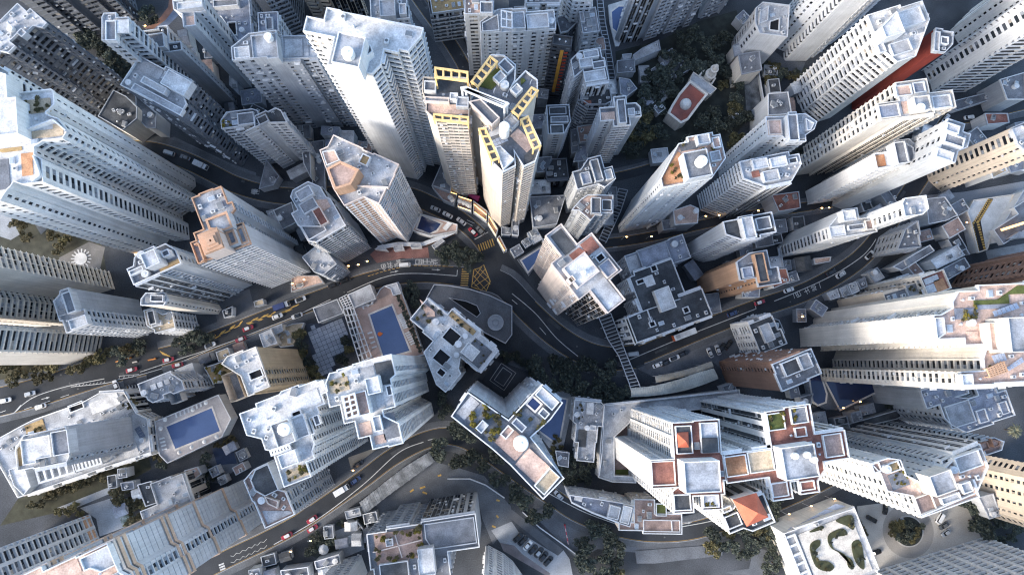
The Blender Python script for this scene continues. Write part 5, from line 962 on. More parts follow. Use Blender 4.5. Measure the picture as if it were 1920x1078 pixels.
q = pts('q 1165,215', 9)[0]; b = MB(); b.lathe(q, [(1.9,0),(1.9,9),(2.3,9.1),(2.3,9.9),(1.5,9.9),(1.4,14),(1.75,14.1),(1.75,14.7),(1.1,14.7),(1.0,17),(.3,18.4),(.05,18.8)], 18); b.build('minaret', wall('CR'), mq)
# low roofs and sheds that fill the blocks
LOW = [('C 680,312 730,275 822,230 832,282 690,342',7,'rl','grey-roofed cottage with white chimney stack by the wood'),('C 590,345 685,335 690,405 592,412',6,'rm','dark tile-roofed cottage in the wood'),('C 602,440 660,450 700,500 640,545 610,530',6,'rbl','cluster of small blue-grey roofs left of the wood'),('C 778,842 870,832 882,905 790,918',5,'rl','pale sheet-roofed shed below the yellow trees'),
 ('C 1270,310 1385,290 1400,395 1290,420',14,'rm','roofless-looking old house with frame walls by the wood'),('C 1240,260 1330,230 1340,285 1250,320',9,'rl','pale flat-roofed annex right of the wood'),('C 885,385 960,345 1000,390 925,435',4,'rd','dark slate roof behind the mosque'),('C 1230,615 1275,605 1285,660 1240,670',4,'rbl','grey shed at the right of the wood'),
 ('A 555,655 640,510 710,545 770,605 768,668 690,732',16,'rd','black angular rooftop between the left towers'),('A 765,540 880,640 875,720 825,718 770,660',12,'rm','grey stepped roof below the white stepped tower'),('A 1290,430 1330,450 1340,530 1290,480',8,'rl','white sheet roof in the gap between grey towers'),
 ('B 255,810 300,800 310,1000 270,920',10,'rm','narrow grey block beside the dark lane'),('B 310,800 380,790 390,1060 320,1060',3,'rm','dark paved lane roof left of the hexagonal rooftop'),('B 990,1040 1040,925 1100,1000 1090,1078',9,'rm','dark courtyard block with a white square skylight'),
 ('G 840,165 910,150 915,205 850,215',9,'rm','small grey house on the hillside street'),('G 905,105 1000,75 1045,95 1040,175 915,185',16,'rp','pinkish-roofed house under the ribbed tower'),('G 1300,540 1390,535 1385,590 1290,590',8,'rbl','blue-grey low roof by the orange-tan tower'),('G 0,120 40,140 35,245 0,240',7,'rm','dark block left of the small twin tower'),
 ('G 100,30 300,20 250,180 120,200',9,'rm','dark cluttered low roofs left of the small twin tower'),('G 760,60 900,40 860,150 780,190',8,'rd','dark roof between hillside towers'),('H 0,370 75,360 85,420 10,430',14,'rl','white roof box above the pinkish court'),('H 0,440 100,430 120,500 30,540',10,'rr','maroon roof terrace with yellow tarpaulin'),
 ('H 255,375 350,365 345,390 262,405',6,'rp','cream roof under the blank cream wall'),('H 885,40 990,30 1060,130 1000,160 900,180',12,'rm','rubble-grey low roof by the pale road at right'),('H 700,420 905,300 930,330 750,440',10,'rm','dark roofed shed row right of the curving road'),('H 910,385 1060,300 1100,355 945,430',12,'rw','white corrugated shed roof at right'),('H 960,440 1100,370 1130,420 1010,490',9,'rm','grey roof below the white corrugated shed'),
 ('H 560,455 610,425 650,480 600,510',6,'rl','largest pale hut of the row by the curving road'),('H 330,570 385,545 400,590 350,605',5,'rl','lowest pale hut of the row by the curving road'),('H 400,545 440,525 460,575 420,590',5,'rl','second pale hut of the row by the curving road'),('H 450,520 490,505 510,555 470,575',5,'rl','third pale hut of the row by the curving road'),('H 500,505 540,480 555,530 520,545',5,'rm','fourth darker hut of the row by the curving road'),
 ('H 20,20 170,0 180,90 60,110',12,'rr','pinkish flat roof under the long white towers'),('H 0,700 60,720 90,790 0,830',14,'rd','black roof edge under the long cream tower'),('J 330,1000 465,960 475,1010 340,1040',8,'rbl','blue-grey pitched roof in the bottom garden'),('J 140,1050 290,1030 300,1100 150,1100',7,'rm','glazed dark roof at the bottom edge'),('J 500,720 580,700 590,740 510,760',5,'rl','little white shed by the metal roof'),
 ('F 20,800 85,770 120,850 45,870',9,'rw','stained white roof by the beige tower'),('F 85,765 145,742 150,780 105,800',7,'rl','small pale roof on the roadside'),('F 150,760 210,740 270,735 220,860 140,870 120,850',3,'rtan','tan-paved yard beside the round trees'),('E 1215,900 1280,875 1300,925 1230,950',8,'rtan','tan-roofed hut on the left road'),('E 1150,985 1290,940 1310,1020 1200,1075',8,'rt','overgrown small roof garden by the beige tower'),
 ('E 985,1000 1080,960 1110,1060 1010,1080',10,'rl','frosted glass roof on the left road'),('p 290,330 430,270 430,400 320,430',4,'rd','dark green canopy in the grey court'),('p 745,200 870,160 890,230 760,270',4,'rtan','tan site cabin by the hatched kerb'),('F 100,105 200,60 230,170 150,210',10,'rm','dark sheet-roofed block left of the patchwork building'),('F 60,110 100,100 150,180 120,240',6,'rl','pale lean-to left of the patchwork building'),
 ('F 200,470 350,470 380,510 200,560',3,'rp','pink paved yard below the orange-edged tower'),('B 60,900 130,990 100,1040 20,1060',6,'rm','dark stepped roof in front of the twin-gabled tower'),('D 890,560 1040,570 1240,520 1250,560 1060,620',4,'rm','grey deck along the upper right road'),('D 1215,640 1340,640 1350,690 1230,700',9,'rr','red and grey flat roof by the upper right road'),('D 1300,450 1437,410 1440,560 1340,560',14,'rm','yellow-tinted patio block at the right edge'),
 ('D 1240,940 1300,890 1340,960 1260,1000',16,'rtan','tan pierced-wall block by the apricot tower'),('D 1330,900 1437,870 1437,950 1360,970',10,'rbl','blue roof by the apricot tower'),('D 0,530 110,520 130,640 0,650',20,'rm','grey courtyard block above the pink and white tower'),('L 180,80 250,60 240,120 190,120',6,'rm','grey cabin by the round-ended pool'),('L 370,200 440,185 450,225 380,240',5,'rd','dark flat kiosk under the pools'),
 ('L 450,230 730,150 890,90 900,110 720,200 460,260',5,'rd','long dark strip roof below the pools'),('L 1180,640 1260,620 1300,740 1240,760',10,'rl','pale low roof under the beige dotted tower'),('K 1180,20 1240,0 1260,40 1200,60',7,'rm','small dark roof right of the ribbed canopies'),('K 245,380 320,390 315,470 260,460',5,'rm','grey hut beside the corner-shaped pool'),
 ('C 130,890 220,880 215,960 140,970',8,'rm','grey roof left of the dark flat block'),('C 330,730 365,725 375,850 335,860',9,'rm','narrow grey roof below the round-cornered block'),('C 365,715 460,700 470,790 380,800',12,'rb','brownish flat roof below the round-cornered block'),('C 380,800 430,790 420,900 345,910',8,'rbl','grey metal roof at the foot of the slender tower'),('C 620,310 670,305 665,330 625,335',4,'rl','tiny pale roof at the edge of the wood'),
 ('I 1040,490 1110,470 1130,510 1060,560',9,'rp','cream annex with dark louvres beside the white-roofed block'),('I 680,560 750,550 755,590 690,600',5,'rm','bronze flat roof in the lower-left garden'),('I 775,570 850,550 880,670 820,690',5,'rd','dark slatted roof beside the white-roofed block'),('J 1080,-80 1150,-60 1110,0 1060,40 1020,5',14,'rl','pale stair block at the foot of the ramp building')]
for i, (sp, h, rf, lb) in enumerate(LOW):
    P = ccw(pts(sp, h)); FOOT.append(P); c = sum(P, Vector((0,0)))/len(P); o = thing('low_building', lb, 'low building', (c.x, c.y, 0))
    b = MB(); b.prism(P, -.05, h-.02); b.build('wall', wall(R.choice(['LG','G','W','LG','CR'])), o); b = MB(); b.prism(inset(P, .1), h-.3, h); b.build('roof', roof(rf), o)
    b = MB(); b.ring(inset(P, -.15), inset(P, .15), h-.4, h+.5); b.build('parapet', wall(R.choice(['LG','W','G'])), o)
    rng = random.Random(i); n_ = 0
    for _ in range(40):
        if n_ > min(7, abs(area(P))/22): break
        q = Vector((rng.uniform(min(p.x for p in P), max(p.x for p in P)), rng.uniform(min(p.y for p in P), max(p.y for p in P))))
        if inside(P, q) and edge_dist(P, q) > 1.1:
            k = rng.choice(['condenser','vent','skylight','condenser','plant_box','water_tank']); x = link(k, SH[k]); x.parent = o; x.location = (q.x-c.x, q.y-c.y, h); x.rotation_euler = (0,0,rng.random()*3); n_ += 1
# ramp with yellow chevrons
FOOT.append(ccw(pts('w 330,80 1100,0 720,640 600,760 470,790 280,640', 3)))
cr = thing('car_ramp', 'pale car park ramp with black and yellow chevron strip at the right edge', 'ramp', (0,0,0))
P = ccw(pts('w 430,110 940,35 720,540 640,600 600,730 490,765 400,400 350,260', 5)); b = MB(); b.prism(P, 0, 5); b.build('ramp_block', surf((.52,.53,.53), .8), cr)
b = MB(); b.ring(inset(P, -.15), inset(P, .2), 4.5, 5.8); b.build('parapet', wall('CR'), cr)
P = ccw(pts('w 630,85 690,85 530,360 600,750 490,770 405,405 480,340', 5.05)); b = MB(); b.prism(P, 5, 5.05); b.build('black_lane', surf((.02,.02,.022)), cr)
a, c = pts('w 815,475 1100,385', 14.5); b = MB(); b.bar(a, c, 1.0, 13.2, 13.8); o = b.build('light_strip', glow((1.0,.55,.2), .8)); tag(o, 'long orange light strip on the slanted modern block at the right edge', 'light strip')
for k in range(13):
    t = k/12
    for x0, y0, x1, y1 in ((440,385,630,95),(500,365,665,105)):
        u, v_ = x0+(x1-x0)*t, y0+(y1-y0)*t; a, c2 = pts('w %f,%f %f,%f' % (u-10, v_-2, u+16, v_+8), 5.1); b = MB(); b.bar(a, c2, .6, 5.05, 5.10); b.build('yellow_block', YPAINT, cr)
for k in range(12):
    t = k/11
    for x0, y0, x1, y1 in ((410,410,485,745),(478,385,570,730)):
        u, v_ = x0+(x1-x0)*t, y0+(y1-y0)*t; a, c2 = pts('w %f,%f %f,%f' % (u, v_, u+30, v_-4), 5.1); b = MB(); b.bar(a, c2, .7, 5.05, 5.10); b.build('yellow_block', YPAINT, cr)
wall_run('boundary_wall', 'white fence wall between the service road and the parked cars', 'wall', 'u 310,145 560,370 880,600 1130,790 1110,830', 1.2, .25, 'W')
wall_run('boundary_wall', 'white curb wall curving round the bottom-centre forecourt', 'wall', 'J 1075,535 1200,535 1290,570 1395,642', 1.0, .3, 'W')
wall_run('boundary_wall', 'pale wall curving behind the mosque', 'wall', 'q 620,340 720,270 800,170 900,110 990,100', 1.4, .25, 'LG')
wall_run('boundary_wall', 'grey wall beside the pitted playground at the wood', 'wall', 'v 215,430 250,640 300,900', 2, .4, 'LG')
wall_run('boundary_wall', 'long pale wall running down past the rubble-grey roof at right', 'wall', 'w 60,300 180,520 350,800', 2, .5, 'W')
wall_run('boundary_wall', 'white-topped wall along the lower-left striped tower road', 'wall', 'J 570,760 640,850 620,720', 3, .4, 'LG')
q = pts('t 1270,742', .3)[0]; fo = thing('garden_well', 'round dark well with white rim on the bottom garden plaza', 'well', (q.x, q.y, .2)); b = MB(); b.lathe(q, [(1.5,.15),(1.5,.8),(1.15,.8),(1.15,.3)], 20); b.build('rim', wall('W'), fo); b = MB(); b.cyl(q, 1.13, 1.13, .2, .26, 20); b.build('water', surf((.01,.012,.015), .1), fo); b = MB(); b.cyl(q, .2, .2, .26, .6, 8); b.build('spout', wall('LG'), fo)
q = pts('t 1020,842', 3)[0]; fo = thing('gazebo', 'octagonal white gazebo in the bottom garden', 'gazebo', (q.x, q.y, 0)); b = MB(); b.lathe(q, [(2.1,2.6),(2.1,2.75),(.2,3.7)], 8); b.build('roof', surf((.42,.44,.46), .7), fo)
for k in range(8): b = MB(); b.box((q.x+1.8*math.cos(k*.785), q.y+1.8*math.sin(k*.785)), .15, .15, 0, 2.6); b.build('post', wall('W'), fo)
q = pts('E 455,375', .1)[0]; fo = thing('plaza_fountain', 'pale sunburst-shaped fountain on the grey plaza at left', 'fountain', (q.x, q.y, 0)); b = MB(); b.cyl(q, 2.6, 2.6, 0, .35, 24); b.build('basin', surf((.5,.5,.5), .6), fo)
for k in range(16): a_ = k*math.pi/8; b = MB(); b.bar(q+Vector((2.7*math.cos(a_), 2.7*math.sin(a_))), q+Vector((4.2*math.cos(a_), 4.2*math.sin(a_))), .5, .02, .12); b.build('ray', surf((.5,.5,.5), .7), fo)
# black tower's banner, red sign, road barrier
P, T_ = poly('C 225,262 240,195 330,225 332,258r', 48)
i = max(range(len(P)), key=lambda k: -((P[k]+P[(k+1)%len(P)])/2).length)
i = min(range(len(P)), key=lambda k: ((P[k]+P[(k+1)%len(P)])/2).length); p, q = P[i], P[(i+1)%len(P)]; d = (q-p).normalized(); nr = Vector((d.y, -d.x)); L_ = (q-p).length
bn = thing('banner', 'long orange banner stripe hanging down the black tower', 'banner', (p.x, p.y, 6))
b = MB(); b.slab(p+d*(L_*.45)+nr*.75, p+d*(L_*.45+1.3)+nr*.75, p+d*(L_*.45+1.3)+nr*.6, p+d*(L_*.45)+nr*.6, 7, 46); b.build('cloth', surf((.62,.30,.05), .7), bn)
for k in range(13): b = MB(); b.slab(p+d*(L_*.45+1.6)+nr*.75, p+d*(L_*.45+3.0)+nr*.75, p+d*(L_*.45+3.0)+nr*.6, p+d*(L_*.45+1.6)+nr*.6, 8+k*2.9, 9.2+k*2.9); b.build('red_panel', surf((.42,.06,.03), .7), bn)
# ================================================================ trees
def crown_mesh(seed, n, rx, rz, leaf, mats):
    rr = random.Random(seed); b = MB(); cl = []
    for _ in range(11):
        a = rr.random()*6.283; d = rr.random()**.5*.72; cl.append((math.cos(a)*d*rx, math.sin(a)*d*rx, rz*(.15+.75*rr.random())*(1-.45*d), rx*rr.uniform(.24,.46)))
    for _ in range(n):
        cx, cy, cz, cr_ = rr.choice(cl); v = Vector((rr.gauss(0,1), rr.gauss(0,1), rr.gauss(0,1))).normalized()*cr_*(rr.random()**.35)
        c = Vector((cx, cy, cz))+v*Vector((1,1,.8)).length/1.62 if False else Vector((cx+v.x, cy+v.y, cz+v.z*.8))
        u = Vector((rr.gauss(0,1), rr.gauss(0,1), rr.gauss(0,.55))).normalized(); w_ = u.cross(Vector((rr.gauss(0,1), rr.gauss(0,1), rr.gauss(0,1)))).normalized()
        s_ = leaf*rr.uniform(.6,1.3); k = len(b.v)
        for p in (c+u*s_, c+w_*s_*.6, c-u*s_, c-w_*s_*.6): b.v.append(tuple(p))
        b.face((k, k+1, k+2, k+3), 0 if rr.random() < .7 else 1)
    return b.mesh('crown', mats)
def fol(rgb, d=.5): return surf(rgb, .75, .35, .5, 0, .25, .3, 0, None, 0, .35)
DK = [fol((.044,.054,.046)), fol((.092,.102,.076))]; OL = [fol((.095,.088,.045)), fol((.14,.12,.055))]; YE = [fol((.20,.165,.03)), fol((.11,.105,.03))]; BRN = [fol((.10,.085,.045)), fol((.07,.068,.04))]
BARK = surf((.05,.043,.036), .9)
CROWN = {k: [crown_mesh(i*7+j, 1000, 1.0, 1.1, .125, m) for j in range(4)] for i, (k, m) in enumerate((('dark', DK), ('olive', OL), ('yellow', YE), ('brown', BRN)))}
b = MB(); b.cyl((0,0), .09, .05, -.55, .25, 7)
for k in range(5):
    a_ = k*1.2566; p, q = Vector((0,0,.1)), Vector((math.cos(a_)*.5, math.sin(a_)*.5, .5)); n_ = Vector((-math.sin(a_), math.cos(a_), 0))*.03; i0 = len(b.v)
    b.v += [tuple(p-n_), tuple(p+n_), tuple(q+n_*.4), tuple(q-n_*.4), tuple(p+Vector((0,0,.06))), tuple(q+Vector((0,0,.03)))]; b.face((i0,i0+1,i0+2,i0+3)); b.face((i0,i0+4,i0+5,i0+3)); b.face((i0+1,i0+2,i0+5,i0+4))
TRUNK = b.mesh('trunk', [BARK])
NT = [0]
def tree(q, r, kind, label, group, z=0.0, name='broadleaf_tree', cat='tree'):
    o = bpy.data.objects.new(name, None); COL.objects.link(o); o.location = (q.x, q.y, z); o['label'] = label; o['category'] = cat
    if group: o['group'] = group
    c = bpy.data.objects.new('crown', R.choice(CROWN[kind])); COL.objects.link(c); c.parent = o; c.location = (0,0,r*.75); c.scale = (r*R.uniform(.9,1.15), r*R.uniform(.9,1.15), r*R.uniform(.75,1.0)); c.rotation_euler = (0,0,R.random()*6.28)
    t = bpy.data.objects.new('trunk', TRUNK); COL.objects.link(t); t.parent = o; t.location = (0,0,r*.55); t.scale = (r, r, r); NT[0] += 1
    return o
def wood(spec, rmin, rmax, kinds, label, group, z=0.0, zs=5.0, pack=.72, avoid=()):
    P = ccw(pts(spec, zs)); A_ = [ccw(pts(a, zs)) for a in avoid]; done = []; fails = 0; xs = [p.x for p in P]; ys = [p.y for p in P]
    while fails < 160:
        q = Vector((R.uniform(min(xs), max(xs)), R.uniform(min(ys), max(ys)))); r = R.uniform(rmin, rmax)
        if not inside(P, q) or any(inside(a, q) or edge_dist(a, q) < r*.8 for a in A_) or any((q-c).length < (r+s_)*pack*.9 for c, s_ in done): fails += 1; continue
        done.append((q, r)); k = R.choice(kinds); tree(q, r, k, label, group, z)
MOSQ = ['q 885,200 1250,410 1000,700 860,880 760,920 560,745', 'C 660,265 840,225 850,300 690,410', 'C 580,330 700,330 700,550 595,560','C 775,830 885,830 890,920 780,920','C 1235,235 1345,230 1410,420 1280,430']
wood('C 690,430 760,330 850,230 900,210 1040,130 1230,190 1245,320 1180,420 1120,380 1000,390 900,450 870,650 700,600', 3.2, 5.6, ['dark'], 'dark green tree in the wood above and left of the mosque', 'trees in the mosque wood', 0, 5, .66, MOSQ)
wood('C 640,640 720,590 830,640 880,690 940,720 1060,640 1110,560 1220,440 1300,420 1310,640 1330,740 1280,830 1190,800 1050,740 960,800 880,900 790,830 760,900 640,880', 3.2, 5.4, ['dark','dark','dark','olive'], 'dark green tree in the wood below the mosque', 'trees in the mosque wood', 0, 5, .66, MOSQ)
for s_, r in (('C 735,665',5.0), ('C 690,730',5.2), ('C 770,740',4.4), ('C 700,790',4.2)): tree(pts(s_, 6)[0], r, 'olive', 'big yellow-tinged tree right of the slender pale tower', 'yellow-tinged trees below the mosque')
wood('Z 985,690 1040,680 1110,672 1160,690 1182,742 1120,756 1060,740 1000,705', 2.8, 4.6, ['dark'], 'dark tree in the wood left of the footbridge foot', 'trees in the central wood', 0, 5, .66)
wood('Z 945,650 985,672 1020,690 1000,700 960,680 935,665', 1.6, 2.6, ['dark'], 'small dark tree on the bank above the black sports court', 'trees above the sports court', 0, 3, .75)
wood('Z 812,835 870,800 915,822 960,868 1010,918 1035,960 1020,985 975,955 930,905 900,880 850,870', 2.8, 4.8, ['dark'], 'dark tree in the strip of wood left of the three-armed tower', 'trees in the road-bend wood', 0, 5, .66)
wood('Z 1090,1000 1120,990 1160,1005 1168,1085 1092,1085', 3.0, 5.0, ['dark','dark','olive'], 'dark tree in the thicket right of the parked cars', 'trees in the bottom thicket', 0, 5, .66)
wood('Z 1330,1000 1390,985 1440,985 1445,1030 1380,1045 1340,1035', 2.6, 4.4, ['dark','olive'], 'dark tree on the bank below the red pyramid roof', 'trees below the pyramid roof', 0, 5, .66)
wood('Z 1440,920 1470,940 1455,1090 1438,1090', 2.4, 3.6, ['dark'], 'dark tree left of the swirling roof garden', 'trees left of the roof garden', 0, 5, .7)
wood('F 1045,330 1120,300 1240,300 1260,370 1190,415 1060,410', 2.4, 4.2, ['dark'], 'dark tree on the corner island by the yellow box junction', 'trees by the box junction', 0, 5, .66)
wood('F 822,510 870,500 905,560 900,640 850,620', 2.4, 3.8, ['dark'], 'dark tree between the pool deck hedge and the car ramp', 'trees beside the car ramp', 0, 5, .66)
wood('E 20,60 100,80 330,200 560,240 610,440 480,460 330,370 280,310 130,300 110,230 30,100', 2.4, 4.0, ['brown','olive'], 'brownish tree around the left edge plaza', 'trees around the left plaza', 0, 5, .68, ['E 330,370 500,280 590,310 560,440 350,400','E 140,90 330,140 230,240'])
wood('E 0,960 380,985 560,910 640,900 560,970 300,1030 0,1080', 2.2, 3.8, ['brown','olive'], 'brownish tree along the left road verge', 'trees along the left road', 0, 5, .68)
wood('E 560,880 720,830 800,850 740,920 620,960', 2.2, 3.4, ['brown','dark'], 'dull tree beside the works area on the left road', 'trees beside the road works', 0, 5, .68)
wood('E 985,830 1080,780 1160,800 1130,880 1000,890', 2.2, 3.4, ['dark'], 'dark tree at the kerb opposite the beige tower', 'trees opposite the beige tower', 0, 5, .68)
wood('I 130,660 560,500 580,540 300,660 120,730', 2.0, 3.4, ['brown'], 'brownish tree on the bank below the low left podium', 'trees below the left podium', 0, 4, .68)
wood('I 640,580 800,590 800,780 720,800 700,680 620,640', 1.8, 3.0, ['olive','brown'], 'olive tree by the lower-left playground', 'trees by the playground', 0, 4, .68)
wood('I 310,710 450,690 440,740 320,760', 1.8, 2.8, ['olive'], 'olive tree by the bottom-left path', 'trees by the bottom-left path', 0, 4, .7)
wood('I 840,225 880,300 900,420 945,480 900,500 860,420', 1.6, 2.6, ['brown','dark'], 'dull tree left of the white pool terrace', 'trees left of the pool terrace', 0, 4, .7)
wood('I 1110,400 1150,390 1190,560 1150,590', 1.4, 2.4, ['dark'], 'small dark tree below the white pool terrace', 'trees below the pool terrace', 0, 4, .7)
wood('I 1185,340 1310,300 1330,330 1220,365', 1.2, 1.8, ['brown'], 'small tree edging the blue playground', 'trees at the blue playground', 0, 4, .7)
wood('A 410,220 560,230 620,330 740,370 700,450 610,400 500,300', 2.6, 4.2, ['dark'], 'dark tree in the shaded gap below the vaulted skylight tower', 'trees in the upper left gap', 0, 5, .68)
wood('D 0,345 60,350 110,400 230,380 240,410 150,440 20,440', 1.8, 3.0, ['olive','dark'], 'olive tree by the path under the upper right towers', 'trees by the upper right path', 0, 5, .68)
wood('v 290,270 430,300 460,370 640,410 640,460 330,480', 1.6, 2.6, ['dark','olive'], 'dark bush-like tree below the gallery-fronted towers', 'trees below the gallery towers', 0, 4, .7)
wood('D 110,830 190,830 200,880 110,870', 1.6, 2.4, ['dark'], 'dark tree under the pink and white tower', 'trees under the pink and white tower', 0, 4, .7)
wood('e 610,960 700,910 840,960 850,1020 760,1075 640,1060', 1.6, 2.9, ['dark','olive'], 'rounded tree on the turning-circle island', 'trees on the turning circle', 0, 4, .66)
wood('e 1110,780 1290,900 1509,960 1509,1078 1300,1078 1180,960', 2.4, 4.2, ['dark'], 'dark tree at the lower right under the beige dotted tower', 'trees at the lower right', 0, 5, .68)
wood('L 700,100 870,90 880,180 740,200', 1.8, 3.0, ['dark'], 'dark tree left of the grey stepped-roof building', 'trees by the stepped roofs', 0, 5, .7)
wood('J 290,880 420,830 440,880 330,980 300,960', 1.6, 2.6, ['dark'], 'dark garden tree around the white gazebo', 'trees round the gazebo', 0, 4, .7)
wood('J 570,770 600,780 630,930 610,950', 1.2, 1.8, ['dark'], 'small dark tree right of the garden well', 'trees right of the well', 0, 4, .75)
wood('J 430,790 560,765 560,785 440,825', 1.0, 1.5, ['dark','olive'], 'small clipped tree above the garden well', 'trees above the well', 0, 3, .75)
wood('K 250,440 480,460 480,530 330,560 270,540', 1.8, 3.2, ['dark'], 'dark tree between the courtyard house and the curved low building', 'trees by the courtyard house', 0, 5, .68)
wood('K 210,440 245,300 290,310 250,520', 1.0, 1.6, ['olive'], 'thin olive tree by the corner-shaped pool', 'trees by the corner pool', 0, 3, .8)
wood('A 385,130 560,170 590,250 620,330 560,340 430,230', 2.6, 4.2, ['dark'], 'dark tree in the deep gap beside the dark top-left tower', 'trees in the top-left gap', 0, 5, .66)
wood('A 740,110 860,120 880,60 800,30', 2.2, 3.4, ['dark'], 'dark tree inside the curved walkway at the top left', 'trees inside the curved walkway', 0, 4, .68)
wood('J 1010,60 1090,120 1080,190 1040,180', 1.6, 2.6, ['dark'], 'dark tree in the void beside the three-armed tower', 'trees beside the three-armed tower', 0, 4, .68)
for s_, r, k in (('F 235,800',3.2,'olive'),('F 250,855',3.3,'dark'),('F 245,905',3.3,'olive'),('F 290,960',2.8,'dark'),('F 310,1005',3.0,'olive'),('F 345,1050',2.8,'olive'),('F 480,948',3.3,'dark'),('F 505,830',2.6,'dark'),('F 515,880',2.4,'olive')): tree(pts(s_, 4)[0], r, k, 'round tree edging the terrace of pale slabs', 'trees edging the paved terrace')
a, c = pts('F 795,575 922,890', 7)
for k in range(17): tree(a.lerp(c, k/16), R.uniform(1.0,1.3), 'dark', 'round clipped bush in the hedge row along the pool deck', 'hedge row along the pool deck', 6.03, 'clipped_bush', 'bush')
for k in range(9): q = pts('L %d,%d' % (490+k*8, 740+k*14), 1)[0]; tree(q, 1.0, 'olive', 'low olive bush in the hedge beside the swirling roof garden', 'hedge by the roof garden', 0, 'clipped_bush', 'bush')
for k in range(12): q = pts('L %d,%d' % (530+R.randint(-8,25)+k*4, 885+k*14), 1)[0]; tree(q, 1.1, 'olive', 'low olive bush in the lower hedge beside the swirling roof garden', 'lower hedge by the roof garden', 0, 'clipped_bush', 'bush')
# palm
q = pts('L 1390,268', 6)[0]; pm = thing('palm_tree', 'spiky grey-green palm at the right edge beside the stepped roofs', 'palm', (q.x, q.y, 0)); b = MB(); b.cyl(q, .25, .18, 0, 6, 9); b.build('trunk', BARK, pm)
for k in range(26):
    a_ = k*2.4; L_ = R.uniform(2.6,3.6); d = Vector((math.cos(a_), math.sin(a_))); n_ = Vector((-d.y, d.x)); b = MB(); up = R.uniform(.3,1.2)
    row = [(0,.08,6.0),(.35,.38,6.0+up*.7),(.7,.30,6.0+up*.5),(1,.04,6.0-up*.4)]
    for t, w_, z in row: p = q+d*(L_*t); b.v += [((p-n_*w_).x,(p-n_*w_).y,z-.1), (p.x,p.y,z), ((p+n_*w_).x,(p+n_*w_).y,z-.1)]
    for i in range(3): b.face((3*i,3*i+1,3*i+4,3*i+3)); b.face((3*i+1,3*i+2,3*i+5,3*i+4))
    b.build('frond', fol((.13,.13,.085)), pm)
# roof garden shrubs
def shrubs(spec, z, n, kinds, label, group, r=(.5,1.0), edge=True):
    P = ccw(pts(spec, z)); m = 0; t_ = 0
    while m < n and t_ < 900:
        t_ += 1; q = Vector((R.uniform(min(p.x for p in P), max(p.x for p in P)), R.uniform(min(p.y for p in P), max(p.y for p in P))))
        if inside(P, q) and (not edge or edge_dist(P, q) < 2.2): tree(q, R.uniform(*r), R.choice(kinds), label, group, z+.1, 'roof_shrub', 'shrub'); m += 1
shrubs('h 140,495 235,370 430,500 325,645', 95, 34, ['yellow','yellow','olive'], 'yellow-green shrub in the lush roof garden of the three-armed tower', 'shrubs on the three-armed tower', (.5,1.0))
shrubs('h 470,440 520,410 610,480 560,490', 95, 9, ['olive'], 'olive shrub beside the dark terrace of the three-armed tower', 'shrubs on the dark terrace', (.5,.8), False); shrubs('h 590,590 690,490 705,510 610,600', 95, 10, ['yellow','olive'], 'yellow shrub on the pool-side edge of the three-armed tower', 'shrubs on the pool-side edge', (.5,.8), False)
shrubs('J 650,862 925,798 940,895 930,960 860,1000 690,1015', 35, 34, ['yellow','olive','olive'], 'yellow-green shrub in the square-planted roof garden at the bottom', 'shrubs on the bottom roof garden', (.6,1.2))
shrubs('C 850,1000 930,850 965,870 965,1020 860,1030', 75, 9, ['olive','yellow'], 'potted tree on the terrace of the orange-sided tower', 'pots on the orange-sided tower', (.5,.8))
shrubs('C 930,820 1140,780 1150,840 940,850', 75, 7, ['olive','yellow'], 'potted tree on the upper deck of the orange-sided tower', 'pots on the upper deck', (.5,.8))
shrubs('F 890,715 955,615 1060,695 1000,705 935,765', 44, 9, ['olive','dark'], 'potted shrub on the small terrace beside the spiral ramp', 'shrubs by the spiral ramp', (.5,.9))
shrubs('F 1095,690 1240,790 1220,810 1090,710', 44, 8, ['olive','dark'], 'small shrub in the roof planter strip beside the car ramp', 'shrubs in the planter strip', (.35,.6))
shrubs('F 1215,820 1330,880 1260,990 1160,925', 44, 6, ['olive','brown'], 'shrub on the dark square terrace above the sports court', 'shrubs on the dark square terrace', (.4,.7))
shrubs('a 150,290 340,225 375,265 355,320 190,390 140,330', 92, 20, ['olive'], 'olive shrub lining the upper roof terrace of the big white left tower', 'shrubs on the left tower terrace', (.5,.8))
shrubs('c 375,850 515,780 535,840 410,925', 86, 12, ['olive','yellow'], 'shrub on the lowest terrace of the joined white towers', 'shrubs on the lowest terrace', (.4,.8))
shrubs('c 650,250 790,180 810,280 700,320', 94, 9, ['olive','yellow'], 'shrub on the top terrace of the right joined white tower', 'shrubs on the top terrace', (.4,.8))
shrubs('f 690,400 840,330 850,470 720,480', 88, 14, ['olive','yellow'], 'yellowish shrub on the deck of the cream tower', 'shrubs on the cream tower deck', (.5,.9)); shrubs('f 930,830 960,840 980,930 940,920', 88, 6, ['olive'], 'olive shrub below the pergola of the cream tower', 'shrubs below the pergola', (.5,.7), False)
shrubs('d 1100,205 1215,185 1240,300 1125,320', 72, 10, ['olive','yellow'], 'palm-like shrub on the green corner terrace of the three-tank tower', 'shrubs on the green corner terrace', (.6,1.0)); shrubs('d 1260,165 1290,160 1300,280 1280,280', 72, 4, ['yellow'], 'bright shrub by the dark corner terrace of the three-tank tower', 'shrubs by the dark corner terrace', (.6,.9), False)
shrubs('d 675,780 785,790 788,828 678,830', 72, 6, ['yellow'], 'yellow shrub on the south terrace of the four-winged tower', 'shrubs on the south terrace', (.4,.7)); shrubs('d 800,850 910,830 920,870 810,900', 72, 6, ['yellow','olive'], 'yellow shrub beside the red pyramid roof', 'shrubs beside the pyramid', (.4,.7))
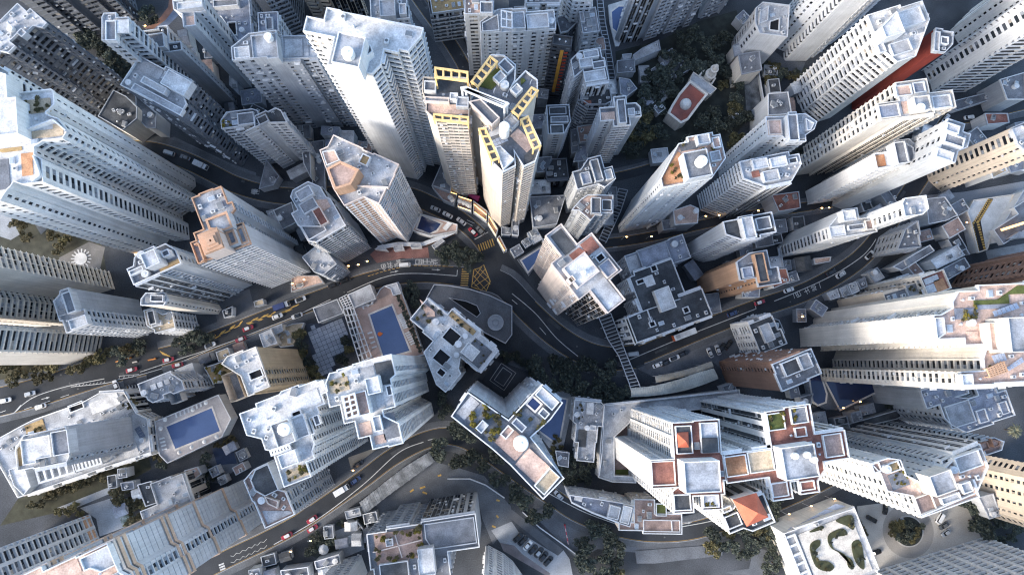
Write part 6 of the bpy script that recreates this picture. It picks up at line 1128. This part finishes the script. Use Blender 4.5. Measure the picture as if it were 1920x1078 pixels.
shrubs('e 585,535 665,515 760,690 640,690', 72, 10, ['yellow','olive'], 'yellow shrub on the warm-lit stepped terraces', 'shrubs on the warm-lit terraces', (.4,.7)); shrubs('H 770,530 850,498 880,572 790,580', 35, 10, ['olive','dark'], 'dark shrub on the scrappy roof garden at right', 'shrubs on the scrappy roof', (.5,.9))
shrubs('E 1150,985 1290,940 1310,1020 1200,1075', 8, 16, ['olive','yellow'], 'weedy shrub on the overgrown small roof by the beige tower', 'shrubs on the overgrown roof', (.6,1.2), False); shrubs('K 350,110 400,110 400,210 360,210', 12, 8, ['brown','dark'], 'shrub in the courtyard house planter', 'shrubs on the courtyard house', (.4,.7), False)
shrubs('A 1240,675 1300,690 1310,715 1250,720', 44, 7, ['yellow'], 'yellow shrub in the planter of the twin-gabled tower', 'shrubs on the twin-gabled tower', (.4,.7), False); shrubs('I 130,250 230,210 250,280 150,300', 10, 8, ['olive'], 'olive shrub on the low left podium', 'shrubs on the low left podium', (.5,.9), False)
shrubs('I 690,70 760,60 790,150 700,160', 10, 10, ['olive','brown'], 'brown shrub at the podium corner beside the left zebra road', 'shrubs at the podium corner', (.5,.9), False)
# swirling beds on the clubhouse roof
BED = surf((.05,.055,.03), .95, .4, .5)
for i, sp in enumerate(('L 235,830 300,800 310,815 250,835','L 380,770 470,740 480,820 440,800','L 335,880 350,840 420,815 440,850 360,870 370,930 420,960 470,990 480,1040 450,1030 430,960 360,930','L 235,930 250,890 290,880 290,910 265,940 280,990 340,1000 370,1030 340,1055 270,1030','L 470,900 520,890 540,1040 490,1000')):
    Q_ = pts(sp, 17.5); n_ = len(Q_); Q_ = [0.5*((2*Q_[i])+(Q_[(i+1)%n_]-Q_[i-1])*t+(2*Q_[i-1]-5*Q_[i]+4*Q_[(i+1)%n_]-Q_[(i+2)%n_])*t*t+(3*Q_[i]-Q_[i-1]-3*Q_[(i+1)%n_]+Q_[(i+2)%n_])*t**3) for i in range(n_) for t in (0,.25,.5,.75)]
    P = ccw(Q_); b = MB(); b.prism(P, 17.35, 17.75); o = b.build('planting_bed', BED); tag(o, ['small curved planting bed at the top of the swirling roof garden','pointed planting bed at the top right of the swirling roof garden','long S-shaped planting bed in the middle of the swirling roof garden','hook-shaped planting bed at the left of the swirling roof garden','straight planting bed at the right of the swirling roof garden'][i], 'planting bed', 'beds of the swirling roof garden')
    shrubs(sp, 17.6, (3,5,9,8,6)[i], ['dark','olive'], 'low bush planted in a bed of the swirling roof garden', 'bushes of the swirling roof garden', (.5,.9), False)
# ================================================================ vehicles
def car_meshes(L_, W_, H_, paint, roofm, van=False):
    def oct_(l, w_, z, b_, x0=0): return [(x0+l/2-b_*1.3, -w_/2, z), (x0+l/2, -w_/2+b_, z), (x0+l/2, w_/2-b_, z), (x0+l/2-b_*1.3, w_/2, z), (x0-l/2+b_, w_/2, z), (x0-l/2, w_/2-b_, z), (x0-l/2, -w_/2+b_, z), (x0-l/2+b_, -w_/2, z)]
    def loft(rows, mats, mi=0):
        b = MB()
        for r in rows: b.v += r
        n = 8
        for k in range(len(rows)-1):
            for i in range(n): b.face((k*n+i, k*n+(i+1)%n, (k+1)*n+(i+1)%n, (k+1)*n+i))
        b.face(tuple(range((len(rows)-1)*n, len(rows)*n))); b.face(tuple(range(n-1, -1, -1))); return b
    hb = H_*.58
    body = loft([oct_(L_*.97, W_*.95, .22, .3), oct_(L_, W_, .5, .3), oct_(L_*.98, W_*.97, hb-.05, .32), oct_(L_*.95, W_*.9, hb, .34)], paint).mesh('body', [paint])
    x0 = -.25 if not van else -.15*1.0; l0 = L_*(.62 if not van else .86); l1 = L_*(.40 if not van else .8)
    cab = loft([oct_(l0, W_*.86, hb-.01, .2, x0), oct_(l1, W_*.74, H_-.05, .2, x0-.05)], None).mesh('cabin_glass', [surf((.015,.018,.022), .08, .1, 1, 0, .6, 0)])
    rf = loft([oct_(l1*1.0, W_*.76, H_-.07, .18, x0-.05), oct_(l1*.94, W_*.7, H_, .18, x0-.05)], None).mesh('roof_panel', [roofm])
    b = MB(); n = 12; k = 0
    for y in (-.1, .1): b.v += [(.32*math.cos(i*6.283/n), y, .32+.32*math.sin(i*6.283/n)) for i in range(n)]
    for i in range(n): b.face((i, (i+1)%n, n+(i+1)%n, n+i))
    b.face(tuple(range(n))); b.face(tuple(range(2*n-1, n-1, -1))); wh = b.mesh('wheel', [surf((.015,.015,.016), .8)])
    b = MB(); b.box((L_/2-.08, W_*.33), .1, .35, .5, .68); h1 = b.mesh('headlight', [surf((.6,.6,.58), .2)])
    b = MB(); b.box((-L_/2+.06, W_*.34), .1, .3, .55, .72); t1 = b.mesh('tail_light', [surf((.3,.01,.01), .3)])
    return body, cab, rf, wh, h1, t1, L_, W_
def paintm(rgb): return surf(rgb, .25, .05, .5, 0, .6, .02)
RED = paintm((.30,.018,.03)); WHT = paintm((.66,.66,.65)); BLK = paintm((.014,.015,.017)); SIL = paintm((.36,.38,.40)); NAV = paintm((.03,.05,.12)); GRY = paintm((.11,.115,.12))
KIND = dict(taxi=car_meshes(4.7,1.75,1.5,RED,paintm((.52,.52,.52))), white=car_meshes(4.6,1.82,1.5,WHT,WHT), whitedark=car_meshes(4.7,1.85,1.55,WHT,BLK), black=car_meshes(4.7,1.85,1.5,BLK,BLK), blacksilver=car_meshes(4.8,1.88,1.6,BLK,SIL), silver=car_meshes(4.5,1.8,1.5,SIL,SIL), navy=car_meshes(4.6,1.8,1.5,NAV,NAV), van=car_meshes(4.9,1.9,2.0,WHT,WHT,True), grey=car_meshes(4.6,1.82,1.5,GRY,GRY), vangrey=car_meshes(5,1.9,2.0,SIL,SIL,True))
def heading(q):
    best = (1e9, 0)
    for P, *_r in ROADS:
        for i in range(len(P)-1):
            d = ((P[i]+P[i+1])/2-q).length
            if d < best[0]: v = P[i+1]-P[i]; best = (d, math.atan2(v.y, v.x))
    return best[1]
def car(spec, kind, label, ang=None, z=.03, flip=False, group=None):
    S_ = spec.split(); q = pts(' '.join(S_[:2]), .7)[0]
    if len(S_) > 2: q2 = pts(S_[0]+' '+S_[2], .7)[0]; ang = math.atan2((q2-q).y, (q2-q).x)
    if ang is None: ang = heading(q)+(math.pi if flip else 0)
    body, cab, rf, wh, h1, t1, L_, W_ = KIND[kind]
    o = bpy.data.objects.new('taxi' if kind == 'taxi' else ('van' if 'van' in kind else 'car'), None); COL.objects.link(o); o.location = (q.x, q.y, z); o.rotation_euler = (0,0,ang); o['label'] = label; o['category'] = 'taxi' if kind == 'taxi' else ('van' if 'van' in kind else 'car'); o['group'] = group or 'cars in the streets'
    for n_, me, loc, sc in [('body', body, (0,0,0), 1), ('cabin_glass', cab, (0,0,0), 1), ('roof_panel', rf, (0,0,0), 1), ('headlight', h1, (0,0,0), 1), ('headlight', h1, (0,-W_*.66,0), 1), ('tail_light', t1, (0,0,0), 1), ('tail_light', t1, (0,-W_*.68,0), 1)]+[('wheel', wh, (sx*L_*.31, sy*(W_/2-.09), 0), 1) for sx in (-1,1) for sy in (-1,1)]:
        c = bpy.data.objects.new(n_, me); COL.objects.link(c); c.parent = o; c.location = loc
    return o
CARS = [('o 1185,255','taxi','red taxi farthest left on the left road',0),('o 1515,165','taxi','red taxi beside the yellow road works',0),('o 1597,212','taxi','red taxi just across the white line from the road works',1),('p 655,580','taxi','red taxi passing the yellow hatching opposite the beige tower',0),('p 550,740','taxi','red and white taxi directly below the hatching by the beige tower',1),
 ('t 915,560','taxi','upper red taxi of two side by side on the bottom road',1),('t 920,645','taxi','lower red taxi of two side by side on the bottom road',0),('t 682,712','taxi','red taxi nearest the zigzag lines on the bottom road',1),('o 1045,395','white','white car by the striped island on the left road',1),('o 365,585','white','white car alone on the widest left road',1),
 ('p 105,825','whitedark','white car with dark roof at the start of the yellow hatching',0),('p 1078,410','white','white car beside the end of the yellow hatching',0),('p 1362,402','whitedark','white car with dark windscreen next to the pool deck trees',1),('p 1410,165','whitedark','white car in front of the blue truck',0),('n 1225,275','whitedark','white car with black roof on the curving right road',0),('n 835,535','white','small white car just past the stop lettering on the right road',1),('n 135,745','white','white car at the lower end of the curving right road',0),('n 705,510','black','black car under the curve of the right road',0),
 ('s 265,588','vangrey','pale blue-windowed van at the footbridge on the double road',0),('s 530,703','white','white convertible-like car first in the row below the double road',0),('s 620,680','black','black car second in the row below the double road',0),('s 705,632','whitedark','white and black car third in the row below the double road',0),('s 795,590','black','black car last in the row below the double road',0),
 ('s 1210,520 1260,450','black','left black car of two parked behind the ribbed canopies',0),('s 1280,490 1330,420','black','right black car of two parked behind the ribbed canopies',0),('s 1085,575 1060,520','silver','silver car parked furthest left in the canopy car park',0),('s 1170,545 1150,490','silver','second silver car in the canopy car park',0),('s 1455,540 1420,500','grey','dark reddish-grey car parked alone in the canopy car park',0),('s 1440,420 1455,480','black','black car by the white building in the canopy car park',0),('s 1320,160','navy','dark blue car on the double road near its stop line',0),
 ('r 435,400','silver','silver car furthest back in the queue to the junction',0),('r 610,487','white','white car second in the queue to the junction',0),('r 808,580','white','white car third in the queue to the junction',0),('r 975,730','taxi','red taxi first in the queue at the junction stop line',0),('r 1085,715','grey','dark grey car waiting beside the red taxi at the stop line',0),
 ('u 245,525 300,470','black','first parked black car counted from the upper left of the row',0),('u 315,575 370,520','black','second parked black car from the upper left of the row',0),('u 385,640 440,580','white','only white car in the parked row',0),('u 465,700 520,640','black','black car right after the white one in the parked row',0),('u 550,745 605,685','blacksilver','black car with a silver roof in the parked row',0),('u 620,805 675,740','black','second last black car in the parked row',0),('u 690,870 745,810','black','last parked black car at the lower right of the row',0),
 ('F 435,522','black','black car rear of two on the main road below the orange tower',0),('F 500,495','black','black car front of two on the main road below the orange tower',0),('K 262,628 240,605','silver','silver car on the bottom road at the three-armed tower',0),('L 582,762 560,750','black','black car by the turning circle entrance',0),('L 605,950 580,958','black','black car parked below the turning circle',0),('L 965,758 950,785','van','white van parked right of the turning circle',0),('L 988,800 965,815','grey','dark grey car parked next to the white van',0),('L 1000,840 980,855','silver','silver car at the end of the row right of the turning circle',0),('L 660,705 662,690','black','black car at the top of the turning circle forecourt',0),('L 745,785 740,800','silver','silver car tucked against the turning-circle trees',0),
 ('D 1000,665','white','white car at the left end of the upper right road',0),('D 1130,660','white','white car in the middle of the upper right road',0),('D 1320,594','silver','silver car at the right end of the upper right road',0),('c 870,790 900,770','black','black car in the sand-coloured court under the joined white towers',0),('A 950,860','vangrey','grey van at the kerb of the upper left road',0),('A 1040,885','grey','dark grey car on the upper left road',0),('E 1275,675 1285,640','black','black car in the grey court under the grey white tower',0),('H 410,465','silver','silver car on the kerb side of the curving right road',0),('m 530,282','van','white van at the head of the bus bay lettering',0),('o 50,530','white','white car at the far left edge of the left road',0),('o 270,470','silver','silver car beside the white line at the far left road',0),('G 1390,620','taxi','red taxi at the double road junction on the right',0),('J 560,545 700,440','navy','dark blue car parked at the bend above the bottom road',0)]
for sp, k, lb, fl in CARS: car(sp, k, lb, flip=bool(fl))
def truck(spec, label, cat, name, Lb, Hb, boxm, cabm):
    a, c = pts(spec, 1.5); d = (c-a).normalized(); n_ = Vector((-d.y, d.x)); o = thing(name, label, cat, (a.x, a.y, 0), None)
    def q(x, y): return a+d*x+n_*y
    W_ = 1.15
    b = MB(); b.prism([q(0,-W_), q(Lb,-W_), q(Lb,W_), q(0,W_)], .9, Hb, 0, None, True); b.build('cargo_box', boxm, o)
    if cabm:
        b = MB(); b.prism([q(Lb+.25,-W_*.95), q(Lb+1.9,-W_*.95), q(Lb+2.0,-W_*.7), q(Lb+2.0,W_*.7), q(Lb+1.9,W_*.95), q(Lb+.25,W_*.95)], .5, 2.3, 0, None, True); b.build('cab', cabm, o)
        b = MB(); b.prism([q(Lb+1.45,-W_*.85), q(Lb+2.05,-W_*.8), q(Lb+2.05,W_*.8), q(Lb+1.45,W_*.85)], 1.5, 2.34, 0, None, True); b.build('windscreen', surf((.015,.018,.022), .08), o)
    for x in (1.0, Lb*.8, Lb+1.2 if cabm else Lb-1):
        for y in (-1, 1):
            b = MB(); b.box(q(x, y*(W_-.12)), .85, .28, 0.02, .86, math.atan2(d.y, d.x)); b.build('wheel', surf((.015,.015,.016), .8), o)
    return o
truck('p 1030,300 1190,240', 'blue-covered truck parked by the kerb of the main road', 'truck', 'truck', 4.6, 2.9, surf((.035,.055,.15), .7), WHT)
truck('t 1125,328 1235,262', 'white box truck parked beside the bottom road', 'truck', 'truck', 4.4, 2.8, surf((.66,.67,.68), .5), WHT)
truck('A 1090,910 1165,945', 'white box truck on the curved upper left road', 'truck', 'truck', 4.2, 2.7, surf((.6,.61,.62), .5), WHT)
bus = thing('bus', 'long white-roofed bus on the double-lane road beside the black flat roof', 'bus', (0,0,0)); a, c = pts('s 708,422 940,333', 4.2); d = (c-a).normalized(); n_ = Vector((-d.y, d.x)); Lb = (c-a).length
Q = lambda x, y: a+d*x+n_*y
b = MB(); b.prism([Q(0,-1.2), Q(Lb,-1.2), Q(Lb,1.2), Q(0,1.2)], .4, 4.1, 0, None, True); b.build('body', paintm((.5,.12,.05)), bus); b = MB(); b.prism([Q(.05,-1.22), Q(Lb-.05,-1.22), Q(Lb-.05,1.22), Q(.05,1.22)], 4.1, 4.3); b.build('roof', surf((.62,.64,.66), .5), bus)
b = MB(); b.prism([Q(.2,-1.23), Q(Lb-.2,-1.23), Q(Lb-.2,1.23), Q(.2,1.23)], 2.7, 3.6, 0, None, True); b.build('window_row', surf((.015,.018,.022), .08), bus)
for x in (2, Lb-2.6):
    for y in (-1, 1): b = MB(); b.box(Q(x, y*1.05), 1.0, .3, .02, 1.0, math.atan2(d.y, d.x)); b.build('wheel', surf((.015,.015,.016), .8), bus)
b = MB(); b.prism([Q(.8,-.7), Q(2.6,-.7), Q(2.6,.7), Q(.8,.7)], 4.3, 4.5); b.build('roof_unit', surf((.4,.41,.42), .6), bus)
# works area: barriers
for i, sp in enumerate(('o 1040,185 1130,160','o 1140,155 1180,145','o 1190,190 1230,180','o 1330,170 1400,155')):
    a, c = pts(sp, .8); o = thing('road_barrier', ['orange barrier at the left end of the road works','orange barrier behind the taxi at the road works','white-banded barrier in front of the road works','orange barrier at the right end of the road works'][i], 'barrier', (a.x, a.y, 0)); b = MB(); b.bar(a, c, .5, .1, .9); b.build('panel', surf((.5,.20,.05) if i != 2 else (.6,.55,.5), .6), o); b = MB(); b.box(a, .9, .9, .02, .1); b.box(c, .9, .9, .02, .1); b.build('foot', surf((.03,.03,.03)), o, 'stuff')
bg_ = thing('boom_barrier', 'red and white boom barrier lowered across the service road', 'barrier', (0,0,0)); a, c = pts('u 930,345 980,625', 1); b = MB(); b.box(a, .6, .6, 0, 1.1); b.build('post', surf((.3,.02,.03), .5), bg_)
for k in range(6): b = MB(); b.bar(a.lerp(c, k/6), a.lerp(c, (k+1)/6), .22, .95, 1.1); b.build('boom_segment', surf((.55,.02,.05) if k % 2 == 0 else (.65,.45,.45), .5), bg_)
# street lamps
def lamp(spec, label, group='lit street lamps', e=7.0):
    q = pts(spec, 6)[0]; o = thing('street_lamp', label, 'street lamp', (q.x, q.y, 0), group); b = MB(); b.cyl(q, .1, .06, 0, 6, 8); b.box((q.x+.5, q.y), 1.2, .1, 5.95, 6.05); b.build('pole', METAL, o); b = MB(); b.box((q.x+1.0, q.y), .7, .34, 5.82, 5.95); b.build('lamp_head', glow((1.0,.55,.18), e), o)
for sp, lb in (('F 505,415','lit lamp on the pavement above two black cars'),('F 560,408','second lit lamp along the pavement under the patchwork building'),('F 610,388','third lit lamp along the pavement under the patchwork building'),('F 255,492','lit lamp at the right foot of the orange-edged tower'),('F 190,515','lit lamp at the left foot of the orange-edged tower'),('G 630,252','lit lamp on the hillside street by the latticed stairway'),('G 770,250','lit lamp midway on the hillside street'),('G 1075,135','lit lamp under the ribbed white tower'),('G 1150,130','second lit lamp under the ribbed white tower'),('G 1370,105','lit lamp at the right end of the hillside street'),('H 290,90','lit lamp below the long white tower on the right street'),('H 330,88','neighbour lamp below the long white tower on the right street'),('L 105,735','lit lamp at the left of the solar roof edge'),('L 230,690','lit lamp at the middle of the solar roof edge'),('L 360,650','lit lamp at the right of the solar roof edge'),('L 410,140','lit lamp at the lower corner of the circle-patterned pool'),('L 505,105','lit lamp along the circle-patterned pool edge'),('L 630,48','lit lamp at the right end of the circle-patterned pool'),('K 570,545','lit lamp at the lower podium corner of the four-winged tower'),('K 680,540','lit lamp along the podium edge of the four-winged tower'),('J 180,945','lit lamp beside the bottom road near the zigzag'),('J 290,885','lit lamp beside the bottom garden hedge'),('J 530,490','lit lamp by the sand-coloured court'),('C 240,940','lit lamp in the lane left of the dark flat block'),('w 330,385','lit lamp at the pale ramp corner'),('D 800,975','lit lamp near the orange roof patio tower'),('A 800,145','lit lamp at the top-left terrace edge'),('E 745,350','lit lamp in the small court beside the glazed roof boxes'),('H 300,645','lit lamp on the lane above the long cream tower'),('H 180,700','lit lamp at the lower end of the lane above the cream tower')): lamp(sp, lb)
# loungers and parasols by the pools
b = MB(); b.box((0,0), 1.9, .65, .25, .4); b.box((-.7,0), .6, .65, .4, .6); [b.box((x,y), .08, .08, 0, .25) for x in (-.8,.8) for y in (-.25,.25)]; LNG = b.mesh('sun_lounger', [surf((.7,.7,.69), .7)])
def loungers(spec, n, z, label, group, across=True):
    a, c = pts(spec, z+.3); v = c-a; ang = math.atan2(v.y, v.x)+(math.pi/2 if across else 0)
    for k in range(n):
        q = a.lerp(c, k/max(1, n-1)); o = bpy.data.objects.new('sun_lounger', LNG); COL.objects.link(o); o.location = (q.x, q.y, z+.04); o.rotation_euler = (0,0,ang+R.uniform(-.1,.1)); tag(o, label, 'sun lounger', group)
loungers('F 808,690 840,760', 8, 6, 'white lounger in the upper group right of the big blue pool', 'upper loungers right of the pool'); loungers('F 850,790 880,850', 6, 6, 'white lounger in the lower group right of the big blue pool', 'lower loungers right of the pool'); loungers('F 640,790 665,870', 4, 6, 'white lounger left of the big blue pool', 'loungers left of the pool'); loungers('F 600,645 650,620', 3, 6, 'white lounger above the big blue pool', 'loungers above the pool'); loungers('r 570,690 640,605', 7, 6, 'white lounger right of the navy five-sided pool', 'loungers by the navy pool'); loungers('I 990,180 1150,110', 8, 7, 'pale lounger above the lower-left pool', 'loungers above the lower-left pool'); loungers('I 910,310 925,370', 4, 7, 'pale lounger left of the lower-left pool', 'loungers left of the lower-left pool')
for i, sp in enumerate(('I 900,255','I 925,205','I 1080,150','I 1155,110','I 1075,360','I 1145,330','I 1215,300','I 1005,390')):
    q = pts(sp, 9.2)[0]; o = thing('parasol', 'small white parasol on the lower-left pool terrace', 'parasol', (q.x, q.y, 7), 'parasols on the lower-left terrace'); b = MB(); b.lathe(q, [(.9,9.0),(.85,9.1),(.08,9.5)], 8); b.build('canopy', surf((.68,.68,.66), .8), o); b = MB(); b.cyl(q, .04, .04, 7.03, 9.1, 6); b.build('pole', METAL, o)
q = pts('F 695,797', 6.1)[0]; fl = thing('pool_float', 'orange float on the left edge of the big blue pool', 'float', (q.x, q.y, 6.1)); b = MB(); b.cyl(q, .8, .9, 6.08, 6.3, 10); b.build('ring', surf((.6,.14,.03), .5), fl); b = MB(); b.cyl((q.x+.9,q.y+.2), .35, .3, 6.08, 6.4, 8); b.build('head', surf((.6,.2,.05), .5), fl)
# ================================================================ small roofs, sheds and yards wedged between the towers
def fill(spec, n, hmin, hmax, label, group, smin=3.5, smax=8.5, seed=1):
    rng = random.Random(seed); A_ = ccw(pts(spec, 3)); xs = [p.x for p in A_]; ys = [p.y for p in A_]; made = 0; t_ = 0
    while made < n and t_ < n*60:
        t_ += 1; q = Vector((rng.uniform(min(xs), max(xs)), rng.uniform(min(ys), max(ys))))
        if not inside(A_, q): continue
        w_, l_ = rng.uniform(smin, smax), rng.uniform(smin, smax); r = math.hypot(w_, l_)/2
        near = min(FOOT, key=lambda F: edge_dist(F, q)); k = min(range(len(near)), key=lambda i: (((near[i]+near[(i+1)%len(near)])/2)-q).length)
        d = near[(k+1)%len(near)]-near[k]; ang = math.atan2(d.y, d.x)+rng.uniform(-.06,.06)
        if any(inside(F, q) or edge_dist(F, q) < r*.8 for F in FOOT) or near_road(q, -1, r*.85): continue
        ca, sa = math.cos(ang), math.sin(ang); P = [Vector((q.x+ca*x-sa*y, q.y+sa*x+ca*y)) for x, y in ((-w_/2,-l_/2),(w_/2,-l_/2),(w_/2,l_/2),(-w_/2,l_/2))]
        FOOT.append(P); h = rng.uniform(hmin, hmax); o = thing('shed', label, 'shed', (q.x, q.y, 0), group); rf = rng.choice(['rm','rd','rc','rl','rbl','rm','rb','rw'])
        b = MB(); wk = rng.choice(['LG','G','W','G'])
        if rng.random() < .3:
            b.v += [(p.x,p.y,0) for p in P]+[(p.x,p.y,h) for p in P]; m0, m1 = (P[0]+P[1])/2, (P[2]+P[3])/2; b.v += [(m0.x,m0.y,h+1.1),(m1.x,m1.y,h+1.1)]
            for f in ((0,1,5,8,4),(1,2,6,5),(2,3,7,9,6),(3,0,4,7)): b.face(f)
            b.build('wall', wall(wk), o); b = MB(); b.v += [(p.x,p.y,h+.03) for p in inset(P, -.3)]+[(m0.x,m0.y,h+1.2),(m1.x,m1.y,h+1.2)]; b.face((1,2,5,4)); b.face((3,0,4,5)); b.face((0,1,4)); b.face((2,3,5)); b.build('pitched_roof', roof(rf), o)
        else:
            b.prism(P, -.05, h-.02); b.build('wall', wall(wk), o); b = MB(); b.ring(inset(P, -.12), inset(P, .12), h-.3, h+.4); b.build('parapet', wall(rng.choice(['LG','W','G'])), o); b = MB(); b.prism(inset(P, .1), h-.3, h); b.build('roof', roof(rf), o)
            for _ in range(rng.randint(1,4)):
                x = link(rng.choice(['condenser','vent','skylight','plant_box']), None) if False else None
                k2 = rng.choice(['condenser','vent','condenser','plant_box']); x = link(k2, SH[k2]); x.parent = o; x.location = (rng.uniform(-.28,.28)*w_, rng.uniform(-.28,.28)*w_, h); x.rotation_euler = (0,0,ang)
        made += 1
fill('Z 1000,230 1150,250 1150,450 1050,440 1000,400', 16, 4, 10, 'small low roof wedged between the towers left of the latticed stairway', 'low roofs left of the latticed stairway', seed=2)
fill('Z 1040,0 1110,0 1150,240 1060,260 1000,180', 12, 4, 12, 'small low roof among the blocks left of the stepped lane', 'low roofs left of the stepped lane', seed=3)
fill('Z 1150,90 1260,100 1240,200 1170,230', 8, 3, 5, 'small cottage roof at the left edge of the wood', 'cottage roofs at the wood', seed=4)
fill('Z 1290,430 1500,400 1500,560 1290,590', 16, 4, 9, 'small low roof between the hillside street and the double road', 'low roofs above the double road', seed=5)
fill('Z 1600,380 1790,370 1790,520 1640,560 1580,560', 22, 4, 10, 'small low roof in the jumble right of the curving road', 'low roofs right of the curving road', seed=6)
fill('Z 1480,560 1640,500 1660,560 1500,640', 10, 4, 8, 'small low roof on the lane above the long cream tower', 'low roofs above the cream tower', 3, 6, seed=7)
fill('Z 640,250 800,270 800,360 560,350 460,240', 12, 3, 9, 'small low roof between the towers behind the hexagonal rooftop', 'low roofs behind the hexagonal rooftop', seed=8)
fill('Z 470,360 620,370 560,480 480,430', 10, 3, 8, 'small low roof left of the patchwork white building', 'low roofs by the patchwork building', seed=9)
fill('Z 770,0 1000,0 960,110 820,100', 10, 4, 14, 'small low roof near the top edge beside the dark lane', 'low roofs at the top edge', seed=10)
fill('Z 480,1000 700,960 700,1078 450,1078', 12, 3, 7, 'small low roof below the bottom road at the garden', 'low roofs at the bottom garden', 3, 6, seed=11)
fill('Z 1480,680 1700,720 1800,800 1560,820 1480,760', 10, 3, 7, 'small low roof below the dark pools', 'low roofs below the dark pools', seed=12)
fill('Z 200,880 470,800 480,900 300,980 220,960', 10, 3, 6, 'small low structure in the lower-left gardens', 'low structures in the lower-left gardens', 3, 5, seed=13)
fill('Z 370,650 480,610 440,700 330,760', 9, 3, 8, 'small roof between the left road and the white pool terrace', 'roofs by the left road', 3, 6, seed=14)
fill('Z 1380,0 1480,60 1500,260 1400,240', 8, 3, 8, 'small roof between the wood and the upper right towers', 'roofs right of the wood', 3, 6, seed=15)
fill('Z 1640,180 1920,180 1920,330 1700,330', 12, 4, 9, 'small roof along the upper right road', 'roofs along the upper right road', seed=16)
fill('Z 330,50 470,120 500,230 400,200 310,110', 12, 4, 9, 'small roof in the gap among the upper left towers', 'roofs among the upper left towers', seed=17)
fill('Z 880,440 1010,420 1060,470 1000,520 950,470', 6, 3, 6, 'small roof beside the junction below the cross-shaped tower', 'roofs beside the junction', 3, 6, seed=18)
